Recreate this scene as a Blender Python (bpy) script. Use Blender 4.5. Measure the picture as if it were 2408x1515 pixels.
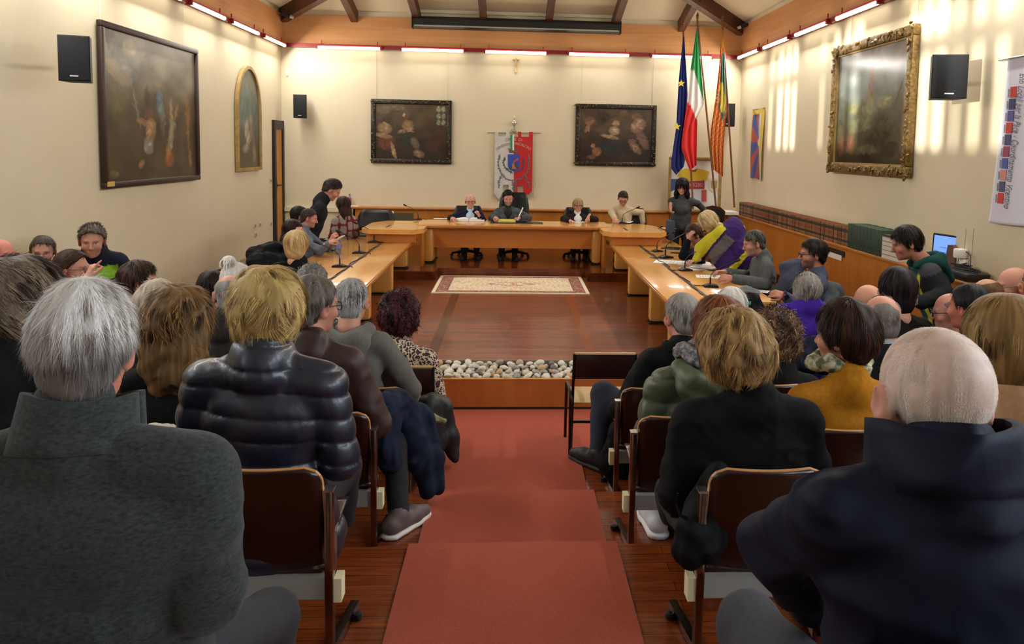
import bpy, bmesh, math, random
import numpy as np
from mathutils import Vector, Matrix, Euler

for o in list(bpy.data.objects):
    bpy.data.objects.remove(o, do_unlink=True)
SC = bpy.context.scene
COL = SC.collection
PI = math.pi
R = math.radians

# ------------------------------------------------------------------ camera
FPX = 1800.0                      # focal length in pixels of the 2408 x 1515 frame
PPX, PPY = 1313.0, 499.0          # principal point
CAMZ = 2.28
_d = np.array([(1205 - PPX) / FPX, (348 - PPY) / FPX, 1.0])          # world +Y
_vx = (889 - PPX) / FPX
_vy = -(1.0 + _d[0] * _vx) / _d[1]
_v = np.array([_vx, _vy, 1.0])                                       # world -Z
_d /= np.linalg.norm(_d); _v /= np.linalg.norm(_v)
_x = np.cross(_v, _d)
WC = np.stack([_x, _d, -_v], axis=1)       # columns: world axes in camera coords (x right, y down, z forward)
CAMP = np.array([0.0, 0.0, CAMZ])
cam_data = bpy.data.cameras.new('camera')
cam = bpy.data.objects.new('camera', cam_data)
COL.objects.link(cam)
cam_data.sensor_width = 36.0
cam_data.lens = FPX / 2408 * 36.0
cam_data.shift_x = (1204 - PPX) / 2408
cam_data.shift_y = -(757.5 - PPY) / 2408
cam_data.clip_start = 0.05
_M = Matrix.Identity(4)
for _i in range(3):
    _M[_i][0] = WC[0][_i]; _M[_i][1] = -WC[1][_i]; _M[_i][2] = -WC[2][_i]
_M[2][3] = CAMZ
cam.matrix_world = _M
SC.camera = cam

# ------------------------------------------------------------------ world, sun, exposure
world = bpy.data.worlds.new('world'); SC.world = world
world.use_nodes = True
_bg = world.node_tree.nodes['Background']
_bg.inputs[0].default_value = (0.75, 0.87, 1.0, 1); _bg.inputs[1].default_value = 15.0
sun_data = bpy.data.lights.new('sun', 'SUN'); sun = bpy.data.objects.new('sun', sun_data); COL.objects.link(sun)
sun_data.energy = 13.0; sun_data.angle = R(0.9); sun_data.color = (1.0, 0.97, 0.86)
SUN_DIR = Vector((8.4, 7.3, -0.12)).normalized()
sun.rotation_euler = SUN_DIR.to_track_quat('-Z', 'Y').to_euler()
TUBE_W = 25.0
SC.view_settings.view_transform = 'Standard'
SC.view_settings.look = 'None'
SC.view_settings.gamma = 1.0
SC.view_settings.use_curve_mapping = False
SC.view_settings.exposure = 0.16

# ------------------------------------------------------------------ placing helpers (photo pixel -> point on a real plane of the room)
def ray(px, py):
    c = np.array([(px - PPX) / FPX, (py - PPY) / FPX, 1.0])
    return WC.T @ c
def at(px, py, Y):
    r = ray(px, py); return Vector(CAMP + r * (Y / r[1]))
def atx(px, py, X):
    r = ray(px, py); return Vector(CAMP + r * (X / r[0]))
def atz(px, py, z):
    r = ray(px, py); return Vector(CAMP + r * ((z - CAMZ) / r[2]))

# ------------------------------------------------------------------ materials
def lin(c):
    if isinstance(c, str):
        c = [int(c[i:i + 2], 16) / 255 for i in (0, 2, 4)]
    return [x / 12.92 if x <= 0.04045 else ((x + 0.055) / 1.055) ** 2.4 for x in c[:3]]
MATS = {}
def pmat(name, col, rough=0.6, metal=0.0, noise=0.0, nscale=20.0, stretch=(1, 1, 1), col2=None, bump=0.0, bscale=None,
         coat=0.0, sheen=0.0, spec=0.5, emit=None, estr=0.0, alpha=1.0, trans=0.0, attr=None, detail=4.0, ior=1.45, crease=0.0, cscale=5.0):
    """principled material; colour mixes col and col2 through a noise in object space"""
    if name in MATS: return MATS[name]
    m = bpy.data.materials.new(name); m.use_nodes = True; MATS[name] = m
    nt = m.node_tree; N = nt.nodes; L = nt.links
    b = N['Principled BSDF']
    c1 = lin(col)
    b.inputs['Base Color'].default_value = (*c1, 1)
    b.inputs['Roughness'].default_value = rough
    b.inputs['Metallic'].default_value = metal
    b.inputs['IOR'].default_value = ior
    b.inputs['Specular IOR Level'].default_value = spec
    b.inputs['Coat Weight'].default_value = coat
    b.inputs['Coat Roughness'].default_value = 0.08
    if sheen:
        b.inputs['Sheen Weight'].default_value = sheen
        b.inputs['Sheen Roughness'].default_value = 0.5
    b.inputs['Transmission Weight'].default_value = trans
    b.inputs['Alpha'].default_value = alpha
    if emit is not None:
        b.inputs['Emission Color'].default_value = (*lin(emit), 1)
        b.inputs['Emission Strength'].default_value = estr
    csock = None
    if attr:
        a = N.new('ShaderNodeAttribute'); a.attribute_name = attr
        csock = a.outputs['Color']; L.new(csock, b.inputs['Base Color'])
    if noise or bump or crease:
        tc = N.new('ShaderNodeTexCoord'); mp = N.new('ShaderNodeMapping')
        mp.inputs['Scale'].default_value = stretch
        L.new(tc.outputs['Object'], mp.inputs['Vector'])
    if noise or col2 is not None:
        t = N.new('ShaderNodeTexNoise'); t.inputs['Scale'].default_value = nscale; t.inputs['Detail'].default_value = detail
        L.new(mp.outputs[0], t.inputs['Vector'])
        rp = N.new('ShaderNodeMapRange')
        rp.inputs['From Min'].default_value = 0.5 - 0.5 * max(0.05, 1 - noise); rp.inputs['From Max'].default_value = 0.5 + 0.5 * max(0.05, 1 - noise)
        L.new(t.outputs['Fac'], rp.inputs['Value'])
        mx = N.new('ShaderNodeMix'); mx.data_type = 'RGBA'
        c2 = lin(col2) if col2 is not None else [x * 0.7 for x in c1]
        mx.inputs['A'].default_value = (*c1, 1); mx.inputs['B'].default_value = (*c2, 1)
        L.new(rp.outputs[0], mx.inputs['Factor'])
        if attr:
            mu = N.new('ShaderNodeMix'); mu.data_type = 'RGBA'; mu.blend_type = 'MULTIPLY'; mu.inputs['Factor'].default_value = 1.0
            L.new(csock, mu.inputs['A']); L.new(mx.outputs['Result'], mu.inputs['B']); L.new(mu.outputs['Result'], b.inputs['Base Color'])
        else:
            L.new(mx.outputs['Result'], b.inputs['Base Color'])
    if bump:
        t2 = N.new('ShaderNodeTexNoise'); t2.inputs['Scale'].default_value = bscale or nscale; t2.inputs['Detail'].default_value = 3
        L.new(mp.outputs[0], t2.inputs['Vector'])
        bp = N.new('ShaderNodeBump'); bp.inputs['Strength'].default_value = bump; bp.inputs['Distance'].default_value = 0.01
        L.new(t2.outputs['Fac'], bp.inputs['Height']); L.new(bp.outputs[0], b.inputs['Normal'])
    if crease:
        t3 = N.new('ShaderNodeTexNoise'); t3.noise_type = 'RIDGED_MULTIFRACTAL'; t3.inputs['Scale'].default_value = cscale; t3.inputs['Detail'].default_value = 1.5; t3.inputs['Distortion'].default_value = 0.9
        L.new(mp.outputs[0], t3.inputs['Vector'])
        b3 = N.new('ShaderNodeBump'); b3.inputs['Strength'].default_value = crease; b3.inputs['Distance'].default_value = 0.16
        L.new(t3.outputs['Fac'], b3.inputs['Height'])
        if bump: L.new(bp.outputs[0], b3.inputs['Normal'])
        L.new(b3.outputs[0], b.inputs['Normal'])
    return m

# ------------------------------------------------------------------ mesh helpers
def link(name, me, mat=None, parent=None, smooth=False):
    o = bpy.data.objects.new(name, me); COL.objects.link(o)
    if mat is not None:
        for mm in (mat if isinstance(mat, (list, tuple)) else [mat]): me.materials.append(mm)
    if parent is not None: o.parent = parent
    if smooth: me.polygons.foreach_set('use_smooth', [True] * len(me.polygons))
    return o
def tag(o, label=None, cat=None, group=None, kind=None):
    if label: o['label'] = label
    if cat: o['category'] = cat
    if group: o['group'] = group
    if kind: o['kind'] = kind
    return o
def empty(name, loc=(0, 0, 0), rz=0.0, label=None, cat=None, group=None):
    o = bpy.data.objects.new(name, None); COL.objects.link(o)
    o.location = loc; o.rotation_euler = (0, 0, rz); o.empty_display_size = 0.1
    return tag(o, label, cat, group)
def copy_tree(o, parent=None):
    c = o.copy(); COL.objects.link(c)
    if parent is not None: c.parent = parent
    for ch in o.children: copy_tree(ch, c)
    return c

class MB:
    """collects verts / faces and links them as ONE mesh object"""
    def __init__(s): s.v = []; s.f = []; s.mi = []
    def add(s, vs, fs, mi=0):
        n = len(s.v); s.v += [tuple(p) for p in vs]; s.f += [tuple(i + n for i in f) for f in fs]; s.mi += [mi] * len(fs); return s
    def box(s, a, b, mi=0, M=None, bev=0.0):
        x0, x1 = sorted((a[0], b[0])); y0, y1 = sorted((a[1], b[1])); z0, z1 = sorted((a[2], b[2]))
        if bev > 0:
            bv = min(bev, (x1 - x0) / 2.1, (y1 - y0) / 2.1, (z1 - z0) / 2.1)
            bm = bmesh.new(); bmesh.ops.create_cube(bm, size=1)
            bmesh.ops.transform(bm, matrix=Matrix.Translation(((x0 + x1) / 2, (y0 + y1) / 2, (z0 + z1) / 2)) @ Matrix.Diagonal((x1 - x0, y1 - y0, z1 - z0, 1)), verts=bm.verts)
            bmesh.ops.bevel(bm, geom=bm.edges[:], offset=bv, segments=2, affect='EDGES', profile=0.5)
            return s.bm(bm, mi, M)
        vs = [(x0, y0, z0), (x1, y0, z0), (x1, y1, z0), (x0, y1, z0), (x0, y0, z1), (x1, y0, z1), (x1, y1, z1), (x0, y1, z1)]
        if M is not None: vs = [M @ Vector(p) for p in vs]
        return s.add(vs, [(0, 3, 2, 1), (4, 5, 6, 7), (0, 1, 5, 4), (1, 2, 6, 5), (2, 3, 7, 6), (3, 0, 4, 7)], mi)
    def bm(s, bm, mi=0, M=None):
        bm.verts.index_update()
        vs = [(M @ p.co) if M is not None else p.co.copy() for p in bm.verts]
        fs = [[q.index for q in f.verts] for f in bm.faces]
        bm.free(); return s.add(vs, fs, mi)
    def tube(s, pts, r, n=8, mi=0, cap=True, closed=False):
        pts = [Vector(p) for p in pts]; m = len(pts)
        rs = r if isinstance(r, (list, tuple)) else [r] * m
        vs = []; up = None
        for i, p in enumerate(pts):
            if closed: t = pts[(i + 1) % m] - pts[i - 1]
            else: t = pts[min(i + 1, m - 1)] - pts[max(i - 1, 0)]
            t.normalize()
            if up is None:
                up = Vector((0, 0, 1)) if abs(t.z) < 0.9 else Vector((1, 0, 0))
            a = t.cross(up)
            if a.length < 1e-6: a = t.orthogonal()
            a.normalize(); up = a.cross(t).normalized()
            for k in range(n):
                an = 2 * PI * k / n
                vs.append(p + (a * math.cos(an) + up * math.sin(an)) * rs[i])
        fs = []
        for i in range(m if closed else m - 1):
            j = (i + 1) % m
            for k in range(n):
                k2 = (k + 1) % n
                fs.append((i * n + k, j * n + k, j * n + k2, i * n + k2))
        if cap and not closed:
            fs.append(tuple(range(n))); fs.append(tuple((m - 1) * n + k for k in reversed(range(n))))
        return s.add(vs, fs, mi)
    def lathe(s, prof, n=16, mi=0, M=None):
        """prof: list of (r, z)"""
        vs = []; fs = []
        for r, z in prof:
            for k in range(n):
                a = 2 * PI * k / n; vs.append(Vector((r * math.cos(a), r * math.sin(a), z)))
        if M is not None: vs = [M @ p for p in vs]
        for i in range(len(prof) - 1):
            for k in range(n):
                k2 = (k + 1) % n; fs.append((i * n + k, i * n + k2, (i + 1) * n + k2, (i + 1) * n + k))
        fs.append(tuple(reversed(range(n)))); fs.append(tuple((len(prof) - 1) * n + k for k in range(n)))
        return s.add(vs, fs, mi)
    def prism(s, poly, d0, d1, axis='y', mi=0, M=None):
        """poly 2d outline extruded along axis from d0 to d1; axis y: (x,z), x: (y,z), z: (x,y)"""
        def p3(p, d):
            return Vector((p[0], d, p[1])) if axis == 'y' else Vector((d, p[0], p[1])) if axis == 'x' else Vector((p[0], p[1], d))
        n = len(poly); vs = [p3(p, d0) for p in poly] + [p3(p, d1) for p in poly]
        if M is not None: vs = [M @ p for p in vs]
        fs = [tuple(range(n)), tuple(reversed(range(n, 2 * n)))] + [(i, i + n, (i + 1) % n + n, (i + 1) % n) for i in range(n)]
        return s.add(vs, fs, mi)
    def grid(s, P, mi=0, closed_u=False):
        """P[i][j] points"""
        a = len(P); b = len(P[0]); vs = [p for row in P for p in row]
        fs = [(i * b + j, ((i + 1) % a) * b + j, ((i + 1) % a) * b + j + 1, i * b + j + 1) for i in range(a if closed_u else a - 1) for j in range(b - 1)]
        return s.add(vs, fs, mi)
    def build(s, name, mat, parent=None, smooth=False, recalc=True):
        me = bpy.data.meshes.new(name); me.from_pydata(s.v, [], s.f); me.update()
        if recalc:
            bm = bmesh.new(); bm.from_mesh(me); bmesh.ops.recalc_face_normals(bm, faces=bm.faces); bm.to_mesh(me); bm.free()
        if any(s.mi): me.polygons.foreach_set('material_index', s.mi)
        o = link(name, me, mat, parent)
        if smooth:
            me.polygons.foreach_set('use_smooth', [True] * len(me.polygons))
            try: me.set_sharp_from_angle(angle=R(40))
            except Exception: pass
        return o
def box(name, a, b, mat, parent=None, bev=0.0, M=None):
    return MB().box(a, b, bev=bev, M=M).build(name, mat, parent, smooth=bev > 0)
def solid(me_obj, t, off=-1.0):
    md = me_obj.modifiers.new('solid', 'SOLIDIFY'); md.thickness = t; md.offset = off; return me_obj
def text_mesh(txt, size, extrude=0.0008, align='CENTER', shear=0.0):
    c = bpy.data.curves.new('t', 'FONT'); c.body = txt; c.size = size; c.align_x = align; c.align_y = 'CENTER'; c.extrude = extrude; c.shear = shear; c.resolution_u = 2
    o = bpy.data.objects.new('t', c); COL.objects.link(o)
    dg = bpy.context.evaluated_depsgraph_get(); me = bpy.data.meshes.new_from_object(o.evaluated_get(dg))
    bpy.data.objects.remove(o, do_unlink=True); bpy.data.curves.remove(c)
    return me
def text(name, txt, size, M, mat, parent=None, shear=0.0, width=None):
    me = text_mesh(txt, size, shear=shear)
    if width:
        xs = [v.co.x for v in me.vertices]; f = width / max(1e-6, max(xs) - min(xs))
        me.transform(Matrix.Diagonal((f, 1, 1, 1)))
    me.transform(M); me.materials.clear()
    return link(name, me, mat, parent)
def frameM(o, x, y):
    """matrix with origin o and in-plane axes x, y"""
    x = Vector(x).normalized(); y = Vector(y); y = (y - x * y.dot(x)).normalized(); z = x.cross(y)
    return Matrix(((x.x, y.x, z.x, o[0]), (x.y, y.y, z.y, o[1]), (x.z, y.z, z.z, o[2]), (0, 0, 0, 1)))
# ------------------------------------------------------------------ levels and planes of the hall (metres)
XL, XR, YW = -4.17, 4.24, 14.2          # left wall, right wall, front wall
YB = -5.0                               # back of the hall, behind the camera
Z0, ZS, ZP = 0.0, 0.35, 0.47            # front aisle, stage floor, dais
ZC, ZBt, ZA, ZT = 0.15, 0.31, 0.50, 0.68     # treads
YPF, YST = 6.55, 6.85                   # planter front, stage edge
YPE, YRC = 11.08, 11.43                 # dais edge, recessed dais edge
NC, NB, NA, NT = 5.11, 4.25, 3.31, 2.30  # tread noses

M_wall = pmat('cream_wall', 'd9ceb3', 0.85, noise=0.3, nscale=2.5, col2='d4c8a9', bump=0.12, bscale=350)
M_ceil = pmat('plaster', 'e6dcc0', 0.9, noise=0.2, nscale=60, col2='d8cfb6', bump=0.2, bscale=200)
M_fascia = pmat('fascia_wood', 'cb9360', 0.45, noise=0.6, nscale=3, stretch=(0.4, 0.4, 8), col2='bd844f')
M_beam = pmat('beam_wood', '5d3416', 0.5, noise=0.5, nscale=5, stretch=(6, 1, 1), col2='3f2110')
M_red = pmat('red_track', '8e1f22', 0.4)
M_dado = pmat('dado_wood', 'c07a30', 0.35, noise=0.6, nscale=4, stretch=(3, 3, 0.4), col2='b06a26', coat=0.2)
M_edge = pmat('dado_edge', 'b4722e', 0.35, noise=0.5, nscale=5, stretch=(1, 1, 6), col2='9a5a20', coat=0.3)
M_door = pmat('door_wood', 'bf8436', 0.45, noise=0.6, nscale=3, stretch=(3, 3, 0.3), col2='a86f2a')
M_dark = pmat('dark_frame', '231a16', 0.5)
M_carpet = pmat('red_carpet', 'bb6552', 0.95, noise=0.35, nscale=160, col2='a65242', bump=0.5, bscale=400, spec=0.1)
M_metal = pmat('steel', 'c8c8c8', 0.3, metal=1.0)
M_white = pmat('white_plastic', 'e6e2d8', 0.4)
M_black = pmat('black_plastic', '17181b', 0.4)
M_blackm = pmat('black_matte', '121316', 0.75)

def parquet(name, c1, c2, c3, rough, w, hgt, rot=0.0):
    m = bpy.data.materials.new(name); m.use_nodes = True; nt = m.node_tree; N = nt.nodes; L = nt.links; b = N['Principled BSDF']
    tc = N.new('ShaderNodeTexCoord'); mp = N.new('ShaderNodeMapping'); mp.inputs['Rotation'].default_value = (0, 0, rot)
    L.new(tc.outputs['Object'], mp.inputs['Vector'])
    br = N.new('ShaderNodeTexBrick'); br.inputs['Scale'].default_value = 1.0; br.inputs['Brick Width'].default_value = w; br.inputs['Row Height'].default_value = hgt
    br.inputs['Mortar Size'].default_value = 0.0012; br.inputs['Color1'].default_value = (*lin(c1), 1); br.inputs['Color2'].default_value = (*lin(c2), 1)
    br.inputs['Mortar'].default_value = (*lin(c3), 1); br.offset = 0.37
    L.new(mp.outputs[0], br.inputs['Vector'])
    n1 = N.new('ShaderNodeTexNoise'); n1.inputs['Scale'].default_value = 6; n1.inputs['Detail'].default_value = 5
    mp2 = N.new('ShaderNodeMapping'); mp2.inputs['Scale'].default_value = (0.7, 9, 1); mp2.inputs['Rotation'].default_value = (0, 0, rot)
    L.new(tc.outputs['Object'], mp2.inputs['Vector']); L.new(mp2.outputs[0], n1.inputs['Vector'])
    mx = N.new('ShaderNodeMix'); mx.data_type = 'RGBA'; mx.blend_type = 'MULTIPLY'; mx.inputs['Factor'].default_value = 0.75
    cr = N.new('ShaderNodeMapRange'); cr.inputs['From Min'].default_value = 0.25; cr.inputs['From Max'].default_value = 0.75; cr.inputs['To Min'].default_value = 0.35; cr.inputs['To Max'].default_value = 1.4
    L.new(n1.outputs['Fac'], cr.inputs['Value'])
    L.new(br.outputs['Color'], mx.inputs['A']); L.new(cr.outputs[0], mx.inputs['B']); L.new(mx.outputs['Result'], b.inputs['Base Color'])
    b.inputs['Roughness'].default_value = rough; b.inputs['Coat Weight'].default_value = 0.33; b.inputs['Coat Roughness'].default_value = 0.06; b.inputs['Specular IOR Level'].default_value = 0.3
    return m
M_parq = parquet('stage_parquet', '864019', '5f280c', '371505', 0.35, 0.9, 0.06)
M_tread = parquet('tread_parquet', '8a431e', '743414', '40190a', 0.25, 1.1, 0.07)

def S(o): o['kind'] = 'structure'; return o
# floors
S(box('floor_carpet', (XL, NC - 0.02, -0.1), (XR, YPF, Z0), M_carpet))
fl = S(box('floor_stage', (XL, YST, -0.1), (XR, YRC + 0.1, ZS), M_parq))
strip_m = pmat('inlay_strip', '8a4016', 0.25, noise=0.4, nscale=6, stretch=(9, 1, 1), coat=0.35); strip_d = pmat('inlay_strip_dark', '4f2411', 0.25, coat=0.35)
for (xa, ya, xb, yb, w, mt) in ((1058, 696, 1014, 838, 0.10, strip_d), (1350, 700, 1398, 852, 0.10, strip_m)):
    a = atz(xa, ya, ZS); b_ = atz(xb, yb, ZS)
    box('inlay_strip', (b_.x - w / 2, b_.y, ZS - 0.01), (b_.x + w / 2, YRC - 0.05, ZS + 0.0015), mt, fl)
ra, rb = atz(1030, 654, ZS), atz(1376, 658, ZS)
dais = MB()
dais.box((XL, YPE, 0.0), (ra.x - 0.02, YW, ZP)); dais.box((rb.x + 0.02, YPE, 0.0), (XR, YW, ZP)); dais.box((ra.x - 0.02, YRC, 0.0), (rb.x + 0.02, YW, ZP))
S(dais.build('floor_dais', parquet('dais_parquet', '6b3318', '5c2912', '351608', 0.2, 0.9, 0.06)))
for (y0, y1, z) in ((NB, NC, ZC), (NA, NB, ZBt), (NT, NA, ZA), (YB, NT, ZT)):
    S(box('floor_tread', (XL, y0 - 0.02, -0.1), (XR, y1, z), M_tread))
# the runner over the treads: one carpet
xl = [at(960, 1317, NA).x, at(1450, 1320, NA).x]
run = MB(); T = 0.009
prof = [(0.6, ZT), (NT, ZT), (NT, ZA), (NA, ZA), (NA, ZBt), (NB, ZBt), (NB, ZC), (NC, ZC), (NC, Z0), (NC + 0.02, Z0)]
top = [(y + (T if i % 2 == 1 or (i and prof[i][0] == prof[i - 1][0]) else 0), z + T) for i, (y, z) in enumerate(prof)]
P = [[Vector((x, y, z)) for (y, z) in top] for x in xl]
run.grid(P); run.grid([[Vector((x, y, z - T)) for (y, z) in top] for x in (xl[0], xl[0])] and [[Vector((xl[0], y, z)) for (y, z) in top], [Vector((xl[0], y - 0.002, z - T)) for (y, z) in top]])
run.grid([[Vector((xl[1], y, z)) for (y, z) in top], [Vector((xl[1], y - 0.002, z - T)) for (y, z) in top]])
tag(run.build('carpet_runner', M_carpet), 'red carpet runner stepping down the aisle between the seat rows', 'carpet')

# planter with pebbles along the stage edge
pl = S(box('trim_planter', (XL, YPF, 0.0), (XR, YPF + 0.025, at(1200, 893, YPF).z), pmat('planter_wood', 'bd7138', 0.4, noise=0.5, nscale=3, stretch=(2, 2, 0.5), col2='a3561f', coat=0.15)))
zr = at(1200, 893, YPF).z
box('rim', (XL, YPF - 0.004, zr), (XR, YPF + 0.03, zr + 0.008), pmat('rim_wood', 'c98a48', 0.4), pl)
box('skirting', (XL, YPF - 0.006, 0.0), (XR, YPF, 0.018), M_dark, pl)
box('gravel_bed', (XL, YPF + 0.025, 0.1), (XR, YST, zr - 0.03), pmat('bed', '6a655c', 0.9), pl)
box('back_strip', (XL, YST - 0.012, 0.1), (XR, YST, ZS + 0.004), pmat('slate_strip', '6e675d', 0.5), pl)
peb_m = [pmat('pebble_' + n, c, 0.55, noise=0.4, nscale=25, col2=c2) for n, c, c2 in (('white', 'd8d2c6', 'c8c0b2'), ('cream', 'cfc4ae', 'bdb198'), ('grey', '98958e', '85827c'), ('dark', '77736d', '66625d'), ('rose', 'b3a196', 'a08e84'), ('tan', 'c4a878', 'b09464'))]
rng = random.Random(4)
def pebble_mesh(seed, mi):
    r = random.Random(seed); bm = bmesh.new(); bmesh.ops.create_icosphere(bm, subdivisions=2, radius=1.0)
    s = (r.uniform(0.8, 1.15), r.uniform(0.7, 0.95), r.uniform(0.5, 0.75)); ph = [r.uniform(0, 6) for _ in range(3)]
    for v in bm.verts:
        k = 1 + 0.07 * math.sin(2.2 * v.co.x + ph[0]) + 0.06 * math.sin(2.5 * v.co.y + ph[1])
        v.co = Vector((v.co.x * s[0], v.co.y * s[1], v.co.z * s[2])) * k
    me = bpy.data.meshes.new('pebble'); bm.to_mesh(me); bm.free(); me.materials.append(peb_m[mi]); me.polygons.foreach_set('use_smooth', [True] * len(me.polygons)); return me
pebs = [pebble_mesh(i, mi) for i, mi in enumerate([0, 0, 0, 1, 1, 2, 2, 3, 4, 0, 1, 5])]
n_p = 0
for layer in range(3):
    for row in range(4):
        x = -0.78 + rng.uniform(0, 0.05)
        while x < 1.0 and n_p < 298:
            r = rng.uniform(0.027, 0.046) * (1.0 if layer else 0.85)
            x += r * 1.0
            y = YPF + 0.058 + row * 0.066 + rng.uniform(-0.018, 0.018)
            o = bpy.data.objects.new('pebble', pebs[rng.choice((0, 1, 2, 9)) if rng.random() < 0.35 else rng.randrange(len(pebs))]); COL.objects.link(o); o.parent = pl
            o.location = (x, y, zr - 0.040 + layer * 0.026 + row * 0.020 + rng.uniform(-0.006, 0.008))
            o.scale = (r, r, r); o.rotation_euler = (rng.uniform(-0.5, 0.5), rng.uniform(-0.5, 0.5), rng.uniform(0, 6.3)); n_p += 1
            x += r * (1.0 if layer == 0 else 1.15 if layer == 1 else 1.5)

# walls
zf0 = at(1205, 116, YW).z               # underside of the wooden fascia
zf1 = at(1205, 48, YW - 0.1).z          # top of the fascia
ZTOP = zf1 + 0.02
SL = 0.26                               # slope of the ceiling
HT = ZTOP + SL * 4.2 + 0.4
S(box('wall_front', (XL - 0.2, YW, 0), (XR + 0.2, YW + 0.2, ZTOP + 0.3), M_wall))
wr = MB(); fill_win_y = [(-3.6, -2.0), (-1.2, 0.4), (1.2, 2.8)]; fill_win_z = (2.42, 4.06); ysr = [YB] + [q for p in fill_win_y for q in p] + [YW]  # added, unseen windows in the right wall: cool daylight fill for the left wall
for i in range(0, len(ysr), 2): wr.box((XR, ysr[i], 0), (XR + 0.2, ysr[i + 1], ZTOP + 0.3))
for a, b_ in fill_win_y: wr.box((XR, a, 0), (XR + 0.2, b_, fill_win_z[0])); wr.box((XR, a, fill_win_z[1]), (XR + 0.2, b_, ZTOP + 0.3))
S(wr.build('wall_right', M_wall))
for i, (a, b_) in enumerate(fill_win_y):
    wn = empty('window_%d' % (i + 4), (XR + 0.1, (a + b_) / 2, fill_win_z[0])); wn['kind'] = 'structure'; f = MB(); w = (b_ - a) / 2; h = fill_win_z[1] - fill_win_z[0]  # made-up window out of view, put in only to let fill daylight through
    for (p, q) in (((-0.03, -w, 0), (0.05, -w + 0.06, h)), ((-0.03, w - 0.06, 0), (0.05, w, h)), ((-0.03, -w, 0), (0.05, w, 0.06)), ((-0.03, -w, h - 0.06), (0.05, w, h)), ((-0.03, -0.03, 0), (0.05, 0.03, h))): f.box(p, q)
    f.build('window_frame', M_dark, wn)
S(box('wall_back', (XL - 0.2, YB - 0.2, 0), (XR + 0.2, YB, HT), M_wall))
# left wall with three tall windows behind the camera's view
wl = MB(); wy = [(-1.2, 0.9), (1.6, 3.1), (3.7, 5.2)]; wz = (2.42, 4.06); ys = [YB] + [q for p in wy for q in p] + [YW]
for i in range(0, len(ys), 2): wl.box((XL - 0.2, ys[i], 0), (XL, ys[i + 1], ZTOP + 0.3))
for a, b_ in wy: wl.box((XL - 0.2, a, 0), (XL, b_, wz[0])); wl.box((XL - 0.2, a, wz[1]), (XL, b_, ZTOP + 0.3))
S(wl.build('wall_left', M_wall))
blind_m = pmat('blind', 'd8d4c8', 0.8)
for i, (a, b_) in enumerate(wy):
    wn = empty('window_%d' % (i + 1), (XL - 0.1, (a + b_) / 2, wz[0])); wn['kind'] = 'structure'
    f = MB(); w = (b_ - a) / 2; h = wz[1] - wz[0]
    for (p, q) in (((-0.05, -w, 0), (0.03, -w + 0.06, h)), ((-0.05, w - 0.06, 0), (0.03, w, h)), ((-0.05, -w, 0), (0.03, w, 0.06)), ((-0.05, -w, h - 0.06), (0.03, w, h)), ((-0.05, -0.03, 0), (0.03, 0.03, h)), ((-0.05, -w, h * 0.62), (0.03, w, h * 0.62 + 0.20))):
        f.box(p, q)
    f.build('window_frame', M_dark, wn)
    k = -w + 0.1; rr = random.Random(7 + i)
    while k < w - 0.04:
        sw = rr.uniform(0.14, 0.36)
        box('slat', (0.05, k, 0.02), (0.054, min(k + sw, w), h - 0.02), blind_m, wn); k += sw + rr.uniform(0.06, 0.20)

# ceiling: four slopes rising to the middle of the hall
cx0, cx1, cy1 = XL - 0.05, XR + 0.05, YW + 0.05
hw = (cx1 - cx0) / 2; cm = (cx0 + cx1) / 2; zt = ZTOP + 0.06; zr_ = zt + SL * hw
c = MB()
A = (cx0, cy1, zt); B = (cx1, cy1, zt); C_ = (cm, cy1 - hw, zr_); D = (cx0, YB, zt); E = (cx1, YB, zt); F_ = (cm, YB, zr_)
c.add([A, B, C_, D, E, F_], [(0, 1, 2), (0, 2, 5, 3), (1, 4, 5, 2)])
ceil = S(solid(c.build('ceiling', M_ceil), 0.06, 1.0))
def beam(p, q, w=0.075, h=0.2):
    p, q = Vector(p), Vector(q); d = (q - p); L = d.length; d.normalize(); sx = d.cross(Vector((0, 0, 1))).normalized(); up = sx.cross(d)
    M = Matrix(((d.x, sx.x, up.x, p.x), (d.y, sx.y, up.y, p.y), (d.z, sx.z, up.z, p.z), (0, 0, 0, 1)))
    return MB().box((0, -w / 2, -h), (L, w / 2, 0.01), M=M).build('beam', M_beam, ceil)
for px in (832, 981, 1137, 1291, 1447, 1604):
    x = at(px, 45, YW - 0.1).x; run_ = hw - abs(x - cm)
    beam((x, YW + 0.02, zt), (x, YW - run_, zt + SL * run_), 0.115, 0.2)
for sx in (-1, 1):
    xe = cx0 if sx < 0 else cx1
    beam((xe - sx * 0.04, YW, zt - 0.0), (cm, cy1 - hw, zr_), 0.14, 0.24)
    for k in range(10):
        y = YW - 3.6 - k * 1.45
        r_ = min(hw, YW - y)
        beam((xe, y, zt), (xe - sx * r_, y, zt + SL * r_), 0.115, 0.2)
# fascia boards
fz = MB(); fd = 0.05
S(box('trim_1', (XL, YW - fd, zf0), (XR, YW, zf1), M_fascia)); S(box('trim_2', (XL, YB, zf0), (XL + fd, YW - fd, zf1), M_fascia)); S(box('trim_3', (XR - fd, YB, zf0), (XR, YW - fd, zf1), M_fascia))
# red lamp track under the fascia
S(box('trim_4', (XL, YW - 0.11, zf0 - 0.075), (XR, YW - 0.05, zf0 - 0.01), M_red)); S(box('trim_5', (XL + 0.05, YB, zf0 - 0.075), (XL + 0.11, YW - 0.11, zf0 - 0.01), M_red)); S(box('trim_6', (XR - 0.11, YB, zf0 - 0.075), (XR - 0.05, YW - 0.11, zf0 - 0.01), M_red))

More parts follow.
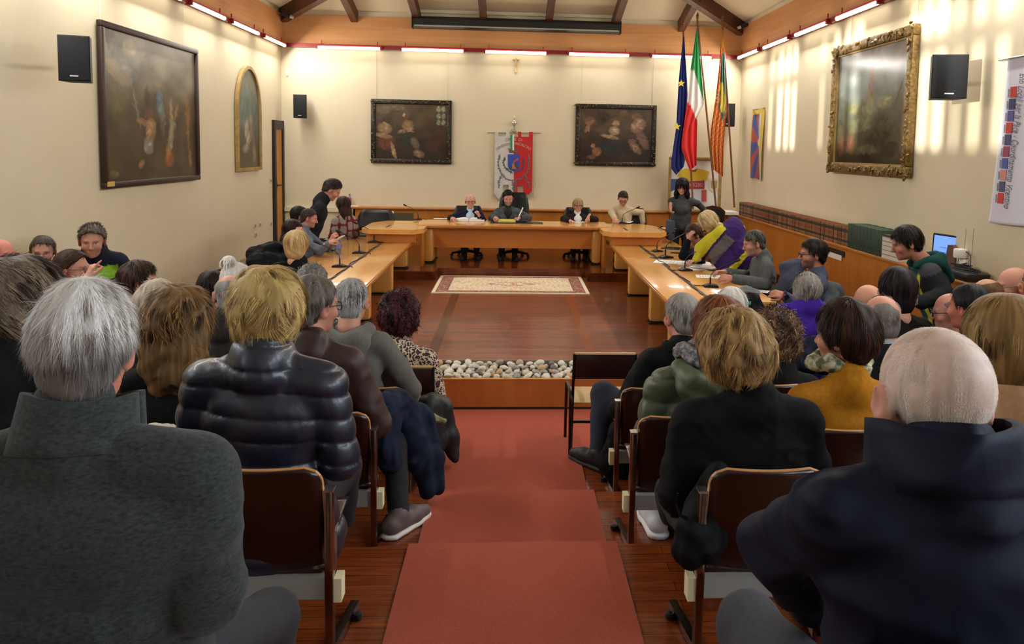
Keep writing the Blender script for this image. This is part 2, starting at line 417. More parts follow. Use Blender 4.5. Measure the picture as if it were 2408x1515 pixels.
# fluorescent lamps
M_tube = pmat('lamp_glow', 'ffffff', 0.5, emit='fff3dc', estr=7.0)
tube_me = MB().tube([(-0.545, 0, 0), (0.545, 0, 0)], 0.026, 10).build('tube', M_tube, smooth=True); me_tube = tube_me.data; bpy.data.objects.remove(tube_me)
brk = MB(); brk.box((-0.5, 0.02, 0.0), (0.5, 0.06, 0.05)); brk.box((-0.58, -0.02, -0.02), (-0.545, 0.06, 0.05)); brk.box((0.545, -0.02, -0.02), (0.58, 0.06, 0.05))
brk.box((-0.50, 0.03, 0.03), (-0.485, 0.045, 0.13)); brk.box((0.485, 0.03, 0.03), (0.50, 0.045, 0.13))
bo = brk.build('bracket', M_red); me_brk = bo.data; bpy.data.objects.remove(bo)
LD = bpy.data.lights.new('tube_light', 'AREA'); LD.shape = 'RECTANGLE'; LD.size = 1.08; LD.size_y = 0.05; LD.energy = TUBE_W; LD.color = (1.0, 0.965, 0.90); LDF = LD.copy(); LDF.energy = TUBE_W * 0.36
def lamp(loc, rz, label, group):
    t = empty('tube_lamp', loc, rz, label, 'lamp', group)
    link('tube', me_tube, None, t); link('bracket', me_brk, None, t)
    l = bpy.data.objects.new('tube_light', LDF if rz == 0 else LD); COL.objects.link(l); l.parent = t; l.location = (0, -0.035, -0.03); l.rotation_euler = (R(-46), 0, 0)
    return t
names = ('leftmost', 'second from the left', 'middle', 'second from the right', 'rightmost')
for nm, (a, b_) in zip(names, ((752, 890), (948, 1087), (1145, 1282), (1340, 1478), (1535, 1673))):
    p = at((a + b_) / 2, 113, YW - 0.14); lamp((p.x, YW - 0.14, zf0 - 0.075), 0, 'glowing fluorescent tube on the front wall, %s of five' % nm, 'front wall tubes')
for k in range(8):
    y = 13.4 - k * 1.42
    ln = ('nearest the front corner', 'second from the front corner', 'third from the front corner', 'fourth from the front corner', 'fifth from the front corner', 'sixth from the front corner', 'seventh from the front corner', 'nearest the windows')
    for side, X, rz in (('left', XL + 0.14, PI / 2), ('right', XR - 0.14, -PI / 2)):
        lab = 'glowing fluorescent tube on the %s wall, %s' % (side, ln[k]) if k < 8 else 'fluorescent tube further back along the %s wall' % side
        lamp((X, y, zf0 - 0.075), rz, lab, '%s wall tubes' % side)

# dado panelling and shelf of the front wall
zd = at(1195, 492, YW - 0.25).z
xd0, xd1 = at(830, 487, YW - 0.25).x, at(1562, 497, YW - 0.25).x
S(box('trim_7', (xd0, YW - 0.22, ZP), (XR - 0.02, YW - 0.19, zd - 0.03), M_dado))
S(box('trim_8', (xd0 - 0.03, YW - 0.27, zd - 0.035), (XR - 0.02, YW, zd), M_edge, bev=0.008))
S(box('trim_9', (xd0, YW - 0.22, ZP), (xd0 + 0.03, YW, zd - 0.03), M_dado))
gp = at(845, 500, YW - 0.23); gq = at(972, 520, YW - 0.23)
tag(box('vent_grille', (gp.x + 0.05, YW - 0.232, gq.z), (gq.x, YW - 0.221, gp.z), pmat('grille', '4d4a36', 0.6)), 'dark grille panel let into the dado behind the empty corner chair', 'grille')
lp = at(913, 499, YW - 0.24); tag(box('label_strip', (lp.x - 0.1, YW - 0.24, lp.z - 0.02), (lp.x + 0.1, YW - 0.2325, lp.z + 0.02), M_white), 'small white label stuck on the dark grille panel', 'label')
# right wall dado with shelf
XS, ZSH = 3.98, 1.18
S(box('trim_10', (XS + 0.03, YB, 0), (XS + 0.06, YW - 0.2, ZSH - 0.035), M_dado)); S(box('trim_11', (XS, YB, ZSH - 0.04), (XR, YW - 0.02, ZSH), M_edge, bev=0.01))
pq = atx(1957, 587, XS + 0.025); vg = empty('air_vent', (XS + 0.03, pq.y, pq.z - 0.05), 0, 'dark slot with a pale plate in the wooden dado behind the bearded man', 'vent')
box('slot', (-0.012, -0.36, 0.0), (0.004, 0.36, 0.07), M_blackm, vg); box('plate', (-0.016, -0.30, -0.05), (-0.008, 0.18, 0.015), M_white, vg)
# skirting and pipe cover on the left part of the front wall
S(box('baseboard_front', (XL, YW - 0.02, ZP), (xd0, YW, ZP + 0.09), M_dark));
S(box('trim_12', (XL + 0.05, YW - 0.05, 1.05), (xd0, YW, 1.13), M_wall)); 

# door in the left wall
d0, d1 = atx(643, 282, XL + 0.03), atx(676, 288, XL + 0.03); ztop = d0.z; dy0, dy1 = d0.y, min(d1.y, YW - 0.03)
dr = empty('door_1', (XL, dy0, ZP)); dr['kind'] = 'structure'
H = ztop - ZP; Wd = dy1 - dy0
box('door_frame', (0, 0, 0), (0.05, 0.09, H), M_dark, dr); box('door_frame', (0, Wd - 0.08, 0), (0.05, Wd, H), M_dark, dr); box('door_frame', (0, 0.09, H - 0.16), (0.05, Wd - 0.08, H), M_dark, dr)
lf = box('door_leaf', (0.005, 0.09, 0), (0.03, Wd - 0.08, H - 0.16), M_door, dr)
hd = MB(); hz = at(650, 437, dy0).z - ZP; hd.tube([(0.03, 0.15, hz), (0.08, 0.15, hz), (0.085, 0.17, hz), (0.085, 0.27, hz)], 0.012, 8); hd.box((0.03, 0.135, hz - 0.06), (0.038, 0.165, hz + 0.06)); hd.build('door_handle', M_dark, lf)
# ------------------------------------------------------------------ tables
M_desk = pmat('desk_top', 'd8a058', 0.26, noise=0.5, nscale=3, stretch=(3, 0.5, 3), col2='cc9048', coat=0.5)
M_desk2 = pmat('desk_panel', 'b8712c', 0.3, noise=0.5, nscale=3, stretch=(0.6, 0.6, 3), col2='a9632a', coat=0.2)
M_leg = pmat('desk_leg', 'd39a4c', 0.3, noise=0.5, nscale=4, stretch=(4, 4, 0.4), col2='c58a3e', coat=0.2)
M_chan = pmat('cable_channel', '3d2414', 0.5)
M_foot = pmat('foot_black', '15110e', 0.5)
ZT2 = 0.86; YT = 11.85; ZT1 = at(1205, 531, YT).z
tx0, tx1 = at(994, 529, YT).x, at(1418, 536, YT).x
mt = empty('council_table', ((tx0 + tx1) / 2, YT + 0.4, ZP), 0, 'long wooden head table with a plain modesty panel, facing the hall', 'table')
hwid = (tx1 - tx0) / 2; hz = ZT1 - ZP
t_ = MB(); t_.prism([(-hwid, -0.4), (hwid, -0.4), (hwid + 0.12, -0.28), (hwid + 0.12, 0.42), (-hwid - 0.12, 0.42), (-hwid - 0.12, -0.28)], hz - 0.055, hz, 'z'); t_.build('table_top', M_desk, mt)
box('edge_band', (-hwid - 0.004, -0.415, hz - 0.05), (hwid + 0.004, -0.398, hz - 0.012), pmat('edge_band', 'a9682a', 0.3, coat=0.3), mt, bev=0.006)
box('modesty_panel', (-hwid + 0.15, -0.30, hz - 0.055 - 0.31), (hwid - 0.15, -0.27, hz - 0.055), M_desk2, mt)
for sx in (-1, 1):
    lg = box('leg', (sx * (hwid - 0.01), -0.36, 0.012), (sx * (hwid - 0.16), 0.3, hz - 0.055), M_leg, mt, bev=0.05)
    box('foot', (sx * (hwid - 0.0), -0.37, 0), (sx * (hwid - 0.17), 0.31, 0.014), M_foot, lg)
# corner desks
for sx, xa, xb, ya, lab in ((-1, 846, 990, 540, 'left'), (1, 1424, 1572, 553, 'right')):
    yf = 11.22; p = at(xa, ya, yf); q = at(xb, ya, yf); zt_ = ZT1 - 0.015; x0, x1 = sorted((p.x, q.x))
    cd = empty('corner_desk', ((x0 + x1) / 2, yf + 0.4, ZP), 0, 'wooden corner desk joining the head table to the %s side table' % lab, 'desk', 'corner desks')
    w = (x1 - x0) / 2; h = zt_ - ZP
    yb_ = 0.95
    poly = [(-w, -0.4), (w, -0.4), (w, yb_), (-w, yb_)]
    if sx < 0: poly = [(-w, -0.25), (-w + 0.12, -0.4), (w - 0.1, -0.4), (w + 0.02, -0.2), (w + 0.02, yb_), (-w + 0.2, yb_), (-w, 0.6)]
    else: poly = [(-w - 0.02, -0.2), (-w + 0.1, -0.4), (w - 0.12, -0.4), (w, -0.25), (w, 0.6), (w - 0.2, yb_), (-w - 0.02, yb_)]
    MB().prism(poly, h - 0.07, h, 'z').build('desk_top', M_desk, cd)
    zq = ZT2 - ZP + 0.002; box('front_panel', (-w + 0.08, -0.33, zq), (w - 0.08, -0.30, h - 0.07), M_desk2, cd)
    box('side_panel', (-sx * (w - 0.02), -0.1, 0.0), (-sx * (w - 0.05), 0.9, h - 0.07), M_desk2, cd); box('side_panel', (sx * (w - 0.1), 0.40, 0.0), (sx * (w - 0.13), 0.9, h - 0.07), M_desk2, cd)
    box('cable_slot', (-0.12, -0.1, h), (-0.09, 0.25, h + 0.004), M_chan, cd)
# side tables

for sx, lab in ((-1, 'left'), (1, 'right')):
    xi = 1.50 if sx > 0 else 1.47; xo = xi + 1.06; y0, y1 = 7.1, 11.95
    sd = empty('side_table', (sx * (xi + xo) / 2, (y0 + y1) / 2, ZS), 0, 'long wooden council table running along the %s side of the stage' % lab, 'table', 'side tables')
    ox = sx * (xi + xo) / 2; oy = (y0 + y1) / 2; h = ZT2 - ZS
    def L_(x, y, z): return (sx * x - ox, y - oy, z)
    MB().box(L_(xi, y0, h - 0.05), L_(xo, y1, h), bev=0.012).build('table_top', M_desk, sd, smooth=True)
    box('edge_band', L_(xi - 0.012, y0, h - 0.045), L_(xi + 0.002, y1, h - 0.015), MATS['edge_band'], sd, bev=0.005)
    ch = box('cable_channel', L_(xi + 0.40, y0 + 0.05, h), L_(xi + 0.44, y1 - 0.02, h + 0.003), M_chan, sd)
    box('modesty_panel', L_(xi + 0.34, y0 + 0.1, h - 0.05 - 0.30), L_(xi + 0.36, y1 - 0.1, h - 0.05), M_desk2, sd)
    for yy in (7.35, 8.42, 10.0, 11.38):
        zb = ZP - ZS if yy > YPE else 0.0
        lg = box('leg', L_(xi + 0.06, yy - 0.07, zb + 0.012), L_(xi + 0.42, yy + 0.07, h - 0.05), M_leg, sd, bev=0.045)
        box('foot', L_(xi + 0.05, yy - 0.08, zb), L_(xi + 0.43, yy + 0.08, zb + 0.012), M_foot, lg)
    cb = MB(); rr = random.Random(3 + sx)
    pts = [Vector(L_(xi + 0.42 + rr.uniform(-0.03, 0.03), y0 + 0.3 + k * 0.12, h + 0.008)) for k in range(30)]
    cb.tube(pts, 0.005, 5).build('cable', M_black, sd)

# ------------------------------------------------------------------ microphones
def make_mic():
    t = empty('microphone', (0, 0, 0))
    b = MB(); b.prism([(-0.075, 0), (0.075, 0), (0.068, 0.018), (0.02, 0.034), (-0.07, 0.02)], -0.05, 0.05, 'y'); b.build('base', M_black, t)
    n = MB(); n.tube([(0.01, 0, 0.03), (0.01, 0, 0.10)], 0.009, 8); n.tube([(0.01, 0, 0.10), (0.0, 0, 0.14), (-0.05, 0, 0.19), (-0.14, 0, 0.235), (-0.23, 0, 0.275)], 0.005, 6); n.build('gooseneck', M_black, t, smooth=True)
    hd_ = MB(); hd_.tube([(-0.225, 0, 0.273), (-0.24, 0, 0.28), (-0.28, 0, 0.297), (-0.292, 0, 0.302)], [0.008, 0.014, 0.015, 0.008], 8); hd_.build('capsule', M_blackm, t, smooth=True)
    c_ = MB(); c_.tube([(0.07, 0, 0.012), (0.12, 0.01, 0.012), (0.16, -0.02, 0.006), (0.17, -0.07, 0.006)], 0.0045, 5); c_.tube([(0.07, 0, 0.012), (0.095, 0.003, 0.012)], 0.008, 6); c_.build('cable', M_black, t)
    return t
mic0 = make_mic(); first = True
mics = [(878, 571, ZT2, 0, 1.0, 'desk microphone nearest the corner desk on the left side table'), (843, 596, ZT2, 0, 1.0, 'middle desk microphone on the left side table'), (797, 628, ZT2, 0, 1.0, 'desk microphone beside the plastic bottle on the left side table'),
        (982, 517, ZT1, 30, 0.85, 'desk microphone on the left corner desk beside the bald man'), (1464, 526, ZT1, 168, 0.95, 'desk microphone in front of the man in the cream sweater'),
        (1532, 570, ZT2, 215, 0.8, 'desk microphone lying low at the far end of the right side table'), (1546, 592, ZT2, 195, 0.95, 'desk microphone beside the tablet on the right side table'),
        (1612, 637, ZT2, 190, 1.0, 'desk microphone in front of the loose papers on the right side table'), (1672, 675, ZT2, 172, 1.0, 'desk microphone in front of the grey-sweater man on the right side table'), (1566, 607, ZT2, 200, 1.15, 'tall desk microphone behind the loose papers on the right side table')]
for (px, py, z, ang, sc_, lab) in mics:
    m = mic0 if first else copy_tree(mic0); first = False
    m.location = atz(px, py, z); m.rotation_euler = (0, 0, R(ang)); m.scale = (sc_,) * 3; tag(m, lab, 'microphone', 'desk microphones')

# ------------------------------------------------------------------ office chairs
M_leather = pmat('black_leather', '16171a', 0.42, bump=0.1, bscale=60)
def office_chair(loc, rz, label, zback=0.62, wb=0.5):
    t = empty('office_chair', loc, rz, label, 'chair', 'black office chairs')
    b = MB()
    for k in range(5):
        a = 2 * PI * k / 5 + 0.3; b.tube([(0, 0, 0.09), (0.26 * math.cos(a), 0.26 * math.sin(a), 0.055)], [0.028, 0.018], 6)
    b.build('star_base', M_black, t)
    for k in range(5):
        a = 2 * PI * k / 5 + 0.3; p = Vector((0.26 * math.cos(a), 0.26 * math.sin(a), 0.025)); d = Vector((-math.sin(a), math.cos(a), 0)) * 0.02
        MB().tube([p - d, p + d], 0.025, 8).build('castor', M_black, t)
    MB().tube([(0, 0, 0.08), (0, 0, 0.3)], 0.03, 8).build('stem', M_black, t)
    box('seat', (-0.25, -0.24, 0.3), (0.25, 0.24, 0.38), M_leather, t, bev=0.035)
    P = [];
    for i in range(9):
        u = i / 8 * 2 - 1; row = []
        for j in range(7):
            v = j / 6; ww = wb / 2 * (1 - 0.25 * max(0, v - 0.55) ** 2 * 5); row.append((u * ww, -0.22 - 0.06 * v + 0.05 * u * u, 0.4 + v * zback))
        P.append(row)
    o = MB().grid(P).build('backrest', M_leather, t, smooth=True); solid(o, 0.05, 0)
    return t
for px, lab, z_ in ((1098, 'black office chair under the bald man in the blue jacket', .42), (1207, 'black high-backed office chair under the man in the tartan jacket', 0.66), (1360, 'black office chair under the fair-haired woman at the head table', .42), (1488, 'black office chair under the man in the cream sweater', .42)):
    p = at(px, 600, 12.75); office_chair((p.x, 12.75, ZP), PI, lab, z_)
p = at(876, 500, 12.7); office_chair((p.x, 12.6, ZP), R(170), 'empty black office chair behind the left corner desk', 0.34, 0.62)

# carved wooden chair by the flags
p = at(1690, 490, 12.6); cw = empty('carved_chair', (p.x, 12.6, ZP), R(190), 'dark carved wooden chair with a black pad, below the flag poles', 'chair')
M_dwood = pmat('dark_wood', '3a2314', 0.4, noise=0.4, nscale=8)
zc = p.z - ZP + 0.03
box('seat', (-0.25, -0.24, 0.36), (0.25, 0.24, 0.42), M_dwood, cw, bev=0.02)
MB().prism([(-0.22, 0.45), (0.22, 0.45), (0.23, zc - 0.1), (0.14, zc - 0.03), (0.0, zc), (-0.14, zc - 0.03), (-0.23, zc - 0.1)], -0.26, -0.22, 'y').build('backrest', M_dwood, cw)
MB().prism([(-0.17, 0.5), (0.17, 0.5), (0.18, zc - 0.12), (0.11, zc - 0.07), (0.0, zc - 0.05), (-0.11, zc - 0.07), (-0.18, zc - 0.12)], -0.22, -0.20, 'y').build('pad', M_leather, cw)
for sx in (-1, 1):
    for sy in (-1, 1): MB().tube([(sx * 0.22, sy * 0.21, 0), (sx * 0.22, sy * 0.21, 0.37)], 0.022, 8).build('leg', M_dwood, cw)

# ------------------------------------------------------------------ things on the tables
M_paper = pmat('paper', 'e9e7e6', 0.8); M_print = pmat('print_grey', '9a9aa0', 0.8)
def sheet(px, py, z, w, d, ang, label, n=1, name='paper_sheet', lines=True, mat=None):
    c = atz(px, py, z); t = empty(name, (c.x, c.y, z), R(ang), label, 'paper', 'papers on the tables')
    box('sheet', (-w / 2, -d / 2, 0.001), (w / 2, d / 2, 0.001 + 0.0015 * n), mat or M_paper, t)
    if lines:
        m = MB()
        for k in range(7): m.box((-w * 0.38, d * (0.36 - k * 0.11), 0.0012 + 0.0015 * n), (w * (0.38 - 0.1 * (k % 3)), d * (0.36 - k * 0.11) - 0.006, 0.0014 + 0.0015 * n))
        m.build('print', M_print, t)
    return t
sheet(1578, 617, ZT2 + 0.0005, 0.30, 0.42, 70, 'white sheet of paper at the tall microphone on the right side table', 2)
sheet(1632, 621, ZT2 + 0.0005, 0.30, 0.42, 80, 'open white folder of papers under the bending woman', 5); sheet(1655, 629, ZT2 + 0.011, 0.21, 0.30, 55, 'loose white sheet lying on the open folder of papers', 2)
sheet(1630, 633, ZT2 + 0.0005, 0.21, 0.30, 95, 'printed sheet of paper nearest the edge below the folder', 1)
sheet(1668, 651, ZT2 + 0.0005, 0.21, 0.30, 80, 'white sheet of paper under the hands of the grey-sweater man', 1); sheet(1785, 685, ZT2 + 0.0005, 0.15, 0.2, 60, 'small white note by the grey scarf on the right side table', 1)
sheet(1572, 537, ZT1 - 0.0145, 0.2, 0.2, 10, 'white sheet on the right corner desk', 1, lines=False); sheet(1360, 522, ZT1 + 0.0005, 0.21, 0.3, 8, 'white sheet of paper before the fair-haired woman', 1)
sheet(1465, 522, ZT1 + 0.0005, 0.3, 0.3, -20, 'white papers under the hand of the man in the cream sweater', 4)
sheet(1037, 515, ZT1 + 0.0005, 0.24, 0.12, 0, 'folded white paper with a dark pen case on the head table', 4, lines=False)
sheet(790, 563, ZT2 + 0.0005, 0.2, 0.3, 60, 'white sheet by the black folder on the left side table', 1)
# tablets and phone on the right table
for (px, py, w, d, a, lab) in ((1580, 585, 0.2, 0.28, 60, 'dark tablet at the far end of the right side table'), (1590, 596, 0.07, 0.15, 70, 'dark phone beside the tablet on the right side table')):
    c = atz(px, py, ZT2); t = empty('tablet' if w > 0.1 else 'mobile_phone', (c.x, c.y, ZT2), R(a), lab, 'tablet' if w > 0.1 else 'phone')
    box('case', (-w / 2, -d / 2, 0.001), (w / 2, d / 2, 0.014), M_black, t, bev=0.004); box('screen', (-w / 2 + 0.008, -d / 2 + 0.008, 0.0135), (w / 2 - 0.008, d / 2 - 0.008, 0.0150), pmat('screen_off', '2c3033', 0.1), t)
# open book of the bald man
c = atz(1103, 519, ZT1); bk = empty('open_book', (c.x, c.y, ZT1), 0, 'thick open book with white pages in front of the bald man', 'book')
for s in (-1, 1):
    P = [[(s * (0.005 + 0.25 * i / 8), -0.16 + 0.32 * j, 0.006 + 0.055 * math.sin(min(1, (i + 0.6) / 3.2) * PI / 2) * (1 - i / 8 * 0.75)) for j in (0, 1)] for i in range(9)]
    m = MB(); m.grid(P); m.grid([[(s * (0.005 + 0.25 * i / 8), y, 0.004), P[i][jj]] and [Vector((s * (0.005 + 0.25 * i / 8), y, 0.004)), Vector(P[i][jj])] for i in range(9)] if False else [[Vector((s * (0.005 + 0.25 * i / 8), -0.16, 0.004)) for i in range(9)], [Vector(P[i][0]) for i in range(9)]])
    m.build('pages', M_paper, bk)
box('cover', (-0.265, -0.17, 0.0), (0.265, 0.17, 0.005), pmat('book_cover', 'a7a39c', 0.6), bk)
# the centre man's folder: yellow pad, white lid, black mat
c = atz(1195, 522, ZT1); fo = empty('document_folder', (c.x, c.y, ZT1 + 0.007), 0, 'opened folder with a yellow pad and an upright white lid', 'folder')
box('pad', (-0.19, -0.13, 0.001), (0.14, 0.13, 0.025), pmat('yellow_pad', 'd9cf62', 0.7), fo)
box('lid', (0, -0.13, 0), (0.008, 0.13, 0.23), M_paper, fo, M=Matrix.Translation((0.14, 0, 0.02)) @ Matrix.Rotation(R(24), 4, 'Y')); box('case', (0.12, -0.14, 0.001), (0.3, 0.05, 0.03), M_black, fo, bev=0.006)
c = atz(1215, 525, ZT1); tag(box('desk_mat', (c.x - 0.42, c.y - 0.1, ZT1 + 0.0005), (c.x + 0.42, c.y + 0.24, ZT1 + 0.006), pmat('mat', '2a201c', 0.35)), 'thin dark desk mat in the middle of the head table', 'mat')
# water bottles
M_pet = pmat('bottle_plastic', 'aab4d8', 0.15, trans=0.75, ior=1.2); M_blue = pmat('bottle_label', '6f74b8', 0.5); M_redc = pmat('red_cap', 'b8413a', 0.4)
def bottle(loc, label, s, capm, labm):
    t = empty('water_bottle', loc, 0, label, 'bottle', 'plastic water bottles'); t.scale = (s, s, s)
    MB().lathe([(0.03, 0), (0.034, 0.01), (0.034, 0.06), (0.031, 0.075), (0.034, 0.09), (0.034, 0.155), (0.028, 0.18), (0.015, 0.205), (0.014, 0.22)], 14).build('bottle', M_pet, t, smooth=True)
    MB().lathe([(0.0346, 0.085), (0.0346, 0.15)], 14).build('label', labm, t); MB().lathe([(0.016, 0.212), (0.016, 0.235), (0.014, 0.238)], 12).build('cap', capm, t)
c = atz(796, 598, ZT2); bottle((c.x, c.y, ZT2), 'clear blue plastic water bottle on the left side table', 0.95, M_blue, M_blue)
c = at(824, 480, YW - 0.16); bottle((c.x - 0.02, YW - 0.12, zd), 'plastic bottle with a red cap on the wall shelf', 0.95, M_redc, M_redc)
c = at(828, 482, YW - 0.2); tag(box('napkin_tray', (c.x - 0.02, YW - 0.22, zd), (c.x + 0.1, YW - 0.12, zd + 0.02), M_white), 'small white tray beside the red-capped bottle', 'tray')

# rug
a = atz(1015, 689, ZS); b_ = atz(1387, 694, ZS)
y0, y1 = (a.y + b_.y) / 2, YRC - 0.03; rw = b_.x - a.x
rug = empty('rug', ((a.x + b_.x) / 2, (y0 + y1) / 2, ZS), 0, 'cream oriental rug with a dark red border and a centre diamond', 'rug')
NX, NY = 170, 90
def rug_col(u, v):
    x = (u - 0.5) * rw; L_r = (y1 - y0); y = (v - 0.5) * L_r
    ex = rw / 2 - abs(x); ey = (L_r / 2 - abs(y)); e = np.minimum(ex, ey * 1.15)
    n = np.sin(x * 47 + 2.1 * np.sin(y * 39)) * np.sin(y * 53 + 1.7 * np.sin(x * 41)); n2 = np.sin(x * 95 + 3 * np.sin(y * 70)) * np.cos(y * 88 + 2 * np.sin(x * 60))
    cream = np.array([0.72, 0.62, 0.44]); red = np.array([0.33, 0.09, 0.07]); tan = np.array([0.42, 0.28, 0.17]); dk = np.array([0.16, 0.07, 0.06])
    c = np.broadcast_to(cream, x.shape + (3,)).copy()
    c[n > 0.5] = tan * 1.25; c[n2 > 0.66] = red * 1.1 + 0.12; c[n < -0.62] = cream * 0.8
    d = np.abs(x) / 0.36 + np.abs(y) / 0.17
    c[d < 1.0] = red * 0.9; c[(d < 0.8)] = cream; c[(d < 0.55) & (n2 > 0.0)] = red * 1.4
    bd = (e < 0.19) & (e > 0.055); c[bd] = red * 0.85; c[bd & (n2 > 0.35)] = cream * 0.6; c[bd & (n > 0.5)] = dk * 1.2
    c[(e < 0.22) & (e > 0.19)] = cream * 0.8; c[(e < 0.205) & (e > 0.197)] = dk; c[(e < 0.06) & (e > 0.045)] = dk * 1.3; c[e <= 0.045] = cream * 0.95
    return c
def painted(name, P, colf, mat, parent, nx, ny):
    """grid of points P(u,v) with a colour attribute colf(u,v): flat print or weave"""
    us, vs = np.meshgrid(np.linspace(0, 1, nx), np.linspace(0, 1, ny), indexing='ij')
    C = colf(us, vs).reshape(-1, 3); pts = P(us, vs).reshape(-1, 3)
    me = bpy.data.meshes.new(name); idx = np.arange(nx * ny).reshape(nx, ny)
    F = np.stack([idx[:-1, :-1], idx[1:, :-1], idx[1:, 1:], idx[:-1, 1:]], -1).reshape(-1, 4)
    me.from_pydata(pts.tolist(), [], F.tolist()); me.update()
    at_ = me.color_attributes.new('Col', 'FLOAT_COLOR', 'POINT'); at_.data.foreach_set('color', np.concatenate([C, np.ones((len(C), 1))], 1).astype(np.float32).ravel())
    return link(name, me, mat, parent, smooth=True)
M_paint = pmat('woven_colour', 'ffffff', 0.9, attr='Col', spec=0.2); M_oil = pmat('oil_paint', 'ffffff', 0.35, attr='Col', spec=0.4); M_oilv = pmat('varnished_oil', 'ffffff', 0.16, attr='Col', spec=0.5)
pile = painted('pile', lambda u, v: np.stack([(u - 0.5) * rw, (v - 0.5) * (y1 - y0), 0 * u + 0.012], -1), rug_col, M_paint, rug, NX, NY)
box('backing', (-rw / 2 - 0.004, -(y1 - y0) / 2 - 0.004, 0.0), (rw / 2 + 0.004, (y1 - y0) / 2 + 0.004, 0.011), pmat('rug_edge', 'cfc0a0', 0.9), rug)
# ------------------------------------------------------------------ paintings
def s2l(c): return np.array(lin(c))
def painter(base, strokes, seed=1, noise=0.25):
    """base: list of (v, colour) vertical bands; strokes: (u, v, ru, rv, angle, colour, strength)"""
    bv = [b[0] for b in base]; bc = np.array([s2l(b[1]) for b in base]); rg = np.random.RandomState(seed)
    ph = rg.uniform(0, 6.28, (8, 2)); fr = rg.uniform(5, 26, (8, 2))
    sub = []
    for (a, b, ru, rv, ang, col, st) in strokes:
        sub.append((a, b, ru, rv, ang, s2l(col), st * 0.62))
        for _ in range(7):
            t_ = rg.uniform(0, 6.28); q_ = rg.uniform(0.2, 0.95); cc = s2l(col) * rg.uniform(0.35, 1.5); sub.append((a + ru * q_ * math.cos(t_) * 0.9, b + rv * q_ * math.sin(t_) * 0.9, ru * rg.uniform(0.12, 0.4), rv * rg.uniform(0.12, 0.4), ang + rg.uniform(-60, 60), cc, st * rg.uniform(0.35, 0.8)))
    for _ in range(60):
        v0 = rg.uniform(0, 1); cc = np.array([np.interp(v0, bv, bc[:, k]) for k in range(3)]) * rg.uniform(0.45, 1.6); sub.insert(0, (rg.uniform(0, 1), v0, rg.uniform(0.02, 0.09), rg.uniform(0.015, 0.06), rg.uniform(0, 180), cc, rg.uniform(0.3, 0.6)))
    def f(u, v):
        n = sum(np.sin(u * fr[k, 0] + ph[k, 0] + 2 * np.sin(v * fr[k, 1] * 0.4)) * np.sin(v * fr[k, 1] + ph[k, 1] + 1.5 * np.sin(u * fr[k, 0] * 0.5)) for k in range(8)) / 8
        wv = np.clip(v + n * 0.12, 0, 1)
        c = np.stack([np.interp(wv, bv, bc[:, k]) for k in range(3)], -1) * (1 + noise * 2.2 * n)[..., None]
        wu = u + 0.004 * np.sin(v * 90 + 3 * n); wv2 = v + 0.004 * np.sin(u * 85 + 4 * n)
        for (a, b, ru, rv, ang, col, st) in sub:
            ca, sa = math.cos(R(ang)), math.sin(R(ang)); du, dv = wu - a, wv2 - b
            x = (du * ca + dv * sa) / ru; y = (-du * sa + dv * ca) / rv
            w = (st * np.clip(1.25 - (x * x + y * y), 0, 1) ** 0.4)[..., None]
            c = c * (1 - w) + col * (1 + 0.5 * n)[..., None] * w
        return np.clip(c, 0.002, 1)
    return f
M_gold = pmat('gilt', '8f7648', 0.45, metal=0.6, noise=0.5, nscale=30, col2='4e3a1c', bump=0.4, bscale=60)
M_goldf = pmat('gilt_flat', 'b39a66', 0.5, metal=0.3, noise=0.4, nscale=12, col2='8d6b2c')
M_fbrown = pmat('frame_brown', '341d15', 0.45, noise=0.3, nscale=10)
M_fblack = pmat('frame_black', '1d1712', 0.4)
def picture(name, o, ux, uy, w, h, fw, fd, fmat, col, label, nx, ny, carved=0, cmat=None, oil=None, lip=None):
    """o: lower left corner on the wall plane; ux, uy in-plane axes; normal = ux x uy towards the room"""
    M = frameM(o, ux, uy); t = empty(name, o, 0, None, None); t.matrix_world = M
    tag(t, label, 'painting')
    bars = (((0, 0), (w, fw)), ((0, h - fw), (w, h)), ((0, fw), (fw, h - fw)), ((w - fw, fw), (w, h - fw)))
    for (p, q) in bars: box('frame_bar', (p[0], p[1], 0.002), (q[0], q[1], fd), fmat, t, bev=min(0.012, fw / 4))
    if carved:
        rr = random.Random(int(w * 1000)); m = MB(); per = []
        k = 0.0
        while k < 2 * (w + h):
            if k < w: c = (k, fw / 2)
            elif k < w + h: c = (w - fw / 2, k - w)
            elif k < 2 * w + h: c = (2 * w + h - k, h - fw / 2)
            else: c = (fw / 2, 2 * (w + h) - k)
            bm = bmesh.new(); bmesh.ops.create_icosphere(bm, subdivisions=1, radius=1.0)
            r = carved * rr.uniform(0.7, 1.3)
            Mx = Matrix.Translation((c[0] + rr.uniform(-1, 1) * fw * 0.3, c[1] + rr.uniform(-1, 1) * fw * 0.3, fd * rr.uniform(0.7, 1.05))) @ Matrix.Rotation(rr.uniform(0, 6.3), 4, 'Z') @ Matrix.Diagonal((r * 1.5, r * 0.7, r * 0.8, 1))
            m.bm(bm, 0, Mx); k += carved * (0.95 if carved > 0.02 else 1.9)
        m.build('carving', cmat or fmat, t, smooth=True)['kind'] = 'stuff'
    if lip: 
        for (p, q) in (((fw, fw), (w - fw, fw + 0.02)), ((fw, h - fw - 0.02), (w - fw, h - fw)), ((fw, fw), (fw + 0.02, h - fw)), ((w - fw - 0.02, fw), (w - fw, h - fw))): box('slip', (p[0], p[1], 0.003), (q[0], q[1], fd * 0.7), lip, t)
    painted('canvas', lambda u, v: np.stack([fw * 0.7 + u * (w - 1.4 * fw), fw * 0.7 + v * (h - 1.4 * fw), 0 * u + fd * 0.45], -1), col, oil or M_oil, t, nx, ny)
    return t
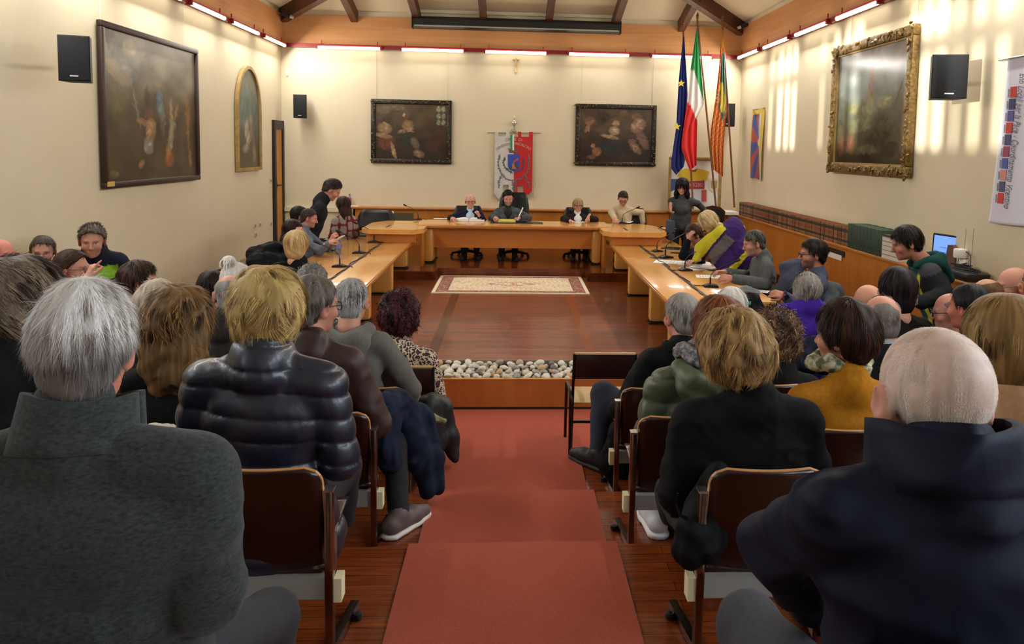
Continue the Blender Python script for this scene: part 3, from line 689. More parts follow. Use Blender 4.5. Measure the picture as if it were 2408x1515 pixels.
skin_, pale_ = 'b98a66', 'd8c3a0'
# front wall, left of the banner
def front_rect(xa, ya, xb, yb): p = at(xa, yb, YW - 0.01); q = at(xb, ya, YW - 0.01); return p, q.x - p.x, q.z - p.z
p, w, h = front_rect(873, 237, 1063, 383)
f1 = painter([(0, '2a1f14'), (0.35, '33261a'), (0.7, '4a3a26'), (1, '5b4a30')], [(0.12, .88, .10, .08, 0, '8a7a5c', .6), (0.3, .93, .12, .06, 0, '7d6e52', .5), (.18, .68, .07, .09, 0, '3a2c1c', .8), (.14, .55, .09, .10, 20, 'a3855e', .8), (.12, .42, .11, .04, -15, 'b08d66', .8), (.16, .30, .12, .13, 10, '6d3a28', .75), (.26, .16, .025, .16, 12, 'b59068', .8), (.43, .79, .045, .07, 0, '6b5038', .9), (.40, .79, .018, .03, 0, 'c09a74', .9), (.45, .6, .07, .10, 0, 'a07e58', .8), (.42, .52, .11, .035, 20, 'b89270', .7), (.44, .38, .08, .16, 0, '2c3128', .9), (.55, .3, .05, .10, 20, '8d7a5a', .7), (.6, .12, .06, .08, 50, '9a8362', .6), (.82, .28, .12, .16, 0, '4c2a1c', .6), (.8, .5, .12, .1, 0, '3a2418', .5), (.93, .9, .028, .05, 0, '9aa08a', .9), (.865, .9, .028, .05, 0, '9aa08a', .9), (.93, .78, .028, .05, 0, '9aa08a', .9), (.865, .78, .028, .05, 0, '9aa08a', .9), (.93, .67, .028, .05, 0, '8f957f', .9), (.865, .67, .028, .05, 0, '8f957f', .9)], 3)
picture('framed_painting', p, (1, 0, 0), (0, 0, 1), w, h, 0.085, 0.05, M_fblack, f1, 'dark old painting with a barred window, in a black and gold frame', 230, 170, 0.017, pmat('dull_gilt', '7a6432', 0.5, metal=0.4, noise=0.6, nscale=20, col2='2a2014'))
p, w, h = front_rect(1351, 248, 1544, 389)
f2 = painter([(0, '271b12'), (0.4, '31231a'), (0.75, '4d3c28'), (1, '4a3a24')], [(.15, .75, .07, .08, 0, '8a6247', .7), (.12, .62, .03, .08, -20, 'a87b58', .8), (.32, .82, .1, .12, 0, '2a2118', .8), (.5, .72, .05, .05, 0, 'a98a62', .9), (.5, .8, .06, .03, 0, '5d4a30', .8), (.48, .58, .07, .08, 0, 'a89470', .9), (.42, .47, .12, .035, -15, 'b5906a', .8), (.45, .3, .13, .15, 0, '23282c', .9), (.78, .84, .07, .07, 0, '7e6048', .8), (.8, .68, .09, .13, -20, 'a27c68', .9), (.86, .45, .06, .2, 20, '8d6a58', .85), (.76, .3, .05, .15, 30, '9b7460', .7), (.25, .2, .06, .08, 0, 'a8704c', .8), (.2, .3, .03, .04, 0, 'b07c58', .8), (.18, .1, .06, .04, 0, '8e5a40', .7), (.62, .12, .12, .05, 0, '3a2a1c', .6), (.6, .9, .06, .05, 0, '6a4c34', .6)], 5)
picture('framed_painting', p, (1, 0, 0), (0, 0, 1), w, h, 0.085, 0.05, M_fblack, f2, 'dark old painting of robed figures, in a black and gold frame right of the banner', 230, 170, 0.017, pmat('dull_gilt', '7a6432', 0.5, metal=0.4, noise=0.6, nscale=20, col2='2a2014'))
# left wall, large
a = atx(236, 445, XL + 0.01); b_ = atx(456, 118, XL + 0.01); zt0 = atx(236, 46, XL + 0.01).z; w = b_.y - a.y; h = b_.z - a.z; h = (zt0 + b_.z) / 2 - a.z
f3 = painter([(0, '3c3222'), (0.12, '4a3c28'), (0.35, '463827'), (.55, '54452f'), (.8, '7e7664'), (1, '85806e')], [(.1, .9, .09, .12, 0, '57564a', .7), (.25, .9, .06, .06, 0, 'c2ac7c', .7), (.15, .72, .12, .06, -30, 'b59a6a', .7), (.22, .78, .12, .12, 0, '8f8f88', .5), (.45, .85, .05, .12, 0, '6e6656', .6), (.7, .75, .08, .14, 0, '6f6654', .6), (.1, .5, .1, .1, 0, '5d5a30', .6), (.42, .58, .025, .09, 0, '2c2018', .7), (.3, .52, .01, .16, 15, '8c8272', .8), (.43, .47, .045, .045, 0, '7b4a34', .9), (.38, .41, .08, .022, -10, 'a2734f', .9), (.45, .36, .05, .08, -10, 'b08a60', .9), (.42, .25, .05, .06, 5, 'a49a92', .9), (.34, .12, .03, .025, 30, 'b07c5c', .9), (.55, .56, .035, .09, 0, '6d8c9c', .85), (.58, .44, .03, .12, 0, '7d7a70', .6), (.68, .47, .02, .14, 0, '9c8562', .8), (.74, .5, .02, .07, -20, '98805c', .8), (.7, .4, .035, .04, 0, '8f9084', .8), (.67, .3, .03, .1, -8, '9a8c70', .8), (.65, .15, .05, .06, 0, 'a0582c', .9), (.63, .2, .02, .06, 0, 'a87448', .8), (.89, .5, .03, .11, 0, '9c6234', .85), (.89, .33, .018, .12, 3, '8a6c44', .8), (.91, .15, .02, .07, 5, 'a0683c', .8), (.8, .25, .03, .08, 0, '604434', .7), (.08, .06, .04, .025, 0, '8d7c50', .6)], 7)
picture('framed_painting', a, (0, 1, 0), (0, 0, 1), w, h, 0.065, 0.06, M_fbrown, f3, 'large dark painting of figures in a plain brown frame on the left wall', 210, 190)
lb = atx(262, 433, XL + 0.075); tag(box('brass_plate', (XL + 0.0705, lb.y - 0.07, lb.z - 0.025), (XL + 0.074, lb.y + 0.07, lb.z + 0.025), pmat('brass', 'c9ab5c', 0.4)), 'tiny brass plate on the lower corner of the large brown frame', 'plate')
# left wall, arched
a = atx(554, 404, XL + 0.01); b_ = atx(607, 155, XL + 0.01); w = b_.y - a.y; h = atx(580, 155, XL + 0.01).z - a.z
ar = empty('arched_painting', a); ar.matrix_world = frameM(a, (0, 1, 0), (0, 0, 1)); tag(ar, 'tall arched painting in a narrow gilt frame on the left wall', 'painting')
r = w / 2; zc_ = h - r * 1.25
out = [(0, 0), (w, 0)] + [(w / 2 + r * math.cos(k * PI / 16), zc_ + r * 1.25 * math.sin(k * PI / 16)) for k in range(17)]
inn = [(w / 2 + (x - w / 2) * (1 - 0.10 / w), 0.05 + (y * (h - 0.10) / h)) for x, y in out]
m = MB(); n = len(out)
for k in range(n):
    k2 = (k + 1) % n; m.add([(*out[k], 0), (*out[k2], 0), (*out[k2], 0.05), (*out[k], 0.05), (*inn[k], 0.05), (*inn[k2], 0.05), (*inn[k2], 0.01), (*inn[k], 0.01)], [(0, 1, 2, 3), (3, 2, 5, 4), (4, 5, 6, 7)])
m.build('frame', M_goldf, ar)
f4 = painter([(0, '4a3d2a'), (.3, '41392c'), (.6, '5c6460'), (1, '6d6a58')], [(.35, .65, .25, .25, 0, '5f716c', .8), (.5, .3, .18, .06, 30, 'a39480', .8), (.4, .4, .1, .1, 0, 'b0a48c', .8), (.6, .48, .08, .08, 0, '97877a', .7), (.35, .2, .15, .04, 0, '9a907e', .7), (.75, .15, .08, .1, 0, '8c7a66', .6), (.7, .35, .1, .12, 0, '6e4a44', .6)], 9)
def arch_pts(u, v):
    x = 0.045 + u * (w - 0.09); top = 0.045 + np.where(True, zc_ - 0.05 + np.sqrt(np.clip(1 - ((x - w / 2) / (r)) ** 2, 0, 1)) * r * 1.25 - 0.045, 0)
    return np.stack([x, 0.045 + v * (top - 0.045), 0 * u + 0.02], -1)
painted('canvas', arch_pts, f4, M_oil, ar, 60, 90)
# right wall, gilded
a = atx(2146, 418, XR - 0.01); b_ = atx(1972, 116, XR - 0.01); zt0 = atx(2146, 59, XR - 0.01).z; zb0 = atx(1972, 406, XR - 0.01).z; w = b_.y - a.y; zlo = (a.z + zb0) / 2; h = (zt0 + b_.z) / 2 - zlo
f5 = painter([(0, '2e281e'), (.12, '453c2c'), (.35, '585540'), (.5, '5d6152'), (.7, '7b8382'), (1, '8d918c')], [(.93, .5, .08, .35, 0, '5b4c3c', .8), (.9, .88, .1, .08, 0, 'a89682', .7), (.6, .85, .1, .07, 0, '9b948c', .6), (.35, .82, .15, .06, 10, '65686a', .6), (.15, .85, .12, .07, 0, '757a7c', .7), (.52, .75, .035, .22, 0, '8a6450', .8), (.5, .55, .06, .1, 0, '837a52', .7), (.7, .52, .1, .05, 0, '8f8860', .7), (.3, .5, .12, .05, 0, '7b7850', .7), (.12, .5, .1, .08, 0, '4f5444', .7), (.5, .42, .12, .1, 0, '8c8a6c', .6), (.35, .35, .15, .06, 0, '76795e', .6), (.7, .35, .15, .08, 0, '3b3a28', .7), (.65, .25, .18, .08, 0, '32301f', .8), (.2, .2, .12, .08, 0, '5e4030', .8), (.12, .18, .04, .1, 0, '6a4434', .7), (.28, .2, .04, .1, 0, '64402e', .7), (.5, .15, .12, .04, 0, '827a62', .6), (.8, .15, .1, .06, 0, '272219', .8), (.4, .05, .3, .05, 0, '251f16', .8)], 11)
o5 = Vector((XR - 0.01, b_.y, zlo))
picture('framed_painting', o5, (0, -1, 0), (0, 0, 1), w, h, 0.115, 0.08, M_gold, f5, 'large landscape painting in a heavy carved gilt frame on the right wall', 190, 190, 0.027, M_gold, oil=M_oilv, lip=M_goldf)
# picture wires
def wire(p, q, label): tag(MB().tube([p, q], 0.004, 5).build('picture_wire', M_white), label, 'wire', 'picture wires')
for px, lab in ((236, 'white picture wire above the near side of the large brown frame'), (432, 'white picture wire above the far side of the large brown frame')):
    p = atx(px, 60, XL + 0.012); p.x = XL + 0.012; q = p.copy(); q.z = zf0; p.z = atx(px, 46 + (px - 236) * 0.32, XL + 0.012).z; wire(p, q, lab)
for px, py, lab in ((1999, 105, 'white picture wire above the far side of the gilt frame'), (2156, 60, 'white picture wire above the near side of the gilt frame')):
    p = atx(px, py, XR - 0.012); q = p.copy(); q.z = zf0; wire(p, q, lab)
for px, lab in ((885, 'thin picture wire above the left dark painting, outer side'), (1052, 'thin picture wire above the left dark painting, inner side'), (1368, 'thin picture wire above the right dark painting, inner side'), (1535, 'thin picture wire above the right dark painting, outer side')):
    p = at(px, 240, YW - 0.008); q = p.copy(); q.z = zf0; tag(MB().tube([p, q], 0.0025, 5).build('picture_wire', pmat('thin_wire', 'cfc6ae', 0.5)), lab, 'wire', 'picture wires')

# ------------------------------------------------------------------ loudspeakers
M_grill = pmat('speaker_grille', '0f1218', 0.7, bump=0.3, bscale=400); M_spk = pmat('speaker_box', '0c0e11', 0.6)
def speaker(loc, rz, w, h, d, label, tilt=0.0, arm=None):
    t = empty('loudspeaker', loc, rz, label, 'speaker', 'wall loudspeakers'); t.rotation_euler = (R(tilt), 0, rz)
    MB().prism([(-w / 2, 0), (w / 2, 0), (w / 2 * 0.7, d), (-w / 2 * 0.7, d)], -h / 2, h / 2, 'z').build('cabinet', M_spk, t)
    box('grille', (-w / 2 + 0.004, -0.012, -h / 2 + 0.006), (w / 2 - 0.004, -0.0005, h / 2 - 0.006), M_grill, t, bev=0.005)
    box('badge', (-w * 0.13, -0.0145, -h * 0.4), (w * 0.13, -0.0118, -h * 0.37), pmat('badge', 'c8c8c8', 0.4), t)
    wl_p = arm or (0, d + 0.12, 0); MB().tube([(0, d - 0.03, 0), wl_p], 0.02, 8).build('wall_bracket', M_black, t)
def spk_at(xa, ya, xb, yb, Y, rz, d, label, arm=None):
    p = at(xa, ya, Y); q = at(xb, yb, Y); speaker(((p.x + q.x) / 2, Y, (p.z + q.z) / 2), rz, abs(q.x - p.x) / math.cos(rz) * 0.98, p.z - q.z, d, label, 0.0, arm)
yl = 4.17 / (1205 - 172) * 1800 - 0.3
spk_at(138, 82, 210, 192, 6.55, R(14), 0.2, 'black loudspeaker on the left wall beside the large brown frame', (-0.23, 0.81, 0))
spk_at(2198, 127, 2268, 233, 6.6, R(-14), 0.22, 'black loudspeaker on the right wall beside the gilt frame', (0.25, 0.89, 0))
spk_at(689, 222, 721, 278, YW - 0.3, 0.0, 0.16, 'small black loudspeaker on the front wall above the standing man', (0, 0.3, 0))
spk_at(1697, 243, 1727, 298, YW - 0.35, R(-8), 0.16, 'small black loudspeaker behind the flag poles', (0, 0.35, 0))
# thermostat, crucifix, wall sensors
p = at(675, 172, YW - 0.02); tag(box('wall_sensor', (p.x - 0.02, YW - 0.03, p.z - 0.05), (p.x + 0.02, YW, p.z + 0.05), M_white, bev=0.006), 'small white sensor box near the front left corner', 'sensor')
p = at(1213, 165, YW - 0.02); q = at(1213, 134, YW - 0.02)
cf = empty('crucifix', (p.x, YW, p.z), 0, 'small pale crucifix high on the front wall under the middle tube', 'crucifix'); hh = q.z - p.z + 0.01; M_ivory = pmat('ivory', 'd8c08c', 0.5)
box('upright', (-0.018, -0.02, -0.04), (0.018, -0.004, hh), M_ivory, cf); box('crossbar', (-0.06, -0.0195, hh * 0.72), (0.06, -0.0045, hh * 0.72 + 0.03), M_ivory, cf)
fg = MB(); fg.tube([(0, -0.03, hh * 0.74), (0.004, -0.034, hh * 0.55), (-0.004, -0.03, hh * 0.2)], [0.014, 0.018, 0.008], 6); fg.tube([(-0.055, -0.026, hh * .77), (0, -0.032, hh * .7), (0.055, -0.026, hh * .77)], 0.006, 5); fg.lathe([(0.003, -0.012), (0.012, 0), (0.003, 0.014)], 8, M=Matrix.Translation((0.004, -0.036, hh * 0.82))); fg.build('figure', pmat('figure', 'b58f5a', 0.5), cf, smooth=True)
for (px, py, lab) in ((601, 531, 'small wall socket nearest the left table'), (613, 528, 'wall socket second from the left on the pale wall'), (638, 526, 'light switch beside the door frame'), (602, 552, 'lowest small wall socket by the door'), (637, 425, 'white switch above the others by the door frame')):
    c = atx(px, py, XL + 0.01); t = empty('wall_switch', (XL, c.y, c.z), 0, lab, 'switch', 'wall switches'); box('plate', (0, -0.06, -0.04), (0.008, 0.06, 0.04), pmat('switch_plate', 'cfc4a8', 0.5), t, bev=0.003); box('button', (0.008, -0.03, -0.02), (0.012, 0.03, 0.02), pmat('switch_dark', '8f8470', 0.5), t)
# corner spot lamps on the hip beams
for (px, py, sx, lab) in ((676, 36, 1, 'small dark spotlight on a bracket in the left corner under the ceiling'), (1748, 61, -1, 'small dark spotlight on a bracket in the right corner under the ceiling')):
    c = at(px, py, YW - 0.45); t = empty('spotlight', c, 0, lab, 'spotlight', 'corner spotlights')
    MB().tube([(-sx * 0.08, 0, 0.03), (sx * 0.05, 0, -0.02)], [0.035, 0.045], 10).build('housing', M_black, t, smooth=True); MB().tube([(sx * 0.05, 0, -0.02), (sx * 0.1, 0, -0.04)], [0.03, 0.024], 10).build('lens', pmat('lens_grey', 'b5b0a8', 0.3), t); MB().tube([(-sx * 0.05, 0.0, 0.02), (-sx * 0.16, 0.1, 0.02)], 0.012, 6).build('bracket_arm', M_black, t)
# projection screen housing
p = at(972, 52, YW - 0.25); q = at(1457, 66, YW - 0.25); hgt = 0.17
ps = empty('projector_screen', ((p.x + q.x) / 2, YW - 0.25, (p.z + q.z) / 2), 0, 'long black roll-up projection screen case under the ceiling beams', 'screen'); wq = (q.x - p.x) / 2
MB().prism([(-0.09, -0.06), (-0.02, -0.1), (0.09, -0.1), (0.09, 0.1), (-0.06, 0.1), (-0.09, 0.05)], -wq, wq, 'x').build('case', pmat('screen_case', '1d1f1a', 0.45), ps)
box('weight_bar', (-wq + 0.03, -0.094, -0.078), (wq - 0.03, -0.07, -0.055), pmat('weight_bar', '9fa39a', 0.4), ps)
for s in (-1, 1): box('end_cap', (s * wq, -0.1, -0.11), (s * (wq + 0.02), 0.1, 0.11), M_blackm, ps); box('mount', (s * wq * 0.8, 0.05, 0.0), (s * wq * 0.8 + 0.04, 0.22, 0.05), M_black, ps)

# ------------------------------------------------------------------ town banner on the front wall
YBn = YW - 0.07
def bp(px, py, dy=0.0): v = at(px, py, YBn + dy); v.y = YBn + dy; return v
bn = empty('town_banner', bp(1208, 470), 0, 'white and red town banner with a blue shield on the front wall', 'banner'); o_b = Vector(bn.location)
def lb(px, py, dy=0.0): return bp(px, py, dy) - o_b
M_bw = pmat('banner_white', 'd8d4cf', 0.7, noise=0.2, nscale=8); M_br = pmat('banner_red', 'c8231f', 0.6, noise=0.3, nscale=8, col2='b01c1a'); M_silver = pmat('silver', 'b9b4a6', 0.35, metal=0.6); M_emb = pmat('embroidery', '77747c', 0.5, metal=0.3)
def cloth(name, polypx, mat, dy, th=0.006):
    vs = [lb(x, y, dy) for x, y in polypx]; return MB().prism([(v.x, v.z) for v in vs], dy, dy + th, 'y').build(name, mat, bn)
cloth('left_field', [(1164, 320), (1208, 322), (1208, 475), (1205, 478), (1196, 460), (1196, 435), (1183, 435), (1183, 458), (1172, 468), (1162, 455), (1163, 430)], M_bw, 0)
cloth('right_field', [(1208, 322), (1253, 322), (1251, 450), (1242, 459), (1230, 452), (1230, 437), (1217, 437), (1217, 460), (1208, 475)], M_br, 0)
cloth('left_fringe', [(1163, 452), (1172, 468), (1183, 458), (1184, 466), (1172, 475), (1160, 460)], pmat('fringe', '9c978c', 0.8), 0.007); cloth('right_fringe', [(1230, 452), (1242, 459), (1251, 450), (1253, 460), (1242, 469), (1228, 460)], MATS['fringe'], 0.007)
for a_, b2, c_ in ((1164, 1172, M_bw), (1190, 1199, M_bw), (1218, 1226, M_br), (1244, 1253, M_br)): cloth('loop', [(a_, 310), (b2, 310), (b2, 324), (a_, 324)], c_, -0.004)
MB().tube([lb(1146, 312, 0.01), lb(1271, 313, 0.01)], 0.012, 8).build('crossbar', M_silver, bn)
fn = lb(1209, 312, 0.01); MB().lathe([(0.01, -0.02), (0.01, 0.07), (0.03, 0.08), (0.012, 0.10), (0.02, 0.12), (0.045, 0.16), (0.048, 0.19), (0.03, 0.22), (0.012, 0.235), (0.018, 0.25), (0.004, 0.32)], 12, M=Matrix.Translation(fn)).build('finial', M_silver, bn, smooth=True)
for px_ in (1153, 1262): m = MB(); m.tube([lb(px_, 314, 0.0), lb(px_ - 1, 425, 0.0)], 0.003, 4); m.tube([lb(px_ - 1, 425, 0), lb(px_ - 1, 437, 0)], [0.006, 0.016], 6); m.build('tassel', pmat('tassel', 'bcae8c', 0.7), bn)
# tricolour ribbon
for k, cc in enumerate(('2f8f67', 'e8e4de', 'b8322e')):
    mt_ = pmat('ribbon_' + cc, cc, 0.6); x0 = 1201 + k * 4; cloth('ribbon', [(x0, 318), (x0 + 4, 317), (x0 + (4 if k < 2 else 0), 354 + (2 if k == 1 else 0)), (x0 - 0.5, 352)], mt_, -0.02) if k < 2 else None
    MB().tube([lb(1199 + k * 1.5, 312 + k, -0.012), lb(1204, 305 + k * 2, -0.02), lb(1211, 306 + k * 2, -0.02), lb(1216, 312 + k, -0.012)], 0.008, 6).build('ribbon_bow', mt_, bn)
cloth('ribbon_tip', [(1199, 352), (1209, 354), (1208, 360), (1200, 358)], M_gold, -0.021)
# shield
cloth('shield', [(1194, 363), (1221, 363), (1221, 392), (1217, 399), (1208, 404), (1198, 399), (1194, 391)], pmat('shield_blue', '2c4fae', 0.5), -0.008)
cloth('shield_hill', [(1198, 396), (1203, 390), (1207, 380), (1208, 372), (1213, 383), (1218, 394), (1212, 400), (1205, 401)], pmat('shield_hill', '4b4a3c', 0.6), -0.011); cloth('shield_plume', [(1207, 380), (1212, 375), (1219, 372), (1219, 376), (1213, 379), (1208, 384)], pmat('shield_plume', 'c84a3a', 0.6), -0.013); cloth('shield_flow', [(1204, 386), (1209, 380), (1210, 390), (1215, 398), (1204, 397)], pmat('shield_flow', 'a86a5c', 0.6), -0.0125)
# crown, wreaths and flourishes
m = MB()
for x0 in (1196, 1201, 1206, 1212, 1217): m.tube([lb(x0 + (1208 - x0) * 0.25, 357, -0.006), lb(x0, 349, -0.006)], 0.012, 5)
m.tube([lb(1197, 358, -0.006), lb(1219, 358, -0.006)], 0.010, 5); m.build('crown', M_emb, bn)
def wreath(pts, name, mat):
    m = MB(); P_ = [lb(x, y, -0.004) for x, y in pts]
    m.tube(P_, 0.006, 5)
    for i in range(len(P_) - 1):
        for k in range(3):
            c = P_[i].lerp(P_[i + 1], k / 3)
            for s in (-1, 1):
                an = (i * 3 + k) * 0.8 + s; d = Vector((math.cos(an), 0, math.sin(an))) * 0.03; m.tube([c, c + d * 0.6, c + d], [0.003, 0.011, 0.002], 4)
    m.build(name, mat, bn)
wreath([(1186, 372), (1184, 382), (1188, 394), (1196, 402), (1206, 408)], 'wreath', pmat('wreath_dark', '4f5a66', 0.6)); wreath([(1230, 372), (1233, 382), (1229, 394), (1221, 402), (1210, 408)], 'wreath', pmat('wreath_blue', '5b4a80', 0.6))
wreath([(1174, 366), (1172, 380), (1173, 395), (1178, 408), (1190, 420), (1204, 424), (1206, 436), (1208, 452)], 'flourish', M_emb); wreath([(1243, 366), (1245, 380), (1243, 395), (1238, 408), (1226, 420), (1212, 424), (1212, 436), (1210, 452)], 'flourish', M_emb); wreath([(1172, 440), (1174, 425), (1180, 412)], 'flourish', M_emb); wreath([(1244, 440), (1241, 425), (1236, 412)], 'flourish', M_emb)
M_let = pmat('lettering', '8f8a86', 0.5); M_letr = pmat('lettering_on_red', 'c99a98', 0.5)
def arc_text(txt, cx, cy, rad, a0, a1, size, mats):
    for i, ch in enumerate(txt):
        if ch == ' ': continue
        a_ = R(a0 + (a1 - a0) * i / (len(txt) - 1)); px, py = cx + rad * math.sin(a_), cy - rad * math.cos(a_)
        o = lb(px, py, -0.004); text('letter', ch, size, Matrix.Translation(o) @ Matrix.Rotation(R(90), 4, 'X') @ Matrix.Rotation(-a_, 4, 'Z'), mats[0] if px < 1208 else mats[1], bn)
arc_text('COMUNE DI', 1208, 420, 92, -12, 12, 0.075, (M_let, M_letr)); arc_text('MONTECCHIO PRECALCINO', 1208, 402, 64, -36, 36, 0.07, (M_let, M_letr))

# ------------------------------------------------------------------ flags
M_pole = pmat('pole_wood', '7a4a28', 0.4, noise=0.4, nscale=8); YF = 13.35
def flag(name, label, Y, pole, left, right, colf, ny=70, nx=26, pleat=0.03, npl=3.0, mat=None):
    b = at(*pole[1], Y); t = empty(name, b, 0, label, 'flag', 'flags on poles'); o = Vector(b)
    pt = at(*pole[0], Y) - o; MB().tube([(0, 0, 0), pt], 0.017, 8).build('pole', M_pole, t, smooth=True)
    MB().lathe([(0.012, 0), (0.026, 0.02), (0.018, 0.04), (0.03, 0.06), (0.012, 0.1), (0.002, 0.13)], 10, M=Matrix.Translation(pt)).build('finial', M_pole, t, smooth=True)
    ly = np.array(left, float); ry = np.array(right, float)
    def sil(u, v):
        a_ = np.stack([np.interp(v, np.linspace(0, 1, len(ly)), ly[:, k]) for k in (0, 1)], -1); b2 = np.stack([np.interp(v, np.linspace(0, 1, len(ry)), ry[:, k]) for k in (0, 1)], -1)
        return a_ * (1 - u[..., None]) + b2 * u[..., None]
    def P(u, v):
        px = sil(u, v); dy = pleat * np.sin(u * npl * 2 * PI + 1.5 * v) * np.clip(v * 2 + 0.2, 0, 1) - 0.03
        out_ = np.zeros(px.shape[:2] + (3,))
        for i in range(px.shape[0]):
            for j in range(px.shape[1]): out_[i, j] = np.array(at(px[i, j, 0], px[i, j, 1], Y + dy[i, j]) - o)
        return out_
    painted('cloth', P, lambda u, v: colf(sil(u, v)[..., 0], sil(u, v)[..., 1], u, v), mat or MATS['flag_cloth'], t, nx, ny); return t, o
pmat('flag_cloth', 'ffffff', 0.75, attr='Col', sheen=0.2, spec=0.2)
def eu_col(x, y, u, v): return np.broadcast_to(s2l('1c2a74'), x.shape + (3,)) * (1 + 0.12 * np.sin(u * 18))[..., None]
t, o = flag('european_flag', 'blue flag with yellow stars hanging on the leftmost pole', YF + 0.1, ((1606, 62), (1630, 492)), [(1606, 86), (1596, 190), (1590, 300), (1579, 375), (1578, 396), (1590, 412)], [(1609, 86), (1616, 190), (1618, 260), (1611, 320), (1610, 380), (1608, 392)], eu_col)
star = [(math.sin(k * PI / 5) * (1 if k % 2 == 0 else 0.42), math.cos(k * PI / 5) * (1 if k % 2 == 0 else 0.42)) for k in range(10)]
for (px, py, r) in ((1602, 196, 0.07), (1592, 298, 0.072)):
    c = at(px, py, YF + 0.02) - o; MB().prism([(c.x + x * r, c.z + y * r) for x, y in star], c.y, c.y + 0.004, 'y').build('star', pmat('star_yellow', 'd9c340', 0.6), t)
def it_col(x, y, u, v):
    c = np.broadcast_to(s2l('dcd6d2'), x.shape + (3,)).copy()
    g = (y < 160 + np.clip(x - 1622, 0, 100) * 0.9 + np.clip(x - 1633, 0, 100) * 2.2); c[g] = s2l('2c8c4a')
    rd = y > 250 + np.where(x < 1625, (1625 - x) * -0.4 - 4, (x - 1625) * 2.4); rd = rd & (y > 240); c[rd] = s2l('cf2e2c'); return c
flag('italian_flag', 'green, white and red flag hanging on the middle pole', YF, ((1640, 46), (1684, 490)), [(1638, 66), (1624, 160), (1614, 255), (1603, 330), (1603, 352), (1622, 402)], [(1640, 66), (1649, 165), (1656, 246), (1640, 275), (1639, 330), (1638, 388)], it_col, npl=2.5)
def ve_col(x, y, u, v):
    n = np.sin(x * 0.9 + y * 0.21) * np.sin(y * 0.34 - x * 0.3); c = np.broadcast_to(s2l('c8762c'), x.shape + (3,)).copy(); c[n > 0.15] = s2l('b5482c'); c[n < -0.5] = s2l('d8a040')
    teal = (y > 125) & (y < 285) & (u > 0.25) & (u < 0.85) & (y < 300 - 70 * (1 - u)); c[teal] = s2l('3f6660')
    li = (((x - 1699) / 7) ** 2 + ((y - 238) / 28) ** 2 < 1) | (((x - 1697) / 5) ** 2 + ((y - 205) / 12) ** 2 < 1); c[li] = s2l('cdb84e'); c[y < 105] = s2l('c98a3a'); return c
t, o = flag('regional_flag', 'orange, red and teal patterned flag hanging on the rightmost pole', YF + 0.05, ((1698, 48), (1727, 488)), [(1697, 70), (1692, 150), (1682, 235), (1672, 300), (1669, 350), (1676, 398)], [(1701, 70), (1706, 150), (1713, 250), (1706, 285), (1702, 340), (1700, 416)], ve_col, npl=3.5)
for ch, px, py in (('V', 1686, 212), ('E', 1684, 222), ('N', 1682, 231), ('E', 1681, 240)): c = at(px + 4, py, YF - 0.03) - o; text('letter', ch, 0.06, Matrix.Translation(c) @ Matrix.Rotation(R(90), 4, 'X') @ Matrix.Rotation(R(75), 4, 'Z'), pmat('flag_letter', '9fa07a', 0.7), t)

# framed jersey poster behind the flags
YJ = YW - 0.3; p = at(1569, 498, YJ); q = at(1698, 371, YJ); w = q.x - p.x; h = q.z - p.z
po = empty('framed_jersey', (p.x, YJ, p.z), 0, 'gilt frame with a yellow sports jersey and pennants behind the flags', 'frame'); po.rotation_euler = (0, 0, 0)
for (a_, b2) in (((0, 0), (w, 0.05)), ((0, h - 0.05), (w, h)), ((0, 0.05), (0.05, h - 0.05)), ((w - 0.05, 0.05), (w, h - 0.05))): box('frame_bar', (a_[0], -0.03, a_[1]), (b2[0], 0.01, b2[1]), M_goldf, po, bev=0.008)
box('backing', (0.03, 0.0, 0.03), (w - 0.03, 0.008, h - 0.03), pmat('poster_white', 'd8d5d0', 0.6), po)
def jp(px, py): v = at(px, py, YJ); return (v.x - p.x, v.z - p.z)
def jprism(name, pts, mat, d=-0.012): return MB().prism([jp(*q_) for q_ in pts], d, d + 0.008, 'y').build(name, mat, po)
jprism('jersey', [(1592, 412), (1600, 400), (1614, 396), (1622, 399), (1632, 400), (1640, 396), (1656, 400), (1668, 404), (1662, 424), (1650, 423), (1648, 432), (1608, 432), (1604, 420)], pmat('jersey_yellow', 'cfae2e', 0.7)); jprism('jersey_neckline', [(1620, 397), (1630, 400), (1640, 396), (1636, 404), (1626, 405)], pmat('jersey_collar', '8f4a2a', 0.7), -0.016)  # yellow jersey with a brown piece at its neck
jprism('name_band', [(1607, 427), (1656, 425), (1656, 444), (1607, 444)], pmat('band_red', 'a02c3c', 0.6), -0.018); tv = jp(1631, 435); text('lettering', 'MONTECCHIO', 0.11, Matrix.Translation((tv[0], -0.0188, tv[1])) @ Matrix.Rotation(R(90), 4, 'X'), pmat('band_text', 'd2a8a8', 0.6), po, width=0.34)
jprism('blue_pennant', [(1574, 421), (1593, 421), (1593, 443), (1574, 452)], pmat('pennant_blue', '3c5488', 0.6), -0.014); jprism('cream_pennant', [(1666, 420), (1690, 421), (1690, 444), (1678, 453), (1666, 444)], pmat('pennant_cream', 'cfc3a4', 0.6), -0.014); jprism('crest', [(1671, 425), (1686, 425), (1685, 440), (1678, 447), (1672, 440)], pmat('crest_tan', '9b8660', 0.6), -0.02); jprism('red_card', [(1650, 447), (1661, 446), (1661, 474), (1650, 474)], pmat('card_red', 'c04a4a', 0.6), -0.014); jprism('white_card', [(1627, 450), (1649, 449), (1649, 474), (1627, 474)], pmat('card_white', 'cdd0d6', 0.6), -0.014)
MB().box((w * 0.1, -0.011, h * 0.94), (w * 0.9, -0.009, h * 0.948)).build('caption_line', M_print, po)
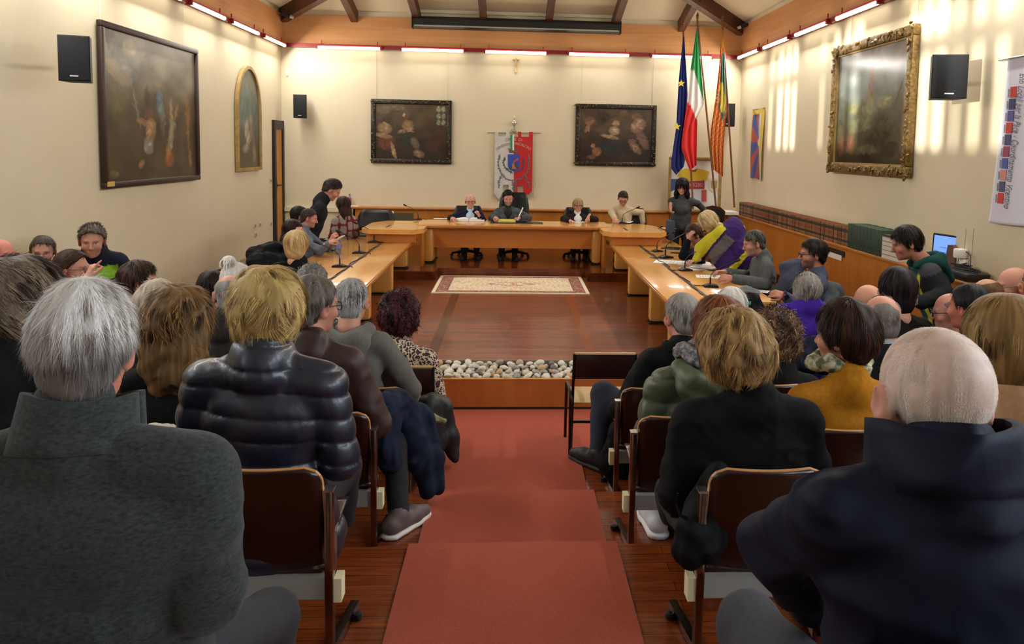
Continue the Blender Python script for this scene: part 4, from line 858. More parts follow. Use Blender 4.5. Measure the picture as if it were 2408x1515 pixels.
p = at(1722, 490, YF); tag(box('flag_stand', (p.x - 0.28, YF - 0.15, ZSH + 0.0005), (p.x + 0.08, YF + 0.3, ZSH + 0.05), M_white), 'white block holding the foot of the flag poles', 'stand') if p.x > XS - 0.2 else None

# small flag on the right wall, hung sideways
def tib(u, v):
    x = (u - 0.5); y = (v - 0.52); an = np.arctan2(y, -(x - 0.12)) ; k = np.floor((an + PI) / (PI / 8)).astype(int)
    c = np.where((k % 2 == 0)[..., None], s2l('9c3436'), s2l('2a3a86')); mtn = (x > 0.08 + 0.9 * np.abs(y) * 0.35) & (x > 0.05); c = np.where(mtn[..., None], s2l('cfccc4'), c)
    c = np.where((((x - 0.05) / 0.12) ** 2 + (y / 0.05) ** 2 < 1)[..., None], s2l('dcbf3c'), c); lion = (np.sin(u * 60) * np.sin(v * 90) > 0.3) & (np.abs(x - 0.22) < 0.08) & (np.abs(y) < 0.22); c = np.where(lion[..., None], s2l('5c7a5c'), c)
    bd_ = (u > 0.82) | (v > 0.93) | (u < 0.05); c = np.where(bd_[..., None], s2l('cdb02e'), c); return c
a = atx(1764, 420, XR - 0.02); b_ = atx(1798, 254, XR - 0.02); ya, yb_ = a.y, b_.y
tf = empty('wall_flag', (XR, (ya + yb_) / 2, a.z), 0, 'red, blue and yellow sunburst flag pinned to the right wall near the corner', 'flag'); zz = b_.z - a.z
painted('cloth', lambda u, v: np.stack([-0.02 - 0.02 * np.sin(u * 7 + v * 3), ya + (yb_ - ya) * u - tf.location.y, v * zz + 0.02 * np.sin(u * 5) * (1 - v)], -1), tib, MATS['flag_cloth'], tf, 60, 90)
MB().tube([(-0.02, ya - tf.location.y, zz), (-0.02, yb_ - tf.location.y, zz)], 0.007, 6).build('hanging_rod', M_pole, tf)

# peace banner at the right edge
a = atx(2352, 527, XR - 0.03); b_ = atx(2374, 138, XR - 0.03); pb = empty('peace_banner', (XR - 0.03, b_.y, a.z), 0, 'white cloth banner with small crests and slanting script at the right edge', 'banner'); zz = b_.z - a.z; wl_ = 1.5
def pbP(u, v): return np.stack([-0.02 * np.sin(u * 4) * (1 - v) - 0.01, -u * wl_ + 0.12 * (1 - v), v * zz + 0.06 * u * (1 - v) * np.sin(u * 3)], -1)
def pbC(u, v):
    c = np.broadcast_to(s2l('d3d3e0'), u.shape + (3,)).copy(); br_ = (u > 0.30) & (v > 0.35) & (v < 0.72); c[br_] = s2l('7d5a48'); c[(u > 0.3) & (v < 0.35) & (v > 0.24) & (u > 0.28 + (0.35 - v))] = s2l('3a50b0'); c[(u > 0.34) & (v > 0.5) & (v < 0.58)] = s2l('b03c38'); return c
solid(painted('cloth', pbP, pbC, MATS['flag_cloth'], pb, 60, 70), 0.003)
MB().tube([(-0.015, 0.12, zz), (-0.015, -wl_, zz)], 0.01, 6).build('hanging_rod', M_silver, pb)
lc = ('c2473c', '45436e', '5a5590', 'c5423c', '4c4f7c', '98485c', '4d5c9c', 'c98a80', '4c5478', 'c8413a')
for i, cc in enumerate(lc):
    v_ = (218 + i * 27.5); pz = zz * (1 - (v_ - 138) / (527 - 138)); y_ = -0.10 + 0.12 * (1 - pz / zz)
    box('crest', (-0.024, y_ - 0.075, pz - 0.045), (-0.0185, y_ + 0.0, pz + 0.045), pmat('crest_' + cc, cc, 0.6), pb); box('caption', (-0.0235, y_ + 0.02, pz - 0.04), (-0.0185, y_ + 0.03, pz + 0.03), M_print, pb)
tz = zz * 0.50 + 0.1
me = text_mesh('Enti Locali per la Pace - Coordinamento Vicentino', 0.10, shear=0.3); xs = [v.co.x for v in me.vertices]; f_ = (zz * 0.80) / (max(xs) - min(xs)); me.transform(Matrix.Diagonal((f_, 1.2, 1, 1)))
me.transform(frameM((-0.026, -0.175, tz - 0.1), (0, 0.085, -1), (0, -1, -0.085))); link('lettering', me, pmat('script_grey', '6d6a7c', 0.6), pb)

# ------------------------------------------------------------------ books on the right shelf
M_bk = [pmat('spine_brown_%s' % n, c, 0.5, noise=0.3, nscale=30) for n, c in (('a', '8f5a3c'), ('b', '824e34'), ('c', '9a6646'))]; M_band = pmat('spine_band', '2f3a30', 0.5); M_gilt = pmat('spine_gilt', 'a58a5a', 0.4); M_pg = pmat('page_block', 'b59b86', 0.9)
yA = atx(1737, 490, XS + 0.02).y; yB2 = atx(1992, 550, XS + 0.02).y; nb = 76; th = (yA - yB2) / nb
bm_ = []
for k in range(3):
    body = MB(); body.box((0, -th * 0.47, 0), (0.006, th * 0.47, 0.228)); body.box((0, -th * 0.47, 0), (0.17, -th * 0.42, 0.228)); body.box((0, th * 0.42, 0), (0.17, th * 0.47, 0.228)); o1 = body.build('cover', M_bk[k])
    o2 = MB().box((-0.0015, -th * 0.46, 0.165), (0.0, th * 0.46, 0.2)).build('band', M_band); o5_ = MB().box((-0.0015, -th * 0.46, 0.045), (0.0, th * 0.46, 0.07)).build('band', M_band)
    gl = MB(); [gl.box((-0.002, -th * 0.44, z_), (0.0, th * 0.44, z_ + 0.003)) for z_ in (0.03, 0.085, 0.15, 0.215)]; o3 = gl.build('gilt_line', M_gilt)
    o4 = MB().box((0.006, -th * 0.42, 0.004), (0.165, th * 0.42, 0.222)).build('pages', M_pg)
    bm_.append([o_.data for o_ in (o1, o2, o5_, o3, o4)]); [bpy.data.objects.remove(o_) for o_ in (o1, o2, o5_, o3, o4)]
rr = random.Random(2)
for i in range(nb):
    y = yA - th * (i + 0.5); k = rr.randrange(3)
    lab = 'brown book with dark green bands in the long row on the right shelf'
    if i == 0: lab = 'brown green-banded book at the far end of the row, next to the flag poles'
    if i == nb - 1: lab = 'brown green-banded book at the near end of the row, touching the green binders'
    t = empty('book', (XS + 0.03 + rr.uniform(-0.004, 0.004), y, ZSH + 0.0005), 0, lab, 'book', 'brown books on the right shelf')
    for me_, n_ in zip(bm_[k], ('cover', 'band', 'band', 'gilt_line', 'pages')):
        o_ = link(n_, me_, None, t)
        if n_ == 'gilt_line': o_['kind'] = 'stuff'
# green binders
M_grn = pmat('binder_green', '2e4636', 0.6, noise=0.4, nscale=12, col2='263b2e'); y = yB2 - 0.01; k = 0
words = ('first', 'second', 'third', 'fourth', 'fifth', 'sixth', 'seventh', 'eighth', 'ninth', 'tenth', 'eleventh', 'twelfth')
while y > 8.0 and k < 12:
    w_ = 0.085; t = empty('binder', (XS + 0.02, y - w_ / 2, ZSH + 0.0005), 0, 'dark green binder on the right shelf, %s from the brown books' % words[k], 'binder', 'green binders on the right shelf')
    box('case', (0, -w_ / 2 + 0.001, 0), (0.21, w_ / 2 - 0.001, 0.285 + 0.004 * (k % 2)), M_grn, t, bev=0.004); MB().tube([(-0.002, 0, 0.06), (-0.001, 0, 0.06)], 0.012, 8).build('finger_hole', M_blackm, t); y -= w_; k += 1
yk = y
# flat white boxes in a stack, with a dark one on top
for i in range(5):
    b2 = empty('archive_box', (XS + 0.11, yk - 0.2, ZSH + 0.0005 + i * 0.047), 0, 'flat pale archive box in the stack beside the monitor, %s from the bottom' % ('lowest', 'second', 'third', 'fourth', 'topmost')[i] if i else 'lowest flat pale archive box in the stack beside the monitor', 'box', 'archive boxes beside the monitor')
    if i == 4: b2['label'] = 'topmost flat pale archive box in the stack beside the monitor'
    box('tray', (-0.10, -0.17, 0), (0.11, 0.17, 0.038), pmat('box_pale', 'cdc6b6', 0.7), b2); box('lid', (-0.102, -0.172, 0.038), (0.112, 0.172, 0.0465), pmat('box_lid', '8b8578', 0.7), b2)
tag(MB().prism([(-0.1, 0), (0.12, 0), (0.12, 0.012), (-0.1, 0.02)], -0.2, 0.15, 'y', M=Matrix.Translation((XS + 0.1, yk - 0.2, ZSH + 0.2365))).build('flat_folder', pmat('folder_dark', '35382f', 0.6)), 'thin dark folder lying on the stack of pale boxes', 'folder')
# monitor
def mon_pt(px, py, Y): return at(px, py, Y)
c = at(2242, 592, 7.05); mo = empty('monitor', (c.x, 7.05, ZSH), 0, 'computer monitor with a pale blue screen on the right shelf', 'monitor')
ux = Vector((0.62, -0.62, -0.06)); uy = Vector((-0.12, -0.1, 1.0))
M = frameM((0, 0, c.z - ZSH), ux, uy); w_, h_ = 0.36, 0.28
box('bezel', (-w_ / 2 - 0.012, -h_ / 2 - 0.015, -0.03), (w_ / 2 + 0.012, h_ / 2 + 0.012, 0.0), M_black, mo, M=M)
scr = box('screen', (-w_ / 2, -h_ / 2, 0.0), (w_ / 2, h_ / 2, 0.002), pmat('screen_blue', '7fa6e8', 0.2, emit='6f9ef2', estr=0.75), mo, M=M)
for (x0, y0_, x1, y1_, cc) in ((-.02, .045, .05, .062, 'e05a6a'), (-.02, -.10, .06, -.01, '3a5ed0'), (-.12, -.09, -.05, -.02, '5a7ee0'), (-.12, .02, -.03, .03, '5a86e0'), (-.02, .005, .06, .03, '8a7ab8')): box('window_block', (x0, y0_, 0.002), (x1, y1_, 0.003), pmat('scr_' + cc, cc, 0.3, emit=cc, estr=0.6), scr, M=M)
MB().box((-0.1, -0.06, 0), (0.1, 0.07, 0.012)).tube([(0.03, 0.02, 0.01), (0.02, 0.0, c.z - ZSH)], 0.02, 8).build('stand', M_black, mo)
# mixer / router gear, white adapter, antennas, cables, stone plaque
c = atz(2318, 642, ZSH + 0.03); mx = empty('audio_mixer', (4.10, 6.62, ZSH), 0, 'black audio receiver with a glowing display on the right shelf', 'receiver'); box('case', (-0.1, -0.2, 0.004), (0.11, 0.22, 0.07), M_black, mx, bev=0.006); box('display', (-0.104, 0.09, 0.02), (-0.1005, 0.19, 0.05), pmat('display_glow', 'eeeeff', 0.3, emit='e6e9ff', estr=3.0), mx)
m = MB(); rr = random.Random(5); m.tube([(rr.uniform(-0.06, 0.08), rr.uniform(-0.2, 0.2), 0.08 + rr.uniform(0, 0.05)) for _ in range(14)], 0.006, 5); m.build('cable_bundle', M_blackm, mx)
c = at(2299, 600, 6.75); ad = empty('power_adapter', (XR - 0.05, 6.85, c.z), 0, 'white plug adapter on the right wall above the receiver', 'adapter'); box('body', (-0.05, -0.05, -0.045), (0.045, 0.05, 0.045), M_white, ad, bev=0.015); box('socket', (-0.0, -0.06, -0.12), (0.045, 0.06, -0.05), M_white, ad, bev=0.004); MB().tube([(-0.02, 0, -0.045), (-0.02, 0.005, -0.12), (-0.06, 0.02, c.z * -0 - 0.2)], 0.004, 5).tube([(0.02, -0.03, 0.03), (0.02, -0.12, 0.0), (0.0, -0.16, -0.12), (0, -0.2, -0.18)], 0.004, 5).build('cable', M_black, ad)
c = at(2286, 605, 6.95); tag(MB().prism([(-0.16, 0), (0.14, 0), (0.15, 0.2), (0.06, 0.24), (-0.1, 0.26), (-0.15, 0.2)], -0.015, 0.015, 'x', M=Matrix.Translation((XR - 0.03, 7.1, ZSH + 0.0005))).build('wall_plaque', pmat('brown_stone', '6b4a2c', 0.7, noise=0.5, nscale=12)), 'rough brown plaque leaning on the wall behind the monitor', 'plaque')
for px, lab in ((2268, 'thin aerial nearer the monitor screen'), (2286, 'thin aerial nearer the white plug adapter')):
    c = atx(px, 565, XR - 0.04); tag(MB().tube([(c.x, c.y, ZSH), (c.x + 0.01, c.y, atx(px, 538, XR - 0.04).z)], 0.0025, 5).build('aerial', pmat('aerial', '8d8468', 0.5)), lab, 'aerial', 'aerials')
# ------------------------------------------------------------------ organic shapes: smooth unions sampled on a grid and skinned to one continuous surface
def rotx(a): c, s = math.cos(a), math.sin(a); return np.array([[1, 0, 0], [0, c, -s], [0, s, c]])
def roty(a): c, s = math.cos(a), math.sin(a); return np.array([[c, 0, s], [0, 1, 0], [-s, 0, c]])
def rotz(a): c, s = math.cos(a), math.sin(a); return np.array([[c, -s, 0], [s, c, 0], [0, 0, 1]])
V = lambda *a: np.array(a, float)
class Sdf:
    def __init__(s): s.p = []
    def cap(s, a, b, ra, rb=None, k=0.02, sub=False):
        a = np.asarray(a, float); b = np.asarray(b, float); rb = ra if rb is None else rb; m = max(ra, rb) + k
        s.p.append((0, np.minimum(a, b) - m, np.maximum(a, b) + m, (a, b, ra, rb), k, sub)); return s
    def chain(s, pts, rs, k=0.02):
        for i in range(len(pts) - 1): s.cap(pts[i], pts[i + 1], rs[i], rs[i + 1], k)
        return s
    def ell(s, c, r, k=0.02, Rm=None, sub=False):
        c = np.asarray(c, float); r = np.asarray(r, float); m = (r if Rm is None else np.full(3, r.max())) + k
        s.p.append((1, c - m, c + m, (c, r, Rm), k, sub)); return s
    def xf(s, Rm_, t_):
        out = []
        for ty, a, b, q, k, sub in s.p:
            if ty == 0:
                A, B, ra, rb = q; A = Rm_ @ A + t_; B = Rm_ @ B + t_; m = max(ra, rb) + k; out.append((0, np.minimum(A, B) - m, np.maximum(A, B) + m, (A, B, ra, rb), k, sub))
            else:
                c, r, Q = q; c = Rm_ @ c + t_; Q = Rm_ if Q is None else Rm_ @ Q; m = np.abs(Q) @ r + k; out.append((1, c - m, c + m, (c, r, Q), k, sub))
        s.p = out; return s
    def mesh(s, vox, cut=None):
        lo = np.min([p[1] for p in s.p if not p[5]], 0) - 2 * vox; hi = np.max([p[2] for p in s.p if not p[5]], 0) + 2 * vox
        n = np.ceil((hi - lo) / vox).astype(int) + 1
        F = np.full(n, 1.0, np.float32); ax = [lo[i] + vox * np.arange(n[i]) for i in range(3)]
        for ty, a, b, q, k, sub in s.p:
            i0 = np.clip(((a - lo) / vox).astype(int) - 1, 0, n); i1 = np.clip(((b - lo) / vox).astype(int) + 2, 0, n)
            if np.any(i1 <= i0): continue
            sl = tuple(slice(i0[i], i1[i]) for i in range(3))
            X = ax[0][sl[0]][:, None, None]; Y = ax[1][sl[1]][None, :, None]; Z = ax[2][sl[2]][None, None, :]
            if ty == 0:
                A, B, ra, rb = q; d = B - A; L = max(1e-9, d @ d); x, y, z = X - A[0], Y - A[1], Z - A[2]
                t = np.clip((x * d[0] + y * d[1] + z * d[2]) / L, 0, 1); D = np.sqrt((x - t * d[0]) ** 2 + (y - t * d[1]) ** 2 + (z - t * d[2]) ** 2) - (ra + (rb - ra) * t)
            else:
                c, r, Rm = q; x, y, z = X - c[0], Y - c[1], Z - c[2]
                if Rm is not None: x, y, z = (x * Rm[0, 0] + y * Rm[1, 0] + z * Rm[2, 0], x * Rm[0, 1] + y * Rm[1, 1] + z * Rm[2, 1], x * Rm[0, 2] + y * Rm[1, 2] + z * Rm[2, 2])
                k0 = np.sqrt((x / r[0]) ** 2 + (y / r[1]) ** 2 + (z / r[2]) ** 2); k1 = np.sqrt((x / r[0] ** 2) ** 2 + (y / r[1] ** 2) ** 2 + (z / r[2] ** 2) ** 2) + 1e-6; D = k0 * (k0 - 1) / k1
            G = F[sl]
            if sub:
                h = np.clip(0.5 - 0.5 * (G + D) / k, 0, 1); F[sl] = G * (1 - h) - D * h + k * h * (1 - h)
            else:
                h = np.clip(0.5 + 0.5 * (G - D) / k, 0, 1); F[sl] = G * (1 - h) + D * h - k * h * (1 - h)
        if cut is not None:
            F = np.maximum(F, cut(ax[0][:, None, None], ax[1][None, :, None], ax[2][None, None, :])).astype(np.float32)
        return nets(F, lo, vox)
def nets(F, lo, vox):
    S_ = F < 0
    cs = [S_[i:S_.shape[0] - 1 + i, j:S_.shape[1] - 1 + j, k:S_.shape[2] - 1 + k] for i in (0, 1) for j in (0, 1) for k in (0, 1)]
    cnt = sum(c.astype(np.int8) for c in cs); act = (cnt > 0) & (cnt < 8); ids = np.argwhere(act)
    if len(ids) == 0: return np.zeros((0, 3)), np.zeros((0, 4), int)
    idx = np.full(act.shape, -1, np.int64); idx[act] = np.arange(len(ids))
    cor = np.array([(i, j, k) for i in (0, 1) for j in (0, 1) for k in (0, 1)])
    val = np.stack([F[ids[:, 0] + c[0], ids[:, 1] + c[1], ids[:, 2] + c[2]] for c in cor], 1)
    pos = np.zeros((len(ids), 3)); num = np.zeros(len(ids))
    for a in range(8):
        for b in range(a + 1, 8):
            if np.abs(cor[a] - cor[b]).sum() != 1: continue
            m = (val[:, a] < 0) != (val[:, b] < 0); t = val[m, a] / (val[m, a] - val[m, b])
            pos[m] += cor[a] + (cor[b] - cor[a]) * t[:, None]; num[m] += 1
    v = lo + vox * (ids + pos / num[:, None]); fs = []
    for ax_ in range(3):
        sh = [slice(None)] * 3; s2 = [slice(None)] * 3; sh[ax_] = slice(0, -1); s2[ax_] = slice(1, None)
        A = S_[tuple(sh)]; B = S_[tuple(s2)]; e = np.argwhere(A != B); o1, o2 = [(1, 2), (2, 0), (0, 1)][ax_]
        e = e[(e[:, o1] > 0) & (e[:, o2] > 0) & (e[:, o1] < F.shape[o1] - 1) & (e[:, o2] < F.shape[o2] - 1)]
        if len(e) == 0: continue
        inside = A[e[:, 0], e[:, 1], e[:, 2]]
        def cell(d1, d2):
            q = e.copy(); q[:, o1] += d1; q[:, o2] += d2; return idx[q[:, 0], q[:, 1], q[:, 2]]
        q = np.stack([cell(-1, -1), cell(0, -1), cell(0, 0), cell(-1, 0)], 1); q[~inside] = q[~inside][:, ::-1]; fs.append(q)
    f = np.concatenate(fs); return v, f[(f >= 0).all(1)]
def vnormals(v, f):
    n = np.zeros_like(v); fn = np.cross(v[f[:, 2]] - v[f[:, 0]], v[f[:, 3]] - v[f[:, 1]])
    for k in range(4): np.add.at(n, f[:, k], fn)
    return n / (np.linalg.norm(n, axis=1, keepdims=True) + 1e-12)
def relax(v, f, it=1, w=0.5):
    for _ in range(it):
        a = np.zeros_like(v); c = np.zeros(len(v))
        for k in range(4):
            np.add.at(a, f[:, k], v[f[:, (k + 1) % 4]] + v[f[:, k - 1]]); np.add.at(c, f[:, k], 2)
        v = v * (1 - w) + w * a / np.maximum(c, 1)[:, None]
    return v
def np_mesh(name, v, f, col=None, mat=None, parent=None, mi=None, tri=None):
    """fast mesh from arrays: f quads (n,4)"""
    me = bpy.data.meshes.new(name); k = f.shape[1]
    me.vertices.add(len(v)); me.vertices.foreach_set('co', np.ascontiguousarray(v, np.float32).ravel())
    me.loops.add(f.size); me.loops.foreach_set('vertex_index', np.ascontiguousarray(f, np.int32).ravel())
    me.polygons.add(len(f)); me.polygons.foreach_set('loop_start', np.arange(0, f.size, k, dtype=np.int32)); me.polygons.foreach_set('use_smooth', np.ones(len(f), bool))
    if mi is not None: me.polygons.foreach_set('material_index', mi.astype(np.int32))
    me.update(calc_edges=True)
    if col is not None:
        at_ = me.color_attributes.new('Col', 'FLOAT_COLOR', 'POINT'); at_.data.foreach_set('color', np.concatenate([col, np.ones((len(col), 1))], 1).astype(np.float32).ravel())
    return link(name, me, mat, parent)
def wav(P, seed, f0, n=6, an=(1, 1, 1)):
    """smooth pseudo noise in about -1..1"""
    rg = np.random.RandomState(seed); o = 0
    for k in range(n):
        d = rg.normal(size=3); d /= np.linalg.norm(d); d *= np.array(an) * f0 * rg.uniform(0.6, 1.7); o = o + np.sin(P @ d + rg.uniform(0, 6.28) + 1.3 * np.sin(P @ np.roll(d, 1) * 0.7))
    return o / n * 1.6

# ------------------------------------------------------------------ people
M_skin = pmat('skin', 'ffffff', 0.5, attr='Col', spec=0.35, bump=0.05, bscale=250)
M_hair = pmat('hair', 'ffffff', 0.55, attr='Col', spec=0.2)
M_eye = pmat('eye', 'e8e2da', 0.2); M_iris = pmat('iris', '2a1c14', 0.2); M_glass = pmat('spectacle_frame', '15131a', 0.3); M_watch = pmat('watch', '15161a', 0.3)
def head_sdf(female=0.0, ears=True):
    s = Sdf(); j = 1 - 0.1 * female
    s.ell((0, -0.012, 0.030), (0.077, 0.098, 0.088)); s.ell((0, 0.030, -0.030), (0.061, 0.062, 0.085), 0.03); s.ell((0, 0.036, -0.076), (0.044 * j, 0.048, 0.036), 0.025); s.ell((0, 0.076, -0.097), (0.019 * j, 0.016, 0.016), 0.018)
    s.cap((-0.036, 0.080, 0.020), (0.036, 0.080, 0.020), 0.012, k=0.015)
    for x in (-1, 1):
        s.ell((x * 0.042, 0.062, -0.028), (0.026, 0.026, 0.024), 0.02); s.ell((x * 0.033, 0.101, 0.000), (0.016, 0.013, 0.010), 0.010, sub=True)
    s.cap((0, 0.090, 0.012), (0, 0.113, -0.030), 0.007, 0.011, 0.010)
    for x in (-1, 1): s.ell((x * 0.011, 0.103, -0.034), (0.009, 0.011, 0.008), 0.006)
    s.cap((-0.018, 0.086, -0.060), (0.018, 0.086, -0.060), 0.0075, k=0.006); s.cap((-0.014, 0.085, -0.071), (0.014, 0.085, -0.071), 0.008, k=0.006); s.cap((-0.022, 0.098, -0.0655), (0.022, 0.098, -0.0655), 0.0032, k=0.004, sub=True)
    if ears:
        for x in (-1, 1):
            Re = rotz(x * -0.55) @ rotx(-0.15); s.ell((x * 0.083, -0.012, -0.008), (0.009, 0.022, 0.036), 0.006, Re); s.ell((x * 0.094, -0.006, -0.002), (0.007, 0.012, 0.022), 0.005, Re, sub=True)
    return s
def hand_sdf(s, w, d, n, side, curl=0.5, sc=1.0, point=False, spread=0.12):
    """palm and five fingers: w wrist, d forward, n palm normal (towards what is held), side +1 when the thumb is on d x n side"""
    d = d / np.linalg.norm(d); n = n - d * (n @ d); n = n / np.linalg.norm(n); a = np.cross(d, n) * side
    k = 0.006; s.cap(w - d * 0.05 * sc, w + d * 0.02 * sc, 0.028 * sc, 0.026 * sc, 0.02)
    for off in (-0.028, -0.009, 0.010, 0.028): s.cap(w + d * 0.02 * sc + a * off * 0.8 * sc, w + (d * 0.085 + a * off) * sc, 0.0145 * sc, 0.0125 * sc, 0.012)
    for i, (off, L) in enumerate(((0.029, 0.072), (0.010, 0.082), (-0.010, 0.076), (-0.028, 0.058))):
        c = curl * (0.15 if point and i == 0 else 1.0) + 0.08 * i * curl; b = w + (d * 0.085 + a * off) * sc; an = 0.15; dd = d + a * (off / 0.03) * spread; dd = dd / np.linalg.norm(dd); r = 0.0095
        for seg, fr in enumerate((0.45, 0.32, 0.23)):
            an += c * (0.75 if seg == 0 else 0.95); e = b + (dd * math.cos(an) + n * math.sin(an)) * L * fr * sc; s.cap(b, e, r * sc, (r - 0.0010) * sc, 0.004); b = e; r -= 0.0010
    b = w + (d * 0.025 + a * 0.026) * sc
    for seg, (L, u) in enumerate(((0.042, 0.55), (0.034, 0.25), (0.026, 0.05))):
        dd = d * (0.75 + 0.1 * seg) + a * (u - 0.25 * curl * seg) + n * (0.25 + 0.25 * curl * seg); dd = dd / np.linalg.norm(dd); e = b + dd * L * sc; s.cap(b, e, (0.0125 - 0.001 * seg) * sc, (0.0115 - 0.001 * seg) * sc, 0.006); b = e
    return s
HAIRS = {}
def hair_shape(style, p):
    """hair volume in head coordinates, the cut that frees the face, and strand settings"""
    s = Sdf(); t = p.get('thick', 0.0); cut = None; L = 0.035; flow = 'down'
    if style in ('short', 'fringe', 'crop'):
        th = (0.008 if style != 'fringe' else 0.0015) + t; s.ell((0, -0.014, 0.034), (0.077 + th * p.get('sx', 0.8), 0.098 + th, 0.086 + th)); s.ell((0, -0.055, -0.035), (0.062 + th * 0.6, 0.045 + th * 0.5, 0.06), 0.02)
        if style == 'fringe': s.ell((0, 0.030, 0.115), (0.070, 0.105, 0.075), 0.012, sub=True)
        fy, fz, ny, nz = 0.074, 0.090 - p.get('low', 0.0), -0.088, -0.085
        dy, dz = ny - fy, nz - fz; L_ = math.hypot(dy, dz); a_, b_ = -dz / L_, dy / L_
        q = a_ * fy + b_ * fz
        def cut(x, y, z): return np.maximum(np.maximum(a_ * y + b_ * z - q + 0.004 * np.sin(x * 160) * np.sin(x * 71 + 1), 0.05 * 0 - z - 0.088), np.where((np.abs(x) > 0.06) & (y > -0.03) & (z < 0.012), 0.02, -1.0)) + 0 * x + np.clip((np.abs(x) - 0.045) / 0.03, 0, 1) * np.clip((y - 0.02) / 0.05, 0, 1) * 0.018
        L = 0.022 + t
    elif style in ('bob', 'long', 'wavy'):
        w = 0.020 + t; s.ell((0, -0.018, 0.032), (0.077 + w, 0.098 + w, 0.087 + w * 0.8)); lo = p.get('len', 0.10)
        s.ell((0, -0.035, -lo * 0.45), (0.070 + w + p.get('wl', 0.0), 0.070 + w, 0.07 + lo * 0.45), 0.04)
        if style != 'bob': s.ell((0, -0.078, -0.06 - lo * 0.5), (0.085 + w * 0.8, 0.038 + w, 0.07 + lo * 0.5), 0.03)
        s.ell((0, 0.125, -0.05), (0.066, 0.085, 0.115), 0.015, sub=True); s.ell((0, 0.07, -0.20), (0.16, 0.085, 0.10), 0.02, sub=True)
        if p.get('locks'):
            for x in (-1, 1): s.cap((x * 0.078, 0.01, 0.0), (x * 0.088, 0.045, -0.12), 0.03, 0.034, 0.02); s.cap((x * 0.088, 0.045, -0.12), (x * 0.085, 0.06, -p['locks']), 0.036, 0.026, 0.02)
        L = 0.07 + 0.3 * t
    elif style == 'curly':
        w = 0.030 + t; s.ell((0, -0.02, 0.028), (0.080 + w, 0.096 + w, 0.084 + w)); s.ell((0, -0.045, -0.045), (0.078 + w, 0.07 + w * 0.6, 0.07), 0.03); s.ell((0, 0.128, -0.04), (0.064, 0.08, 0.115), 0.015, sub=True); s.ell((0, 0.07, -0.18), (0.15, 0.08, 0.09), 0.02, sub=True); L = 0.05; flow = 'curl'
    elif style == 'bun':
        w = 0.012; s.ell((0, -0.016, 0.033), (0.077 + w, 0.098 + w, 0.087 + w)); s.ell((0, -0.045, -0.03), (0.07 + w, 0.055 + w, 0.06), 0.02); s.ell(p.get('bun', (0, -0.08, 0.115)), (0.045, 0.042, 0.038), 0.012); s.ell((0, 0.12, -0.04), (0.070, 0.075, 0.115), 0.012, sub=True); L = 0.05
    return s, cut, p.get('L', L), p.get('flow', flow)
